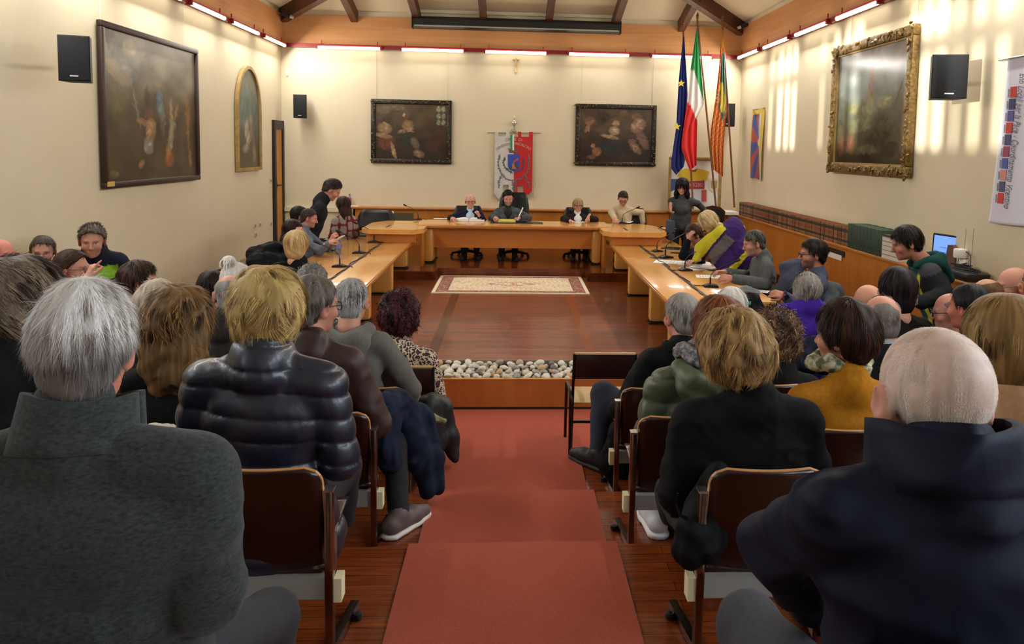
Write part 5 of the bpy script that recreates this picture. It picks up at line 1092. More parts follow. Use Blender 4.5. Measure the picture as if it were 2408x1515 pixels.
def strands(v, f, nrm, N, L, width, flow, cols, seed, lift=0.15, mess=0.25, crown=V(0, -0.045, 0.125), cen=V(0, -0.012, 0.02), streak=None, swirl=0.0):
    """thin tapering ribbons combed over the hair surface"""
    rg = np.random.RandomState(seed); tri = np.linalg.norm(np.cross(v[f[:, 1]] - v[f[:, 0]], v[f[:, 3]] - v[f[:, 0]]), axis=1); pr = tri / tri.sum(); fi = rg.choice(len(f), N, p=pr)
    w = rg.dirichlet((1, 1, 1, 1), N); p = (v[f[fi]] * w[..., None]).sum(1); n0 = nrm[f[fi, 0]]
    L_ = L * rg.uniform(0.6, 1.15, N) * (1 + 0.45 * wav(p, seed + 21, 110, 5)); K = 5; pts = [p - n0 * min(0.004, 0.15 * L)]; away = p - crown; rnd = rg.normal(size=(N, 3)) * np.where(rg.uniform(size=(N, 1)) < 0.12, 1.0, 0.45)
    for k in range(K - 1):
        q = pts[-1]; n = q - cen; n[:, 2] *= 0.75; n /= np.linalg.norm(n, axis=1, keepdims=True) + 1e-9
        if flow == 'down': d = away * 7 + V(0, 0, -1.0) * (0.6 + 0.25 * k)
        elif flow == 'up': d = V(0, 0.5, -0.1) + n * 0.9 * np.clip(n[:, 2:3], 0, 1) + away * 4 * np.clip(1 - n[:, 2:3], 0, 1)
        elif flow == 'back': d = V(0, -1.0, -0.5) + away * 2
        elif flow == 'side': d = V(0.9, -0.1, -0.55) + away * 3
        else:
            ph = k * 1.6 + rg.uniform(0, 6.28, N)[:, None] * (k == 0) + wav(q, seed + 3, 60)[:, None] * 3; d = np.cross(n, rnd) * np.cos(ph) + np.cross(n, np.cross(n, rnd)) * np.sin(ph) + V(0, 0, -0.3)
        if swirl: d = d / (np.linalg.norm(d, axis=1, keepdims=True) + 1e-9) + swirl * np.stack([wav(p, seed + 31, 55, 5), wav(p, seed + 32, 55, 5), 0.5 * wav(p, seed + 33, 55, 5)], 1)
        d = d - n * (d * n).sum(1, keepdims=True) * (1.0 if flow != 'up' else 0.2); d /= np.linalg.norm(d, axis=1, keepdims=True) + 1e-9
        d = d + rnd * mess + n * (lift * (1 - k * 0.25) + 0.0)
        if flow == 'curl': d = d + n * 0.1
        d /= np.linalg.norm(d, axis=1, keepdims=True) + 1e-9; pts.append(q + d * (L_ / (K - 1))[:, None])
    Pm = np.stack(pts, 1); tan = np.gradient(Pm, axis=1); nn = Pm - cen; sd = np.cross(tan, nn); sd /= np.linalg.norm(sd, axis=2, keepdims=True) + 1e-9
    tw = rg.normal(0, 0.22, (N, 1, 1)); nn /= np.linalg.norm(nn, axis=2, keepdims=True); sd = sd * np.cos(tw) + nn * np.sin(tw)
    wd = (width * rg.uniform(0.6, 1.4, N))[:, None, None] * np.array([0.8, 1.0, 0.85, 0.6, 0.12])[None, :, None]
    A = Pm - sd * wd / 2; B = Pm + sd * wd / 2; vs = np.stack([A, B], 2).reshape(-1, 3)
    base = np.arange(N)[:, None] * (2 * K); fs = np.concatenate([base + np.array([[2 * k, 2 * k + 1, 2 * k + 3, 2 * k + 2]]) for k in range(K - 1)], 0)
    ci = pick_cols(p, cols, seed, rg, streak); shade = rg.uniform(0.85, 1.12, N)[:, None]
    c = np.repeat((ci * shade)[:, None, :], 2 * K, 1).reshape(-1, 3)
    return vs, fs, np.clip(c, 0, 1)
def pick_cols(p, cols, seed, rg, streak):
    C = np.array([lin(c) for c in cols]); ang = np.arctan2(p[:, 0], p[:, 1] + 0.02)
    st = 0.5 + 0.85 * wav(np.stack([np.sin(ang) * 0.1, np.cos(ang) * 0.1, p[:, 2] * 0.10], 1), seed + 11, streak or 320, 6) + (rg.normal(0, 0.13, len(p)) if rg is not None else 0)
    t = np.clip(st, 0, 0.999) * (len(C) - 1); i = np.clip(t.astype(int), 0, max(0, len(C) - 2)); fr = (t - i)[:, None]
    return C[i] * (1 - fr) + C[np.minimum(i + 1, len(C) - 1)] * fr
def tier(Y):
    for y, z in ((NT, ZT), (NA, ZA), (NB, ZBt), (NC, ZC), (YST, Z0), (YPE, ZS)):
        if Y < y: return z
    return ZP
def glasses(Hm, parent, mat, big=0.85):
    m = MB(); T_ = lambda p: Vector(Hm(np.array([p]))[0])
    for x in (-1, 1):
        m.tube([T_((x * 0.033 + 0.027 * big * math.copysign(abs(math.cos(a)) ** 0.7, math.cos(a)), 0.108 - 0.006 * abs(math.cos(a)), 0.000 + 0.020 * big * math.copysign(abs(math.sin(a)) ** 0.7, math.sin(a)))) for a in np.linspace(0, 2 * PI, 16, endpoint=False)], 0.0030, 5, closed=True)
        m.tube([T_((x * 0.060, 0.102, 0.006)), T_((x * 0.077, 0.085, 0.010)), T_((x * 0.084, 0.0, 0.010))], 0.0026, 5)
    m.tube([T_((-0.008, 0.109, 0.004)), T_((0.008, 0.109, 0.004))], 0.003, 5); return m.build('glasses', mat, parent)
NPERS = [0]
def person(label, c, hw, Y, yaw=0.0, hy=0.0, hp=0.0, hr=0.0, lean=0.0, slean=0.0, hoff=(0, 0, 0), skin='c49a80', hair=None, top=None, leg='2b2c33', stand=False, arms=None, legs=None, shoes=None, fem=0.0,
           specs=None, lod=1.0, hands=None, sleeve=1.0, extra=None, beard=None, legw=None, floor=None, headw=1.0, squash=1.0, sw=0.168):
    """c: where the photo shows the head's middle, hw: skull width there, Y: distance; the body is built under it"""
    NPERS[0] += 1; seed = NPERS[0] * 7
    s = hw * Y / 1800 / 0.154; zf = tier(Y) if floor is None else floor
    Ul = rotz(0) @ roty(R(slean)) @ rotx(R(-lean)); U = lambda *p: Ul @ V(*p)
    hc = U(0 + hoff[0], 0.03 + hoff[1], 0.655 + hoff[2]); RH = Ul @ rotz(R(hy)) @ rotx(R(-hp)) @ roty(R(hr)) if False else rotz(R(hy)) @ rotx(R(-hp - lean * 0.35)) @ roty(R(hr))
    Tw = np.array(at(c[0], c[1], Y)); Rz = rotz(R(yaw)); hips = Tw - Rz @ (s * hc); root_z = zf
    t = empty('person', (hips[0], hips[1], zf), R(yaw), label, 'person'); oz = V(0, 0, hips[2] - zf)
    toR = lambda P: P * s + oz
    w2l = lambda w: (Rz.T @ (np.array(w) - hips)) / s            # world point -> unit body coords
    Hloc = lambda P: (P @ RH.T) + hc; Hm = lambda P: toR(Hloc(P))
    sk = np.array(lin(skin)); vh = max(0.0045, 0.0062 * lod)
    # ---- body: head, neck, shoulders, arms and hands in one continuous surface
    hs = head_sdf(fem).xf(RH, hc); c7 = U(0, -0.03, 0.49); hs.cap(hc + RH @ V(0, -0.022, -0.05), c7 * 0.98 + hc * 0.02, 0.052 - 0.008 * fem, 0.058 - 0.006 * fem, 0.02)
    AR = {}
    dflt = {-1: (V(-0.222, -0.015, 0.18), V(-0.12, 0.24, 0.10)), 1: (V(0.222, -0.015, 0.18), V(0.12, 0.24, 0.10))} if not stand else {-1: (V(-0.235, -0.02, 0.17), V(-0.235, 0.06, -0.06)), 1: (V(0.235, -0.02, 0.17), V(0.235, 0.06, -0.06))}
    for sd in (-1, 1):
        e, w_ = dflt[sd]; a_ = (arms or {}).get(sd)
        if a_:
            e = w2l(at(*a_['el'])) if a_['el'][0] > 5 else V(*a_['el']); w_ = w2l(at(*a_['wr'])) if a_['wr'][0] > 5 else V(*a_['wr'])
        AR[sd] = (U(sd * sw, -0.01, 0.408), e, w_)
        if (a_ is not None if hands is None else hands[0 if sd < 0 else 1]):
            d = (w_ - e) if not a_ or 'd' not in a_ else (Rz.T @ V(*a_['d'])); n_ = V(0, 0, -1.0) if not a_ or 'n' not in a_ else Rz.T @ V(*a_['n'])
            hand_sdf(hs, w_, d, n_, 1 if sd < 0 else -1, (a_ or {}).get('curl', 0.45), 0.92, (a_ or {}).get('point', False))
            hs.cap(w_, e, 0.026, 0.034, 0.01); hs.cap(e, AR[sd][0], 0.034, 0.038, 0.01); hs.cap(AR[sd][0], c7 - V(0, 0, 0.02), 0.038, 0.045, 0.02)
    vw, fb = hs.mesh(vh); vw = relax(vw, fb, 1, 0.35); vb = (vw - hc) @ RH; hm = (np.linalg.norm(vb, axis=1) < 0.19) & (vb[:, 2] > -0.13)
    if headw != 1.0: vb[hm, 0] *= headw; vw = vb @ RH.T + hc
    col = np.broadcast_to(sk, vb.shape).copy(); col[~hm] *= np.array([1.0, 0.95, 0.93])
    x, y, z = vb.T; lip = np.exp(-((x / 0.024) ** 4 + ((z + 0.066) / 0.009) ** 2)) * (y > 0.07); col = col * (1 - 0.55 * lip[:, None]) + np.array(lin('a8564e')) * 0.55 * lip[:, None]
    ear = np.clip((np.abs(x) - 0.077) / 0.01, 0, 1) * (z < 0.035) * hm; col = col * (1 - 0.35 * ear[:, None]) + np.array(lin('b8604c')) * 0.35 * ear[:, None]
    chk = np.exp(-(((np.abs(x) - 0.045) / 0.022) ** 2 + ((z + 0.03) / 0.025) ** 2)) * (y > 0.04); col = col * (1 - 0.25 * chk[:, None]) + np.array(lin('b86a58')) * 0.25 * chk[:, None]
    brow = np.exp(-(((np.abs(x) - 0.034) / 0.02) ** 4 + ((z - 0.021) / 0.006) ** 2)) * (y > 0.06); bc = np.array(lin(hair['cols'][0])) if hair else sk * 0.5; col = col * (1 - 0.75 * brow[:, None]) + bc * 0.75 * brow[:, None]
    eye = np.exp(-(((np.abs(x) - 0.033) / 0.0125) ** 4 + ((z - 0.002) / 0.0065) ** 2)) * (y > 0.07); col = col * (1 - 0.85 * eye[:, None]) + np.array(lin('cfc4ba')) * 0.85 * eye[:, None]
    iri = np.exp(-(((np.abs(x) - 0.033) / 0.0055) ** 4 + ((z - 0.002) / 0.0060) ** 4)) * (y > 0.07); lid = np.exp(-(((np.abs(x) - 0.033) / 0.0145) ** 4 + ((z - 0.0085) / 0.0028) ** 2)) * (y > 0.07); dk_ = np.maximum(iri, 0.8 * lid); col = col * (1 - 0.9 * dk_[:, None]) + np.array(lin('2a1c16')) * 0.9 * dk_[:, None]
    if beard:
        bd = np.clip((-0.035 - z) / 0.02, 0, 1) * (y > 0.0) * (z > -0.125); bd = np.maximum(bd, np.exp(-(((np.abs(x)) / 0.03) ** 4 + ((z + 0.052) / 0.006) ** 2)) * (y > 0.08)); bd = bd * (1 - lip) * np.clip((y + 0.01) / 0.03, 0, 1) * hm; col = col * (1 - beard[1] * bd[:, None]) + np.array(lin(beard[0])) * beard[1] * bd[:, None]
    if hair and hair.get('stub'):
        stb = np.clip((z * 0.787 - y * 0.617 - 0.0) / 0.012, 0, 1) * (np.abs(x) < 0.085) * hm * (0.75 + 0.25 * wav(vb, 5, 300)); sc_ = hair.get('stubs', 0.5); col = col * (1 - sc_ * stb[:, None]) + np.array(lin(hair['stub'])) * sc_ * stb[:, None]
    body = np_mesh('body', toR(vw), fb, col, M_skin, t)
    # ---- hair
    if hair and hair.get('style'):
        key = hair['style']; S_h, cut, L, flow = hair_shape(key, hair); hv, hf = S_h.mesh(0.0065 * min(lod, 1.6), cut)
        if len(hv):
            hv = relax(hv, hf, 2, 0.5); hn = vnormals(hv, hf); amp = hair.get('bump', 0.004); hv = hv + hn * (amp * wav(hv, seed, hair.get('bf', 55)))[:, None]
            hc_ = 0.8 * (0.3 * pick_cols(hv, hair['cols'], seed, None, hair.get('streak')) + 0.7 * np.mean([lin(c_) for c_ in hair['cols']], 0))
            nap = hair.get('nape'); N = int(hair.get('n', 1500)); sv, sf, scol = strands(hv, hf, vnormals(hv, hf), N, L, hair.get('w', 0.004), flow, hair['cols'], seed, hair.get('lift', 0.15), hair.get('mess', 0.25), streak=hair.get('streak'), swirl=hair.get('swirl', 0.0))
            av = np.concatenate([hv, sv]); ac = np.concatenate([hc_, scol])
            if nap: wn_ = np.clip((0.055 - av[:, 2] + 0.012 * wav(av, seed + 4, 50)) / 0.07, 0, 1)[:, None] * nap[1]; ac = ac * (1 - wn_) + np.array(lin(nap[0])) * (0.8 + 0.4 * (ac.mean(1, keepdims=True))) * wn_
            av[:, 0] *= headw
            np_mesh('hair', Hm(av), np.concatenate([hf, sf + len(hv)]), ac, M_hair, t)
    if hair and hair.get('fuzz'):
        z_ = vb[:, 2]; keep = hm & (0.617 * vb[:, 1] - 0.787 * z_ < -0.004) & (np.abs(vb[:, 0]) < 0.083) & (z_ > -0.085); fk = fb[keep[fb].all(1)]
        sv, sf, scol = strands(vb, fk, vnormals(vb, fb), hair['fuzz'], 0.0055, 0.00042, 'down', hair['fcols'], seed, 0.35, 0.3); np_mesh('hair', Hm(sv), sf, scol, M_hair, t)
    if specs: glasses(Hm, t, specs if not isinstance(specs, str) else pmat('frame_' + specs, specs, 0.3))
    # ---- clothes
    tp = dict(col='333333', b=1.0, kind='plain', collar=None); tp.update(top or {}); b = tp['b']; J = Sdf(); k = 0.028
    J.ell(U(0, -0.005, 0.03), V(0.165 * b, 0.118 * b, 0.13), k, Ul); J.ell(U(0, 0.0, 0.16), V(0.150 * b, 0.108 * b, 0.16), k, Ul); J.ell(U(0, -0.008, 0.31), V(0.158 * b * sw / .168, 0.104 * b, 0.150), k, Ul)
    J.cap(U(-sw + 0.03, -0.015, 0.410), U(sw - 0.03, -0.015, 0.410), 0.054 * b, k=k)
    for sd in (-1, 1):
        J.cap(U(sd * 0.035, -0.028, 0.472), U(sd * (sw - 0.015), -0.015, 0.422), 0.042 * b, 0.046 * b, k)
        if sleeve: a_, e, w_ = AR[sd]; J.cap(a_, e, 0.056 * b, 0.048 * b, 0.02); J.cap(e, e + (w_ - e) * 0.93 * sleeve, 0.048 * b, 0.038 * b, 0.015)
    if fem: J.ell(U(0, 0.075, 0.29), V(0.12, 0.07, 0.08), 0.04, Ul)
    HOOD = None; cl = tp['collar']; cu = Ul @ V(0, 0.3, 1.0); cu = cu / np.linalg.norm(cu)
    if cl == 'turtle': J.cap(c7 - cu * 0.02, c7 + cu * tp.get('ch', 0.075), 0.078, 0.068, 0.025)
    elif cl == 'stand': J.cap(c7 - cu * 0.03, c7 + cu * tp.get('ch', 0.06), 0.092, 0.088, 0.018)
    elif cl == 'hood':
        q = Sdf()
        for x_ in (-1, 1): q.cap(U(x_ * 0.070, 0.045, 0.485), U(x_ * 0.105, -0.05, 0.492), 0.030, 0.036, 0.012); q.cap(U(x_ * 0.105, -0.05, 0.492), U(x_ * 0.06, -0.135, 0.475), 0.036, 0.036, 0.012); q.cap(U(x_ * 0.06, -0.135, 0.475), U(0, -0.155, 0.455), 0.036, 0.034, 0.012)
        for x_ in (-1, 1): q.cap(U(x_ * 0.085, -0.11, 0.44), U(0, -0.145, 0.29), 0.045, 0.035, 0.03)
        q.ell(U(0, -0.135, 0.38), V(0.085, 0.040, 0.09), 0.03, Ul)
        hv_, hf_ = q.mesh(0.010); hv_ = relax(hv_, hf_, 1, 0.5); hv_ = hv_ + vnormals(hv_, hf_) * (0.005 * wav(hv_, seed + 8, 30, 5, (1, 1, 0.5)))[:, None]; HOOD = (hv_, hf_)
    elif cl == 'crew': J.cap(c7 - cu * 0.03, c7 + cu * 0.012, 0.080, 0.072, 0.03)
    if tp.get('skirt'): J.ell(U(0, -0.01, -0.06), V(0.2 * b, 0.16 * b, 0.14), 0.05)
    if extra: extra(J, U, AR)
    vj = tp.get('vox', 0.014) * max(1.0, min(lod, 1.6)); jv, jf = J.mesh(vj); jv = relax(jv, jf, 2, 0.5); jn = vnormals(jv, jf); Lc = jv @ Ul
    if tp['kind'] == 'puffer':
        sp = tp.get('sp', 0.085); ph = (Lc[:, 2] + 0.004 * wav(jv, seed, 9) + 0.05 * Lc[:, 0] * tp.get('tilt', 0.3)) / sp; bul = np.abs(np.sin(PI * ph)) ** 0.4; jv = jv + jn * (tp.get('amp', 0.020) * (bul - 0.6) + 0.0030 * wav(jv, seed + 2, 70, 6, (1.5, 1.5, 0.4)) * (1.3 - bul))[:, None]
    else:
        am = tp.get('fold', 0.006); r1 = 1 - np.abs(wav(jv, seed, tp.get('ff', 20) * 0.8, 4, (0.9, 0.9, 0.8))); r2 = 1 - np.abs(wav(jv, seed + 5, tp.get('ff', 20) * 1.5, 4, (0.6, 0.6, 1.5))); low = np.clip(1.15 - Lc[:, 2] * 1.6, 0.35, 1.1); jv = jv + jn * (am * (0.5 * wav(jv, seed + 2, 11) + (1.1 * np.clip(r1, 0, 1) ** 3 + 0.9 * np.clip(r2, 0, 1) ** 4) * low))[:, None]
    jc = tp.get('colf'); jcol = None
    if jc: 
        wp = (jv * s) @ Rz.T + hips; jcol = jc(jv, Lc, wp)
    mat_j = tp.get('mat') or pmat('cloth_' + tp['col'] + ('p' if tp['kind'] == 'puffer' else ''), tp['col'], tp.get('rough', 0.85), noise=0.5, nscale=tp.get('ns', 60), col2=tp.get('col2'), bump=tp.get('bump', 0.15), bscale=tp.get('bs', 500), sheen=tp.get('sheen', 0.0), spec=tp.get('spec', 0.12), crease=tp.get('crease', 0.35), cscale=tp.get('cs', 5.0))
    np_mesh(tp.get('name', 'jacket'), toR(jv), jf, jcol, mat_j, t)
    if HOOD: np_mesh('hood', toR(HOOD[0]), HOOD[1], None, tp.get('hmat') or mat_j, t)
    if tp.get('ring'):
        r0, r1, hh_, th_ = tp['ring']; z_ = Ul @ V(0, 0.28, 1.0); z_ = z_ / np.linalg.norm(z_); x_ = V(1, 0, 0); x_ = x_ - z_ * (x_ @ z_); x_ /= np.linalg.norm(x_); y_ = np.cross(z_, x_); cc = c7 + Ul @ V(0, 0.015, -0.03); G = []
        for i in range(29):
            a_ = 2 * PI * i / 28; row = []
            for j in range(6):
                v_ = j / 5; rr_ = (r0 + (r1 - r0) * v_) * (1 + 0.03 * math.sin(3 * a_ + seed) + 0.02 * math.sin(7 * a_)); p_ = cc + z_ * (hh_ * v_ * (1 + 0.08 * math.sin(2 * a_ + seed))) + x_ * (rr_ * math.cos(a_)) + y_ * (rr_ * 0.95 * math.sin(a_)); row.append(tuple(toR(p_)))
            G.append(row)
        co_ = MB().grid(G).build('collar', mat_j, t, smooth=True); solid(co_, th_ * s, 0)
    if tp.get('shirt'):
        q = Sdf(); q.ell(U(0, 0.052 * b, 0.40), V(0.075, 0.060, 0.08), 0.03, Ul); q.ell(U(0, 0.052 * b, 0.29), V(0.036, 0.068, 0.22), 0.03, Ul); q.cap(c7 - cu * 0.02, c7 + cu * 0.05, 0.066, 0.060, 0.02); qv, qf = q.mesh(0.012); np_mesh('shirt', toR(qv), qf, None, pmat('shirt_' + tp['shirt'], tp['shirt'], 0.8), t)
    # ---- legs
    zl = (zf - hips[2]) / s; Q = Sdf(); lw = legw or 1.0; ft = []
    for sd in (-1, 1):
        hj = V(sd * 0.09, 0, -0.01); o_ = (legs or {}).get(sd)
        if o_: kn, an = w2l(at(*o_[0])), w2l(at(*o_[1]))
        elif stand: kn, an = V(sd * 0.09, 0.03, zl * 0.5), V(sd * 0.09, 0.0, zl + 0.09)
        else: kn, an = V(sd * 0.11, 0.42, max(-0.02, zl + 0.12)), V(sd * 0.11, 0.42, zl + 0.09)
        Q.cap(hj, kn, 0.088 * lw, 0.066 * lw, 0.03); Q.cap(kn, an, 0.064 * lw, 0.048 * lw, 0.03); ft.append((sd, kn, an, o_[2] if o_ and len(o_) > 2 else None))
    Q.ell(V(0, -0.01, 0.0), V(0.165, 0.115, 0.10), 0.04)
    qv, qf = Q.mesh(0.022); qv = relax(qv, qf, 1, 0.5); qv = qv + vnormals(qv, qf) * (0.005 * wav(qv, seed + 9, 30))[:, None]
    np_mesh('trousers', toR(qv), qf, None, pmat('trousers_' + leg, leg, 0.85, noise=0.4, nscale=60, bump=0.15, bscale=300), t)
    if shoes:
        for sd, kn, an, toe in ft:
            if shoes.get('only') and sd != shoes['only']: continue
            d = (Rz.T @ V(*toe)) if toe is not None else V(sd * 0.15, 1, 0); d[2] = 0; d = d / np.linalg.norm(d); wy_ = (Rz @ (an * s) + hips)[1]; zq = (tier(wy_) - hips[2]) / s if toe is not None else zl; sz = np.array([an[0], an[1], zq]); an = np.array([an[0], an[1], max(an[2], zq + 0.08)])
            if shoes.get('air'): sz = an - V(0, 0, 0.09)
            q = Sdf(); q.cap(an, sz + V(0, 0, 0.075), 0.045, 0.042, 0.02); q.cap(sz + V(0, 0, 0.05) - d * 0.045, sz + V(0, 0, 0.045) + d * 0.09, 0.042, 0.04, 0.02); q.cap(sz + V(0, 0, 0.045) + d * 0.09, sz + V(0, 0, 0.034) + d * 0.165, 0.04, 0.03, 0.02)
            v_, f_ = q.mesh(0.009, lambda X, Y_, Z: (sz[2] + 0.016) - Z + 0 * X + 0 * Y_); np_mesh('shoe', toR(v_), f_, None, pmat('shoe_' + shoes['col'], shoes['col'], 0.6), t)
            q = Sdf(); q.cap(sz + V(0, 0, 0.012) - d * 0.045, sz + V(0, 0, 0.012) + d * 0.09, 0.046, 0.044, 0.01); q.cap(sz + V(0, 0, 0.012) + d * 0.09, sz + V(0, 0, 0.014) + d * 0.165, 0.044, 0.034, 0.01)
            v_, f_ = q.mesh(0.009, lambda X, Y_, Z: np.maximum(Z - (sz[2] + 0.024), sz[2] + 0.001 - Z) + 0 * X + 0 * Y_); sh_o = t.children[-1] if False else None; np_mesh('sole', toR(v_), f_, None, pmat('sole_' + shoes.get('sole', '1a1a1a'), shoes.get('sole', '1a1a1a'), 0.7), t)
    t['_dbg'] = 0; del t['_dbg']
    return t, dict(toR=toR, U=U, Hm=Hm, hc=hc, hips=hips, s=s, Rz=Rz, w2l=w2l, AR=AR, c7=c7, Ul=Ul)
def blob(name, build, vox, mat, parent, K, fold=0.005, ff=25, seed=1, world=False):
    """extra cloth piece in unit body coordinates of a person (K from person())"""
    q = Sdf(); build(q); v_, f_ = q.mesh(vox); v_ = relax(v_, f_, 1, 0.5); v_ = v_ + vnormals(v_, f_) * (fold * wav(v_, seed, ff))[:, None]; return np_mesh(name, K['toR'](v_), f_, None, mat, parent)
# ------------------------------------------------------------------ audience chairs
M_chw = pmat('chair_shell', '2a130d', 0.3, noise=0.4, nscale=6, stretch=(4, 4, 0.5), coat=0.3); M_che = pmat('chair_edge', 'a9794a', 0.35); M_chm = pmat('chair_chrome', '8a7a74', 0.22, metal=1.0); M_beamg = pmat('seat_beam', '8d8b86', 0.6); M_capc = pmat('beam_cap', 'd9d3ae', 0.5)
def make_chair():
    t = empty('audience_chair', (0, 0, 0))
    def shell(w, z0, z1, y0, y1, rc, nx=12, nz=30, curve=0.02):
        P = []
        for i in range(nx + 1):
            u = i / nx * 2 - 1; row = []
            for j in range(nz + 1):
                v = j / nz; zz = z0 + (z1 - z0) * v; e = max(0, (zz - (z1 - rc)) / rc); ww = w / 2 - rc * (1 - math.sqrt(max(0, 1 - e * e))) if zz > z1 - rc else w / 2
                e2 = max(0, ((z0 + rc) - zz) / rc); ww -= 0.5 * rc * (1 - math.sqrt(max(0, 1 - e2 * e2)))
                row.append((u * ww, y0 + (y1 - y0) * v - curve * (1 - u * u), zz))
            P.append(row)
        return P
    bp_ = shell(0.40, 0.27, 0.69, 0.06, -0.035, 0.055); o = MB().grid(bp_).build('backrest', M_chw, t, smooth=True); solid(o, 0.012, 0)
    rim = [Vector(bp_[0][j]) for j in range(10, 31)] + [Vector(bp_[i][30]) for i in range(1, 12)] + [Vector(bp_[12][j]) for j in range(30, 9, -1)]
    MB().tube(rim, 0.0072, 5).build('edge_band', M_che, o)
    st = MB(); Ps = [[(u * 0.2, 0.03 + v * 0.38, 0.375 - 0.09 * (1 - v) ** 2 + 0.012 * u * u + (0 if v < 0.9 else -0.01)) for v in np.linspace(0, 1, 8)] for u in np.linspace(-1, 1, 7)]; so = st.grid(Ps).build('seat', M_chw, t, smooth=True); solid(so, 0.014, 0)
    for s in (-1, 1):
        p = box('post', (s * 0.205, -0.02, 0.0), (s * 0.235, 0.02, 0.60), M_chm, t, bev=0.006); box('post_cap', (s * 0.203, -0.023, 0.598), (s * 0.237, 0.023, 0.606), M_metal, p)
        MB().tube([(s * 0.22, 0.015, 0.10), (s * 0.22, 0.04, 0.25), (s * 0.22, 0.07, 0.33), (s * 0.2, 0.16, 0.36)], 0.010, 6).build('seat_arm', M_chm, t, smooth=True)
        f = MB().box((-0.016, 0, 0), (0.016, 0.27, 0.03), M=Matrix.Translation((s * 0.22, 0.0, 0.006)) @ Matrix.Rotation(-s * 0.12, 4, 'Z')).build('foot_bar', M_chm, t)
        MB().lathe([(0.003, 0), (0.016, 0.004), (0.02, 0.014), (0.016, 0.026), (0.004, 0.03)], 10, M=Matrix.Translation((s * 0.275, 0.2, 0.001))).build('glide', M_black, f, smooth=True)
        box('beam_cap', (s * 0.235, -0.012, 0.20), (s * 0.262, 0.045, 0.285), M_capc, t)
    box('beam', (-0.205, 0.0, 0.205), (0.205, 0.035, 0.28), M_beamg, t)
    return t
ch0 = make_chair(); first_c = [True]
def chair(x, Y, label, sc=1.0, rz=0.0):
    c = ch0 if first_c[0] else copy_tree(ch0); first_c[0] = False
    c.location = (x, Y, tier(Y)); c.scale = (sc,) * 3; c.rotation_euler = (0, 0, rz); tag(c, label, 'chair', 'tip-up audience chairs'); return c
chair(0.90, 2.55, 'brown audience chair under the brown-haired woman in black, on the aisle'); chair(0.83, 3.6, 'brown audience chair under the woman in the olive jacket, on the aisle'); chair(0.885, 4.54, 'brown audience chair under the man in the black jacket, third row on the aisle')
chair(-0.83, 2.58, 'brown audience chair under the woman in the shiny navy puffer jacket'); chair(-0.87, 3.66, 'brown audience chair under the bespectacled man in the brown jacket')
chair(-1.62, 3.65, 'brown audience chair under the woman with long wavy hair'); chair(-1.5, 1.28, 'brown audience chair under the dark-haired person at the left edge', 1.0) if False else None
chair(-0.88, 1.22, 'brown audience chair under the white-haired man in the grey sweater', 1.1); chair(0.80, 1.2, 'brown audience chair under the man with the shaved head', 1.1)
chair(1.62, 3.42, 'brown audience chair under the woman in the mustard sweater'); chair(-0.82, 4.55, 'brown audience chair under the man in the grey hoodie'); chair(1.75, 2.4, 'brown audience chair under the tan-sweater woman at the right edge'); chair(-1.65, 2.4, 'brown audience chair under the dark-coated person at the left edge'); chair(1.45, 4.1, 'brown audience chair under the curly-haired woman in black'); chair(2.2, 4.45, 'brown audience chair under the balding man beside the long-haired woman')
M_tubeb = pmat('black_tube', '121214', 0.35); M_plyw = pmat('plywood', 'c9a878', 0.5, noise=0.3, nscale=6, stretch=(1, 6, 1))
def frame_chair(x, Y, label):
    t = empty('frame_chair', (x, Y, Z0), 0, label, 'chair', 'black-framed plywood chairs')
    for s in (-1, 1):
        MB().tube([(s * 0.24, -0.02, 0.002), (s * 0.235, -0.015, 0.3), (s * 0.23, 0.0, 0.5), (s * 0.225, -0.03, 0.79)], 0.012, 8).build('back_post', M_tubeb, t, smooth=True)
        MB().tube([(s * 0.25, -0.06, 0.30), (s * 0.25, -0.05, 0.46), (s * 0.25, -0.01, 0.49), (s * 0.25, 0.25, 0.49), (s * 0.25, 0.36, 0.46), (s * 0.25, 0.40, 0.0)], 0.012, 8).build('side_loop', M_tubeb, t, smooth=True); MB().tube([(s * 0.25, -0.06, 0.30), (s * 0.25, -0.08, 0.002)], 0.012, 8).build('leg', M_tubeb, t)
    box('seat', (-0.22, 0.0, 0.40), (0.22, 0.38, 0.416), M_plyw, t, bev=0.006); b = box('backrest', (-0.22, -0.035, 0.60), (0.22, -0.02, 0.785), M_chw, t, bev=0.006); box('edge_band', (-0.225, -0.04, 0.785), (0.225, -0.015, 0.797), M_plyw, b)
    box('cross_bar', (-0.25, 0.1, 0.22), (0.25, 0.12, 0.24), M_tubeb, t)
frame_chair(at(1422, 842, 5.5).x, 5.5, 'empty black-framed chair with a plywood seat at the front, right of the aisle'); frame_chair(at(935, 850, 5.05).x, 5.15, 'black-framed chair under the woman in the leopard-print top')

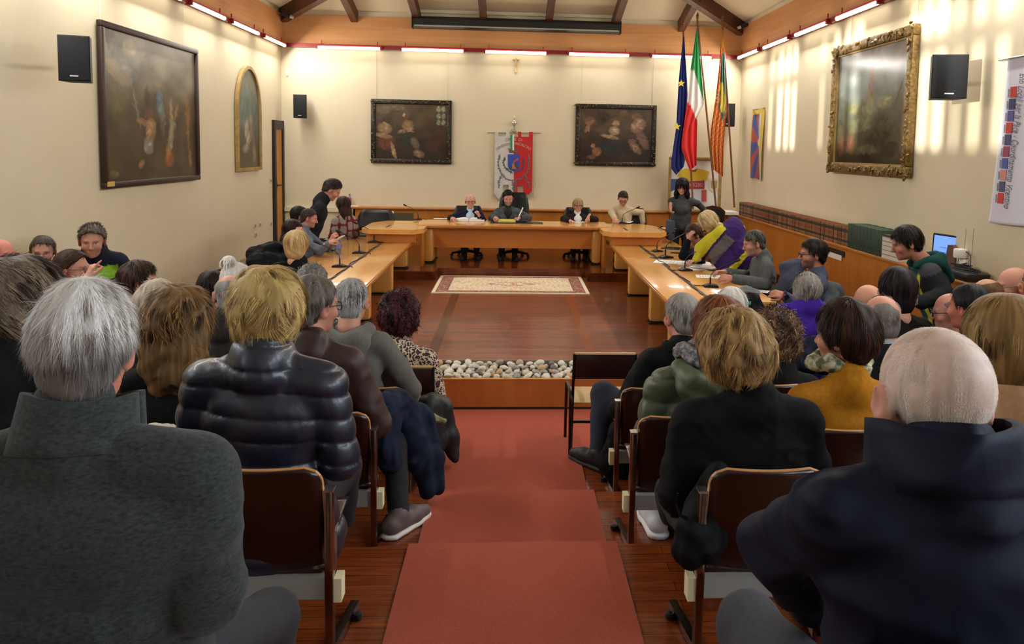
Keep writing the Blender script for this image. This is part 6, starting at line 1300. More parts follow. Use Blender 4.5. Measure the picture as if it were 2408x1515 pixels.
# ------------------------------------------------------------------ coats and bags lying about
def drape(name, label, cat, chains, mat, vox=0.014, fold=0.010, ff=22, seed=3, k=0.03, cut=None):
    q = Sdf(); allp = []
    for ch in chains:
        pts = [np.array(at(*p[:3])) for p in ch]; rs = [p[3] for p in ch]; q.chain(pts, rs, k); allp += pts
    v_, f_ = q.mesh(vox, cut); v_ = relax(v_, f_, 2, 0.5); n_ = vnormals(v_, f_); v_ = v_ + n_ * (fold * wav(v_, seed, ff, 6, (1.4, 1.4, 0.45)) + 0.4 * fold * wav(v_, seed + 1, ff * 2.5, 6, (1.4, 1.4, 0.6)))[:, None]
    c = v_.mean(0); c[2] = v_[:, 2].min(); o = np_mesh(name, v_ - c, f_, None, mat, None); o.location = c; return tag(o, label, cat)
M_navy = pmat('coat_navy', '1b2233', 0.75, spec=0.12, crease=0.6, cscale=6); M_coatb = pmat('coat_black', '111214', 0.7, spec=0.12, crease=0.6, cscale=6); M_quilt = pmat('coat_quilt', '1b1e20', 0.55, bump=0.3, bscale=40); M_cream = pmat('coat_cream', 'c9c2b2', 0.85); M_gscarf = pmat('scarf_grey', '6f7274', 0.9, bump=0.4, bscale=120); M_bluej = pmat('jacket_bluegrey', '30374a', 0.8)
drape('coat', 'navy coat draped over the knees beside the aisle, above the trainer', 'coat', [[(890, 950, 3.95, .06), (930, 955, 4.05, .085), (985, 985, 4.2, .075), (1020, 1080, 4.2, .06), (1030, 1150, 4.15, .04)], [(910, 960, 3.95, .08), (905, 1050, 3.9, .075), (930, 1120, 3.95, .055)], [(960, 990, 4.1, .08), (985, 1080, 4.1, .07), (1005, 1155, 4.1, .045)]], M_navy)
drape('coat', 'black quilted coat hanging by the aisle next to the leopard-print woman', 'coat', [[(1005, 945, 4.9, .06), (1035, 960, 5.0, .075), (1055, 1030, 5.0, .07), (1070, 1080, 4.95, .035)], [(1010, 960, 4.9, .08), (1020, 1040, 4.9, .07), (1030, 1078, 4.9, .04)]], M_quilt)
drape('coat', 'black coat hanging over the chair back under the brown-haired woman', 'coat', [[(1690, 1120, 2.62, .05), (1665, 1190, 2.62, .07), (1640, 1260, 2.58, .075), (1620, 1300, 2.56, .06)], [(1680, 1140, 2.66, .05), (1690, 1230, 2.62, .055), (1660, 1290, 2.58, .055)]], M_coatb, ff=28)
MB_loop = MB().tube([at(1594, 1160, 2.6), at(1590, 1185, 2.6), at(1600, 1212, 2.58), at(1615, 1220, 2.57)], 0.006, 6); o_ = MB_loop.build('bag_strap', M_coatb); tag(o_, 'black strap looping down beside the hanging black coat', 'strap')
drape('coat', 'black coat hanging from the lap of the front man in black', 'coat', [[(1500, 985, 4.75, .08), (1465, 1020, 4.8, .085), (1435, 1090, 4.85, .085), (1440, 1140, 4.85, .05)], [(1480, 1000, 4.8, .08), (1470, 1100, 4.8, .07)]], M_coatb)
drape('coat', 'cream coat bundled on the chair beside the grey-sweater shoulder', 'coat', [[(352, 1020, 3.0, .03), (385, 1028, 3.0, .05), (422, 1035, 3.0, .045)]], M_cream, 0.01, 0.012, 45)
drape('coat', 'black coat bundled over chair backs beside the blonde woman', 'coat', [[(600, 600, 8.3, .10), (640, 592, 8.4, .11), (680, 585, 8.5, .09)], [(610, 620, 8.2, .13), (660, 625, 8.3, .13), (700, 618, 8.4, .1)]], M_coatb)
drape('jacket_on_chair', 'dark navy jacket on the chair between the grey-sweater and bearded men', 'jacket', [[(1862, 640, 7.6, .11), (1860, 675, 7.5, .13)], [(1848, 628, 7.6, .07), (1882, 622, 7.6, .07)]], M_bluej)
drape('jacket_on_chair', 'grey jacket over the chair behind the bearded man', 'jacket', [[(1950, 685, 7.0, .10), (1945, 730, 6.9, .12)], [(1965, 680, 7.05, .07), (1970, 720, 7.0, .09)]], pmat('jacket_grey', '4a4f55', 0.85))
drape('scarf', 'grey knitted scarf heaped on the right side table', 'scarf', [[(1738, 690, 7.5, .045), (1755, 686, 7.5, .055), (1778, 690, 7.45, .04)]], M_gscarf, 0.01, 0.008, 60)
drape('shoulder_bag', 'dark bag with a bright green clip behind the white-haired woman', 'bag', [[(1765, 710, 6.25, .09), (1775, 740, 6.2, .1)]], M_coatb); c = at(1761, 713, 6.14); tag(box('clip', (c.x - 0.012, c.y - 0.01, c.z - 0.012), (c.x + 0.016, c.y, c.z + 0.014), pmat('green_clip', '22b06a', 0.4, ), bev=0.003), 'small bright green clip on the dark bag', 'clip')
drape('jacket_on_chair', 'navy padded jacket over the chair behind the purple-sweater woman', 'jacket', [[(1875, 815, 5.4, .06), (1915, 812, 5.4, .07), (1950, 815, 5.4, .06)], [(1890, 850, 5.35, .1), (1940, 850, 5.35, .1)]], M_navy)

# ------------------------------------------------------------------ special cloths
def leopard_mat():
    m = bpy.data.materials.new('leopard_print'); m.use_nodes = True; nt = m.node_tree; N = nt.nodes; L = nt.links; b = N['Principled BSDF']; b.inputs['Roughness'].default_value = 0.85
    tc = N.new('ShaderNodeTexCoord'); nz = N.new('ShaderNodeTexNoise'); nz.inputs['Scale'].default_value = 30; mx = N.new('ShaderNodeMix'); mx.data_type = 'RGBA'; mx.inputs['Factor'].default_value = 0.06
    L.new(tc.outputs['Object'], nz.inputs['Vector']); L.new(tc.outputs['Object'], mx.inputs['A']); L.new(nz.outputs['Color'], mx.inputs['B'])
    v = N.new('ShaderNodeTexVoronoi'); v.feature = 'DISTANCE_TO_EDGE'; v.inputs['Scale'].default_value = 33; L.new(mx.outputs['Result'], v.inputs['Vector'])
    r = N.new('ShaderNodeValToRGB'); r.color_ramp.interpolation = 'CONSTANT'; el = r.color_ramp.elements; el[0].position = 0; el[0].color = (*lin('c9b596'), 1); el[1].position = 0.10; el[1].color = (*lin('2e1a2a'), 1); e = el.new(0.30); e.color = (*lin('5e2a4a'), 1); e = el.new(0.40); e.color = (*lin('4a2038'), 1)
    L.new(v.outputs['Distance'], r.inputs['Fac']); L.new(r.outputs['Color'], b.inputs['Base Color']); return m
M_leo = leopard_mat()
M_puff = pmat('puffer_navy', '1a1d2b', 0.4, noise=0.2, nscale=30, bump=0.08, bscale=90, spec=0.6, coat=0.12)
M_wool = pmat('wool_charcoal', '424543', 0.95, noise=0.45, nscale=90, stretch=(1, 1, 2.2), col2='222526', bump=0.25, bscale=300, sheen=0.1, spec=0.08, crease=0.25, cscale=4)
M_tart = pmat('tartan_grey', '50575a', 0.85, noise=0.6, nscale=14, col2='2c3134', bump=0.2, bscale=200)
M_patch = pmat('patched_cloth', 'ffffff', 0.85, attr='Col', spec=0.2, bump=0.15, bscale=300)
H = dict
WH = ['8f857c', 'b8aea4', 'd8d2ca', 'efece6']; GR = ['4f4a46', '75706a', '99948e']; DK = ['120e0c', '1f1713', '2b201a']; BR = ['2a1a12', '40291b', '5a3d29']; BLD = ['6b5030', '9c7b4a', 'c9a968', 'e2c98c']

# ------------------------------------------------------------------ the nearest row
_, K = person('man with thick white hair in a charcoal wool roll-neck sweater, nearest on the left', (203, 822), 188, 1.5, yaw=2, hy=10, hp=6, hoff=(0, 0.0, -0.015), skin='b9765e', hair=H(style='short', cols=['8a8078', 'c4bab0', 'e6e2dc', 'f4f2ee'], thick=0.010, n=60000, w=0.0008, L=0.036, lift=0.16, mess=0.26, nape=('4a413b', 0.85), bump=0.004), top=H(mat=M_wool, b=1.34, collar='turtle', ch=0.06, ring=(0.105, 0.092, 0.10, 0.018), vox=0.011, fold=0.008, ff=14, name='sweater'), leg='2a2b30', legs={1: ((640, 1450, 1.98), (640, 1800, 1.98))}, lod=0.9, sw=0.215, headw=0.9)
_, K = person('man with a shaved white head in a navy jacket, nearest on the right', (2192, 940), 238, 1.46, yaw=-2, hp=4, hoff=(0, 0.01, -0.075), skin='bd8f7c', headw=1.03, hair=H(stub='d2c8bc', stubs=0.55, cols=['b8a89a'], fuzz=50000, fcols=['b8a898', 'ccbfb2', 'e0d6ca']), top=H(col='161a2b', col2='10131f', b=1.14, collar='crew', ring=(0.114, 0.106, 0.095, 0.014), vox=0.011, fold=0.015, ff=13, rough=0.7, spec=0.15, bump=0.05, ns=8, crease=1.0, cs=3.2), leg='3b3d44', arms={-1: H(el=(1825, 1290, 1.62), wr=(1960, 1420, 1.85))}, legs={-1: ((1760, 1470, 1.95), (1755, 1800, 1.95))}, lod=0.8, sw=0.178)
# ------------------------------------------------------------------ second row
_, K = person('woman with short blond hair in a shiny navy puffer jacket, seen from behind', (634, 728), 120, 2.88, yaw=-3, hp=4, hoff=(0, 0, -0.03), skin='c49a84', fem=1, hair=H(style='bob', cols=['5a4326', '8a6c40', 'c2a05e', 'e0c688', 'caa866'], thick=0.004, len=0.02, n=30000, w=0.0014, L=0.055, mess=0.2, lift=0.09, bump=0.011, swirl=0.75), top=H(mat=M_puff, kind='puffer', b=1.16, collar='stand', ch=0.015, vox=0.0068, amp=0.011, sp=0.068, tilt=1.4, skirt=1), leg='16181f', sw=0.178)
_, K = person('woman with layered brown-blond hair in a black jacket, seen from behind', (1722, 826), 118, 2.88, yaw=4, hy=8, hp=4, hoff=(-0.045, 0, -0.03), skin='c09078', fem=1, hair=H(style='bob', cols=['4a3520', '7a5a36', 'a8824e', 'c4a066'], thick=0.014, len=0.01, n=30000, w=0.0014, L=0.055, mess=0.2, lift=0.09, bump=0.010, swirl=0.7), top=H(col='141416', b=1.2, collar='crew', vox=0.011, fold=0.012, ff=16, rough=0.8, ns=10), leg='1d1e22', sw=0.182)
person('person with dark greying hair in a black coat at the left edge', (50, 722), 142, 2.5, yaw=-4, hp=3, hoff=(0, 0, -0.04), skin='b98a74', hair=H(style='bob', cols=['1c1714', '3a3029', '7a6a58', '9c8a74'], thick=-0.004, len=0.02, n=34000, w=0.0014, L=0.045, flow='side', mess=0.2, lift=0.12, bump=0.006), top=H(col='191a1c', b=1.2, collar='stand', ch=0.03, fold=0.008, ff=15), sw=0.18)
person('woman with a smooth brown-blond bob in a tan sweater at the right edge', (2358, 808), 140, 2.55, yaw=3, hp=6, hoff=(0, 0, -0.035), skin='c49a84', fem=1, hair=H(style='bob', cols=['2e2014', '5c4426', '8e6c3e', 'b8945a'], thick=0.008, len=0.07, n=26000, w=0.0014, L=0.06, mess=0.07, lift=0.04, bump=0.003), top=H(col='b08a68', col2='a07a58', b=1.12, collar='turtle', ch=0.05, fold=0.007, rough=0.9, name='sweater'), sw=0.165)
# ------------------------------------------------------------------ third row
person('woman with long wavy brown hair in black, beside the white-haired man', (424, 762), 100, 3.6, yaw=0, hp=2, hoff=(0, 0, -0.02), skin='b98a74', fem=1, hair=H(style='wavy', cols=['2a1d12', '4a3520', '7c5c38', 'a88050'], thick=0.016, len=0.11, n=20000, w=0.0019, L=0.06, mess=0.24, swirl=0.6, lift=0.10, bump=0.010), top=H(col='151516', b=1.08, fold=0.006))
_, K = person('man with glasses and grey-brown hair in a brown leather jacket', (738, 722), 86, 3.78, yaw=-4, hy=-32, hp=4, hoff=(0, 0, -0.02), skin='b07a64', hair=H(style='short', cols=['2a2420', '4a423c', '6e655c', '8c8278'], thick=0.012, n=9000, w=0.002, L=0.035, mess=0.1, lift=0.06), specs='2a2422', top=H(col='3a2420', col2='2c1a17', b=1.15, collar='crew', rough=0.5, spec=0.4, fold=0.008, bump=0.08), leg='14151b', arms={1: H(el=(890, 1000, 3.75), wr=(872, 942, 3.95), d=(-0.1, 0.3, 0.8), n=(-1, 0.2, 0))}, legs={1: ((925, 1000, 4.1), (938, 1215, 3.80), (0.55, 0.8, 0))}, shoes=H(col='5e5250', sole='d6d2c8', only=1))
_, K = person('woman with auburn hair in an olive quilted jacket with a hood', (1690, 772), 92, 3.88, yaw=2, hp=2, hoff=(0.075, 0, -0.02), skin='b98a74', fem=1, hair=H(style='bob', cols=['35180e', '5a2c18', '7c4426', '8e5632'], thick=0.008, len=0.07, n=5000, w=0.003, L=0.07, mess=0.18, lift=0.1), top=H(col='4d5640', col2='424a36', kind='puffer', b=1.1, sp=0.09, amp=0.017, tilt=0.1, collar='hood', rough=0.42, spec=0.5, vox=0.012), leg='2a3348', legs={-1: ((1590, 1040, 4.15), (1540, 1215, 3.80), (-0.1, 0.9, 0))}, shoes=H(col='cfcfd2', sole='e0e0e2', only=-1))
person('woman with short dark brown hair in a mustard sweater and patterned scarf', (1985, 792), 98, 3.6, yaw=2, hy=38, hp=4, hoff=(-0.0, 0, -0.01), skin='b97f68', fem=1, hair=H(style='short', cols=['150d0a', '20130d', '301c12', '472a1a'], thick=0.022, n=16000, w=0.0018, L=0.06, mess=0.12, lift=0.05, bump=0.006), top=H(col='a8701c', col2='965f14', b=1.06, collar='crew', rough=0.9, fold=0.006, ff=12, name='sweater'))
person('woman with curly chestnut hair in a black jacket', (1822, 790), 78, 4.3, yaw=3, hp=4, skin='b98a74', fem=1, hair=H(style='curly', cols=['2c1d15', '4c3526', '74543c', '947254'], thick=0.0, n=5000, w=0.005, L=0.05, mess=0.4, lift=0.15, bump=0.012, bf=80), top=H(col='1b1b1c', b=1.12, collar='stand', ch=0.03))
person('man with short grey hair in a grey hooded sweatshirt', (827, 709), 70, 4.7, yaw=-3, hp=4, hoff=(0, 0, -0.035), skin='b5826c', hair=H(style='crop', cols=['3c3834', '6a6662', 'a8a4a0', 'd0ccc8'], thick=-0.003, n=6000, w=0.0022, L=0.02, mess=0.3, lift=0.3, bump=0.001), top=H(col='6e6b64', col2='615e58', b=1.08, collar='hood', rough=0.95, vox=0.010, fold=0.008, ff=16, name='hooded_sweatshirt'), leg='3f4030', arms={1: H(el=(968, 915, 4.75), wr=(960, 960, 5.0))})
person('woman with curly dark red hair in a leopard-print top', (940, 738), 65, 5.35, yaw=-2, hp=3, skin='c09a84', fem=1, hair=H(style='curly', cols=['1a0c10', '30141a', '4a2028', '5e2a32'], thick=-0.002, n=5000, w=0.005, L=0.04, mess=0.5, lift=0.2, bump=0.012, bf=90), top=H(mat=M_leo, b=1.0, collar='crew', fold=0.005, name='blouse'), leg='5a1f36')
_, K = person('man with thinning grey hair in a black jacket, front of the right rows', (1602, 746), 71, 4.88, yaw=3, hy=14, hp=4, hoff=(0.0, 0, -0.02), skin='b8806c', hair=H(style='short', cols=['5c5854', '8a8682', 'b4b0ac', '9a8a80'], thick=0.004, n=5000, w=0.0026, L=0.04, mess=0.14, lift=0.08, bump=0.002), top=H(col='131416', b=1.2, collar='crew', ring=(0.100, 0.095, 0.06, 0.012), rough=0.7, fold=0.009, ff=15), leg='252d3d', arms={-1: H(el=(1462, 960, 4.75), wr=(1500, 990, 5.05))}, legs={-1: ((1418, 925, 5.1), (1404, 1078, 4.95), (-0.65, 0.7, 0))}, shoes=H(col='1d1c1e', sole='2e2c2c', only=-1), hands=(0, 0))
# ------------------------------------------------------------------ left, further rows
person('head of pale fair hair just behind the white-haired man', (372, 726), 78, 4.15, hp=2, skin='c09a84', hair=H(style='short', cols=['8a7a68', 'b0a08c', 'c8bcaa'], thick=0.01, n=3000, w=0.003, L=0.04), top=H(col='2a2a2e'))
person('balding grey-haired man in a dark jacket with a blue collar', (538, 694), 60, 5.0, yaw=0, hy=20, hp=3, skin='b8806c', hair=H(style='fringe', cols=['5a5652', '8c8884', 'a8a4a0'], n=2200, w=0.0028, L=0.03), top=H(col='32302c', b=1.15, collar='stand', ch=0.03))
person('woman with white hair tied in a bun on top', (556, 664), 58, 5.5, yaw=0, hp=4, skin='b98a74', fem=1, hair=H(style='bun', cols=['a8a096', 'd0c8be', 'ece8e2'], n=4000, w=0.0028, L=0.04, flow='back', lift=0.06, mess=0.12, bun=(-0.03, -0.05, 0.13)), top=H(col='3a3a40'))
person('dark-haired person in a dark blue jacket, half hidden by the white bun', (503, 676), 48, 6.1, yaw=-20, hp=4, skin='b98a74', hair=H(style='bob', cols=DK, n=1800, w=0.004, len=0.06), top=H(col='24405c', b=1.05))
person('person with curly grey hair beyond the blond puffer-jacket woman', (735, 662), 52, 5.7, yaw=-10, hp=3, skin='b98a74', hair=H(style='curly', cols=['3c3834', '6a6662', '9c9894'], thick=-0.012, n=2600, w=0.005, L=0.035, mess=0.4, bump=0.008, bf=90), top=H(col='2a2a2e'))
person('person with dark brown hair and glasses looking right, near the left wall', (330, 665), 58, 5.3, yaw=-20, hy=-52, skin='b98470', hair=H(style='short', cols=['1e130d', '332116', '4a3222'], thick=0.014, low=0.0, n=3000, w=0.0035, L=0.05), specs='2a2422', top=H(col='24262c'))
person('woman with glasses and brown hair pointing a finger, by the left wall', (172, 634), 52, 5.45, yaw=-88, skin='b98470', fem=1, hair=H(style='short', cols=['20140e', '332016', '4a3222'], thick=0.012, n=3500, w=0.0028, L=0.045, flow='back', mess=0.1, lift=0.04), specs='6a5a4a', top=H(col='c98a7a', b=1.0), arms={1: H(el=(196, 690, 5.2), wr=(207, 655, 5.25), d=(0.35, 0.1, 1), n=(0.6, 0.6, 0.2), point=True, curl=0.9)})
def vis_col(jv, Lc, wp):
    c = np.broadcast_to(np.array(lin('1f2433')), jv.shape).copy(); band = (Lc[:, 2] > 0.30) & (Lc[:, 2] < 0.42) & (Lc[:, 1] > 0.02) & (np.abs(Lc[:, 0]) < 0.16); c[band] = lin('8ec63a'); c[(np.abs(Lc[:, 0]) < 0.006) & (Lc[:, 1] > 0.03)] = lin('12141a'); return c
person('man with spiky grey hair in a navy uniform with a bright green chest band', (217, 568), 46, 6.45, yaw=202, lean=34, hp=-4, skin='ad7a64', hair=H(style='short', cols=['4a403a', '6e635a', '8c8278'], thick=0.010, n=2600, w=0.003, L=0.025, flow='up', lift=0.3, mess=0.35), top=H(mat=M_patch, colf=vis_col, b=1.08, collar='stand', ch=0.05, vox=0.012), leg='1c2030', beard=('6a5a50', 0.3))
person('man with short dark grey hair seated against the left wall', (101, 592), 44, 6.55, yaw=205, hp=8, skin='b98470', hair=H(style='short', cols=['2c2622', '4a423c', '665e56'], thick=0.004, n=1600, w=0.0035), top=H(col='26282e'))
person('bald man with glasses cut off by the left edge', (0, 600), 48, 6.15, yaw=-95, hp=4, skin='c07a68', hair=H(style='fringe', cols=['4a423c', '6e655c'], n=900, w=0.003), specs='1a1a1e', top=H(col='2a2c34'))
# ------------------------------------------------------------------ left side table
person('blond woman in black at the left side table, seen from behind', (700, 573), 38, 8.3, yaw=-30, hp=4, skin='c49a84', fem=1, hair=H(style='bob', cols=['8a6c44', 'b8965e', 'd0b47e', 'e0c898'], len=0.11, thick=0.002, n=2600, w=0.005, L=0.09, mess=0.08, lift=0.05, bump=0.003), top=H(col='121214', b=1.1))
person('woman with long dark hair resting her hand against her face', (690, 542), 29, 9.3, yaw=-60, hp=8, skin='b98a74', fem=1, hair=H(style='long', cols=['160f0d', '28191a', '3a2420'], len=0.16, thick=0.006, n=1500, w=0.006), top=H(col='3a1c20'), arms={1: H(el=(690, 585, 9.0), wr=(702, 555, 9.0), d=(0.1, 0.0, 1), n=(-0.5, 0.8, 0), curl=0.9)})
person('dark-haired person hidden behind the man with the phone', (704, 508), 27, 10.7, yaw=-60, hp=6, skin='b98a74', hair=H(style='short', cols=DK, thick=0.01, n=900, w=0.006), top=H(col='18181b'))
tt, K = person('man in a blue-grey sweater looking at his phone at the left side table', (727, 513), 27.5, 10.0, yaw=-82, hp=14, hoff=(0, 0, -0.02), skin='b98470', lean=4, hair=H(style='short', cols=['221b17', '3c322b', '54483f'], thick=0.0, n=1500, w=0.004, L=0.03), top=H(col='6b7280', col2='5e6573', b=1.1, collar='crew', name='sweater'), arms={1: H(el=(752, 592, 9.75), wr=(772, 572, 9.7), d=(0.8, 0.1, 0.35), n=(0.2, 0.5, -0.6), curl=0.5), -1: H(el=(768, 590, 10.3), wr=(778, 566, 10.0), d=(0.5, -0.2, 0.7), n=(0.5, 0.5, 0), curl=0.6)}, lod=1.1)
c = at(797, 561, 9.75); ph = empty('mobile_phone', (c.x, c.y, c.z), 0, 'white mobile phone held by the man in the blue-grey sweater', 'phone'); Mp = Matrix.Rotation(R(-20), 4, 'Z') @ Matrix.Rotation(R(-32), 4, 'Y'); box('case', (-0.075, -0.04, -0.005), (0.075, 0.04, 0.004), M_white, ph, M=Mp, bev=0.003); box('screen', (-0.07, -0.036, 0.004), (0.07, 0.036, 0.0055), pmat('phone_screen', 'b8a890', 0.2), ph, M=Mp)
c = atz(770, 585, ZT2); fd_ = tag(box('folder', (c.x - 0.1, c.y - 0.25, ZT2 + 0.001), (c.x + 0.14, c.y + 0.25, ZT2 + 0.02), M_black, bev=0.004), 'black folder at the edge of the left side table under the phone', 'folder')
person('standing man with dark hair in a charcoal jacket bending over the left tables', (781, 447), 29, 10.95, yaw=-80, hp=28, lean=24, stand=True, skin='b5806a', hair=H(style='short', cols=['191412', '2c2420', '463c35'], thick=0.012, n=2200, w=0.0045, L=0.05, flow='back', mess=0.15), top=H(col='242428', col2='1c1c20', b=1.1, collar='stand', ch=0.03), leg='2b3a5c', floor=ZP)
def rg_col(jv, Lc, wp):
    c = np.broadcast_to(np.array(lin('8a8680')), jv.shape).copy(); m = (np.sin(Lc[:, 0] * 26 + 0.5) * np.sin(Lc[:, 2] * 20 + 0.3 + np.sign(Lc[:, 0]))) ; c[np.abs(m) < 0.28] = lin('6b1f2c'); c[Lc[:, 2] < 0.10] = lin('3c4460'); return c
person('woman with long brown hair in a grey and maroon patterned sweater', (806, 481), 23, 11.7, yaw=48, hp=4, skin='c49a84', fem=1, hair=H(style='long', cols=['1c1210', '33211a', '4a3226'], len=0.16, thick=-0.002, n=1800, w=0.006, L=0.10, mess=0.06), top=H(mat=M_patch, colf=rg_col, b=1.05, collar='crew', name='sweater'), floor=ZP)
# ------------------------------------------------------------------ head table
SH = H(col='1c1a1c', sole='141414')
person('bald man with glasses in a navy jacket and pale blue shirt at the head table', (1106, 474), 21, 12.75, yaw=184, hp=2, skin='c48e78', hair=H(style='fringe', cols=['8a7a70', 'a09088'], n=700, w=0.003, L=0.015), specs='3a3036', top=H(col='1b2238', b=1.18, shirt='a9bccf', vox=0.012), leg='20222c', arms={1: H(el=(1060, 513, 12.75), wr=(1063, 513, 12.45), d=(0.4, -0.9, 0), n=(0.3, 0, -1)), -1: H(el=(1135, 518, 12.7), wr=(1127, 509, 12.45), d=(-0.2, -0.3, 0.8), n=(-1, 0, 0), curl=0.8)}, shoes=SH, floor=ZP)
person('dark-haired man in a grey tartan jacket and black roll-neck at the head table', (1195, 466), 21.5, 12.75, yaw=182, hp=20, skin='b98470', beard=('8a827a', 0.5), hair=H(style='short', cols=['0e0c0b', '191513', '241d1a'], thick=0.008, n=1500, w=0.003, L=0.02, flow='up', lift=0.1), top=H(mat=M_tart, b=1.24, shirt='131214', vox=0.012), leg='16161a', arms={1: H(el=(1157, 512, 12.75), wr=(1165, 512, 12.42), d=(0.3, -0.9, -0.1), n=(0, 0, -1), curl=0.6), -1: H(el=(1243, 513, 12.75), wr=(1222, 513, 12.45), d=(-0.6, -0.6, 0), n=(0, 0, -1), curl=0.8)}, shoes=SH, floor=ZP)
person('fair-haired woman with glasses in a dark brown jacket and white blouse', (1359, 483), 20, 12.75, yaw=182, hp=4, skin='c08a76', fem=1, hair=H(style='bob', cols=['7a6244', 'a88c60', 'c4aa7c'], len=0.03, thick=-0.002, n=1500, w=0.005, L=0.06, mess=0.1), specs='2a2a4a', top=H(col='2c2322', b=1.2, shirt='d8d6d4', vox=0.012), leg='17171b', arms={1: H(el=(1325, 515, 12.75), wr=(1340, 519, 12.42), d=(0.5, -0.8, -0.1), n=(0, 0, -1)), -1: H(el=(1400, 517, 12.75), wr=(1384, 510, 12.42), d=(-0.4, -0.4, -0.6), n=(-0.2, -0.3, -0.8), curl=0.15)}, shoes=SH, floor=ZP)
person('man with glasses in a cream sweater leaning over papers at the head table', (1465, 467), 21, 12.7, yaw=176, hp=26, lean=14, skin='b98470', hair=H(style='short', cols=['1a1412', '2c221d', '3e322b'], thick=0.006, n=1200, w=0.004), specs='3a2424', top=H(col='c3b294', col2='b5a486', b=1.12, collar='turtle', ch=0.04, vox=0.012, name='sweater'), leg='1c1c22', arms={1: H(el=(1438, 500, 12.7), wr=(1446, 515, 12.4), d=(0.3, -0.9, -0.3), n=(0, 0, -1)), -1: H(el=(1508, 500, 12.85), wr=(1512, 524, 12.8), d=(0.1, -0.2, -1), n=(-1, 0, 0))}, shoes=H(col='cfcac4', sole='b8b4ae'), floor=ZP)
# ------------------------------------------------------------------ right
tt, K = person('standing woman with long black hair in a grey cardigan by the flags', (1604, 438), 23.5, 11.9, yaw=160, hp=22, stand=True, skin='c0917c', fem=1, hair=H(style='long', cols=['0c0a0b', '141011', '1e181a'], len=0.22, locks=0.30, thick=0.0, n=2600, w=0.006, L=0.11, mess=0.06, lift=0.05), top=H(col='46474b', col2='3b3c40', b=1.0, collar='crew', vox=0.012, name='cardigan'), leg='121214', arms={1: H(el=(1580, 474, 12.05), wr=(1577, 486, 11.85), d=(0, -0.2, -1), n=(1, 0, 0), curl=0.8), -1: H(el=(1640, 478, 12.0), wr=(1662, 500, 12.05), d=(0.5, 0, -0.8), n=(0, -1, 0))}, floor=ZP, legw=1.05)
c = at(1577, 500, 11.72); hb = empty('handbag', (c.x, 11.72, c.z - 0.42), 0, 'blue denim handbag held by the standing woman', 'bag'); box('pouch', (-0.05, -0.12, 0), (0.05, 0.12, 0.3), pmat('denim', '3a4658', 0.85, noise=0.4, nscale=30), hb, bev=0.02); MB().tube([(0, -0.09, 0.29), (0, -0.04, 0.42), (0, 0.04, 0.42), (0, 0.09, 0.29)], 0.008, 6).build('handle', M_black, hb)
person('person in a dark navy jacket holding a hand to the forehead', (1632, 552), 30, 9.6, yaw=95, hp=30, skin='b98470', hair=H(style='short', cols=BR, thick=0.012, n=1200, w=0.005), top=H(col='161a24', b=1.05), arms={-1: H(el=(1606, 602, 9.4), wr=(1618, 566, 9.45), d=(0.35, 0, 1), n=(0.8, 0.4, 0), curl=0.35)})
def shawl_col(jv, Lc, wp):
    x, y, z = Lc.T; c = np.broadcast_to(np.array(lin('35205c')), jv.shape).copy(); w = 0.008 * np.sin(z * 40)
    c[(x < -0.06 + w) & (z > 0.40) & (y > -0.10)] = lin('b8b22a'); c[(x < -0.10 + w) & (z > 0.24) & (z < 0.37) & (y > -0.06)] = lin('5c5a58')
    c[np.abs(x - 0.13 + 0.25 * (z - 0.2) + w) < 0.030] = lin('b8b22a'); c[np.abs(z - 0.0 + 0.2 * x + w) < 0.028] = lin('b8b22a'); return c
def shawl_extra(J, U, AR):
    J.ell(U(0, -0.02, 0.30), V(0.24, 0.15, 0.26), 0.06); J.ell(U(0, 0.03, 0.08), V(0.22, 0.20, 0.20), 0.06); J.cap(AR[-1][0], AR[-1][1], 0.10, 0.09, 0.05); J.ell(U(-0.05, 0.16, 0.30), V(0.22, 0.17, 0.22), 0.06); J.ell(U(-0.1, 0.22, 0.12), V(0.16, 0.14, 0.18), 0.06)
person('blond woman in a purple, yellow and grey shawl bending over the right side table', (1664, 522), 30, 9.1, yaw=62, hp=30, lean=52, stand=True, skin='c49a84', fem=1, hair=H(style='bob', cols=['a8906a', 'd0b888', 'e6d4ac'], len=0.05, thick=0.004, n=2200, w=0.005, L=0.08, mess=0.1), top=H(mat=M_patch, colf=shawl_col, b=1.1, vox=0.011, name='shawl', fold=0.012), leg='17171b', extra=shawl_extra, arms={-1: H(el=(1652, 585, 9.0), wr=(1636, 612, 8.95), d=(-0.9, 0.2, -0.2), n=(0, 0, -1)), 1: H(el=(1655, 570, 9.4), wr=(1628, 600, 9.4))}, floor=ZS)
person('grey-haired man in a grey zip sweater reading at the right side table', (1773, 572), 38, 8.0, yaw=88, hp=12, lean=8, hoff=(0, 0.02, -0.02), skin='b98470', beard=('8a7f78', 0.45), hair=H(style='short', cols=['2c2826', '4c4844', '74706c'], thick=0.004, n=3000, w=0.0035, L=0.035, mess=0.15), top=H(col='5c5f60', col2='515455', b=1.14, collar='turtle', ch=0.035, vox=0.012, rough=0.95, name='sweater'), arms={-1: H(el=(1800, 668, 7.75), wr=(1722, 655, 7.7), d=(-1, 0.1, 0.1), n=(0, 0.6, -0.5), curl=0.5), 1: H(el=(1770, 650, 8.35), wr=(1704, 640, 8.05), d=(-1, -0.2, 0.1), n=(0, -0.3, -1), curl=0.6)}, lod=1.0)
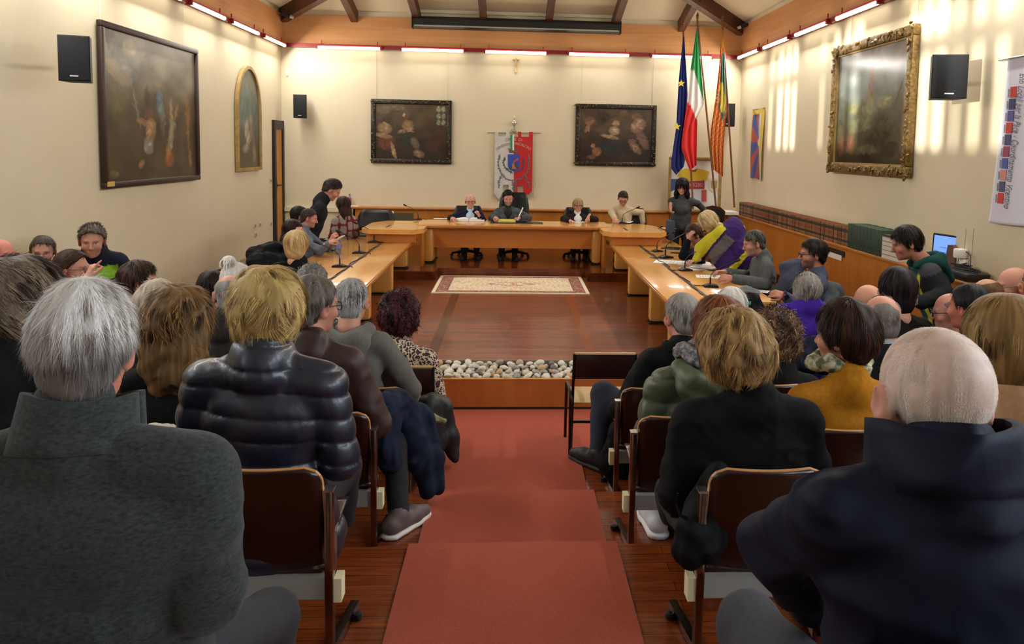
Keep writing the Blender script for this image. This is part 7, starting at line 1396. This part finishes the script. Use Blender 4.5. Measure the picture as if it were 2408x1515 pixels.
tt, K = person('bearded man with glasses in a blue-grey sweater at the right side table', (1911, 598), 44, 7.05, yaw=84, hp=6, lean=-4, hoff=(0, 0.0, -0.01), skin='b9806a', beard=('4a413c', 0.75), hair=H(style='short', cols=['120e0c', '1e1714', '2c221e'], thick=0.012, n=3000, w=0.0035, L=0.04, mess=0.15), specs='18182a', top=H(col='50566c', col2='454b60', b=1.12, collar='crew', vox=0.012, name='sweater'), arms={-1: H(el=(1880, 730, 6.75), wr=(1846, 696, 6.75), d=(-1, 0.05, 0.2), n=(0, 0.7, -0.5), curl=0.5, point=True)}, lod=1.0)
c = at(1846, 696, 6.73); wt = empty('wristwatch', c, 0, 'black wristwatch on the wrist of the bearded man', 'watch'); MB().tube([(0, -0.035 * math.cos(a), 0.037 * math.sin(a)) for a in np.linspace(0, 2 * PI, 14, endpoint=False)], 0.010, 6, closed=True).build('strap', M_watch, wt); MB().tube([(-0.004, -0.04, 0.0), (-0.004, -0.056, 0.0)], 0.024, 12).build('dial', M_watch, wt)
person('woman with short grey hair in a bright purple roll-neck sweater', (1898, 684), 56, 6.0, yaw=-4, hy=-12, hp=3, hoff=(0, 0, -0.085), skin='b98470', fem=1, hair=H(style='bob', cols=['4c4844', '75716c', 'a09c96', 'b8b2aa'], thick=-0.006, len=0.02, n=3500, w=0.0035, L=0.05, flow='back', mess=0.25), top=H(col='4a2fa8', col2='3f2892', b=1.22, collar='turtle', ch=0.06, fold=0.006, name='sweater'), sw=0.19)
person('woman with straight white hair in front of the right side table', (1718, 722), 58, 6.05, yaw=-6, hp=3, skin='c49a84', fem=1, hair=H(style='bob', cols=['a09890', 'c8c2bc', 'e6e2de', 'f0eeea'], len=0.08, thick=0.0, n=3500, w=0.004, L=0.09, mess=0.06, lift=0.05, bump=0.003), top=H(col='26282c'))
person('completely bald man behind the balding grey-haired man', (2040, 714), 60, 5.7, yaw=10, hp=4, skin='c8927a', hair=H(style='fringe', cols=['8a7468', 'a08a7c'], n=600, w=0.002, L=0.01, thick=-0.008), top=H(col='2a2c32'))
person('balding man with a grey fringe of hair in a dark jacket', (2072, 752), 77, 4.6, yaw=6, hp=4, skin='c48a74', hair=H(style='fringe', cols=['57524e', '7c7772', '9a948e'], n=3500, w=0.0026, L=0.025, thick=-0.002), top=H(col='1b1c20', b=1.18, collar='crew', shirt='8f9aa8'))
person('woman with long straight black hair and a checked scarf', (2106, 679), 66, 5.25, yaw=14, hp=3, skin='c49a84', fem=1, hair=H(style='bob', cols=['0a0808', '120e0e', '221a1a', '3a3034'], len=0.10, thick=-0.004, n=4000, w=0.0035, L=0.09, mess=0.04, lift=0.04, bump=0.002), top=H(col='1c1917', b=1.16, fold=0.009))
def yo_col(jv, Lc, wp):
    c = np.broadcast_to(np.array(lin('1b1e21')), jv.shape).copy(); fr = (Lc[:, 1] > 0.06) & (np.abs(Lc[:, 0]) < 0.10); c[fr] = lin('1f4a4a'); c[(Lc[:, 1] > 0.05) & (np.abs(Lc[:, 0] + 0.09) < 0.02)] = lin('b0ae30'); c[(Lc[:, 1] > 0.09) & (np.abs(Lc[:, 0] + 0.03) < 0.009) & (Lc[:, 2] > 0.2)] = lin('d8dad8'); sh = (Lc[:, 2] > 0.42) & (np.abs(Lc[:, 0]) > 0.08); c[sh] = lin('3c3e44'); hd = ((Lc[:, 2] > 0.445) & (np.abs(Lc[:, 0]) < 0.13)) | ((Lc[:, 1] < -0.125) & (Lc[:, 2] > 0.2) & (np.abs(Lc[:, 0]) < 0.13)); c[hd] = lin('1e4644'); return c
person('young man with a dark fringe in a black jacket and teal hood', (2131, 572), 50, 6.3, yaw=78, hp=10, lean=26, stand=True, skin='b07a62', hair=H(style='short', cols=['14100e', '221a16', '32261f'], thick=0.012, low=0.012, n=3500, w=0.0035, L=0.05, flow='down', mess=0.15), top=H(mat=M_patch, hmat=pmat('hood_teal', '1f4644', 0.9, spec=0.1), colf=yo_col, b=1.2, collar='hood', vox=0.012, fold=0.009), leg='1c1c20', floor=0.0, arms={-1: H(el=(2222, 690, 5.95), wr=(2160, 715, 5.85)), 1: H(el=(2190, 670, 6.6), wr=(2120, 700, 6.6))}, hands=(0, 0))
person('man with glasses turned left, half hidden behind the dark-haired man', (2234, 734), 60, 5.05, yaw=66, hp=8, skin='c48a78', hair=H(style='fringe', cols=['7a706a', '968c86'], n=1200, w=0.003), specs='20203a', top=H(col='24262c'))
person('dark-haired man with a red ear, right of the glasses man', (2278, 724), 72, 4.4, yaw=20, hy=8, hp=6, skin='b8705c', hair=H(style='short', cols=['0c0b0c', '161416', '26222a'], thick=0.006, n=3500, w=0.003), top=H(col='131416', b=1.15, collar='crew'))
person('man with a receding brown hairline, right of the dark-haired man', (2320, 702), 62, 5.4, yaw=10, hp=10, skin='c09078', hair=H(style='fringe', cols=['4a3422', '6a4c32', '86643f'], n=2200, w=0.003), top=H(col='2a2826'))
person('balding man with glasses seated by the shelf at the right edge', (2384, 672), 58, 5.6, yaw=74, hp=10, skin='c48e7c', hair=H(style='fringe', cols=['4c4440', '6c625c', '857a72'], n=2200, w=0.003, thick=-0.003), specs='3a3030', top=H(col='2c2e36'))
drape('scarf', 'olive knitted scarf end poking out between the navy and black coats', 'scarf', [[(962, 962, 4.75, .03), (1000, 978, 4.75, .032), (1045, 990, 4.75, .018)]], pmat('olive_knit', '8f8c66', 0.9, bump=0.4, bscale=150), 0.008, 0.005, 60)
# ------------------------------------------------------------------ scarves
def ring(name, label, px, py, Y, rx, r, mat, n=14, tilt=0.0, seed=1):
    c = np.array(at(px, py, Y)); q = Sdf(); P = [c + V(rx * math.cos(a), rx * 0.85 * math.sin(a), 0.02 * math.sin(3 * a + seed) + tilt * math.sin(a)) for a in np.linspace(0, 2 * PI, n + 1)]; q.chain(P, [r * (1 + 0.25 * math.sin(2.3 * i)) for i in range(n + 1)], 0.015); v_, f_ = q.mesh(0.008); v_ = v_ + vnormals(v_, f_) * (0.008 * wav(v_, seed, 70, 6, (0.6, 0.6, 2)))[:, None]; o = np_mesh(name, v_ - c, f_, None, mat, None); o.location = c; return tag(o, label, 'scarf')
M_sc1 = pmat('scarf_leaf', '4f5c3a', 0.85, noise=0.85, nscale=24, col2='b9b094'); M_sc2 = pmat('scarf_check', '2a2622', 0.9, noise=0.8, nscale=30, col2='8a7c64'); M_sc3 = pmat('scarf_grey_print', '8a8484', 0.9, noise=0.8, nscale=45, col2='4c4a52')
ring('scarf', 'green and cream patterned scarf around the mustard-sweater woman', 1975, 852, 3.62, 0.125, 0.034, M_sc1, seed=2)
ring('scarf', 'dark checked scarf around the long-haired woman in the right rows', 2105, 706, 5.25, 0.12, 0.032, M_sc2, seed=3)
ring('scarf', 'grey printed scarf inside the hood of the olive jacket', 1655, 828, 3.84, 0.11, 0.04, M_sc3, seed=4)
ring('scarf', 'black and white spotted scarf glimpsed between the glasses man and the hooded man', 778, 745, 5.15, 0.10, 0.05, pmat('spotted_scarf', 'd8d4d6', 0.9, noise=0.9, nscale=40, col2='1c1a22'), seed=6)
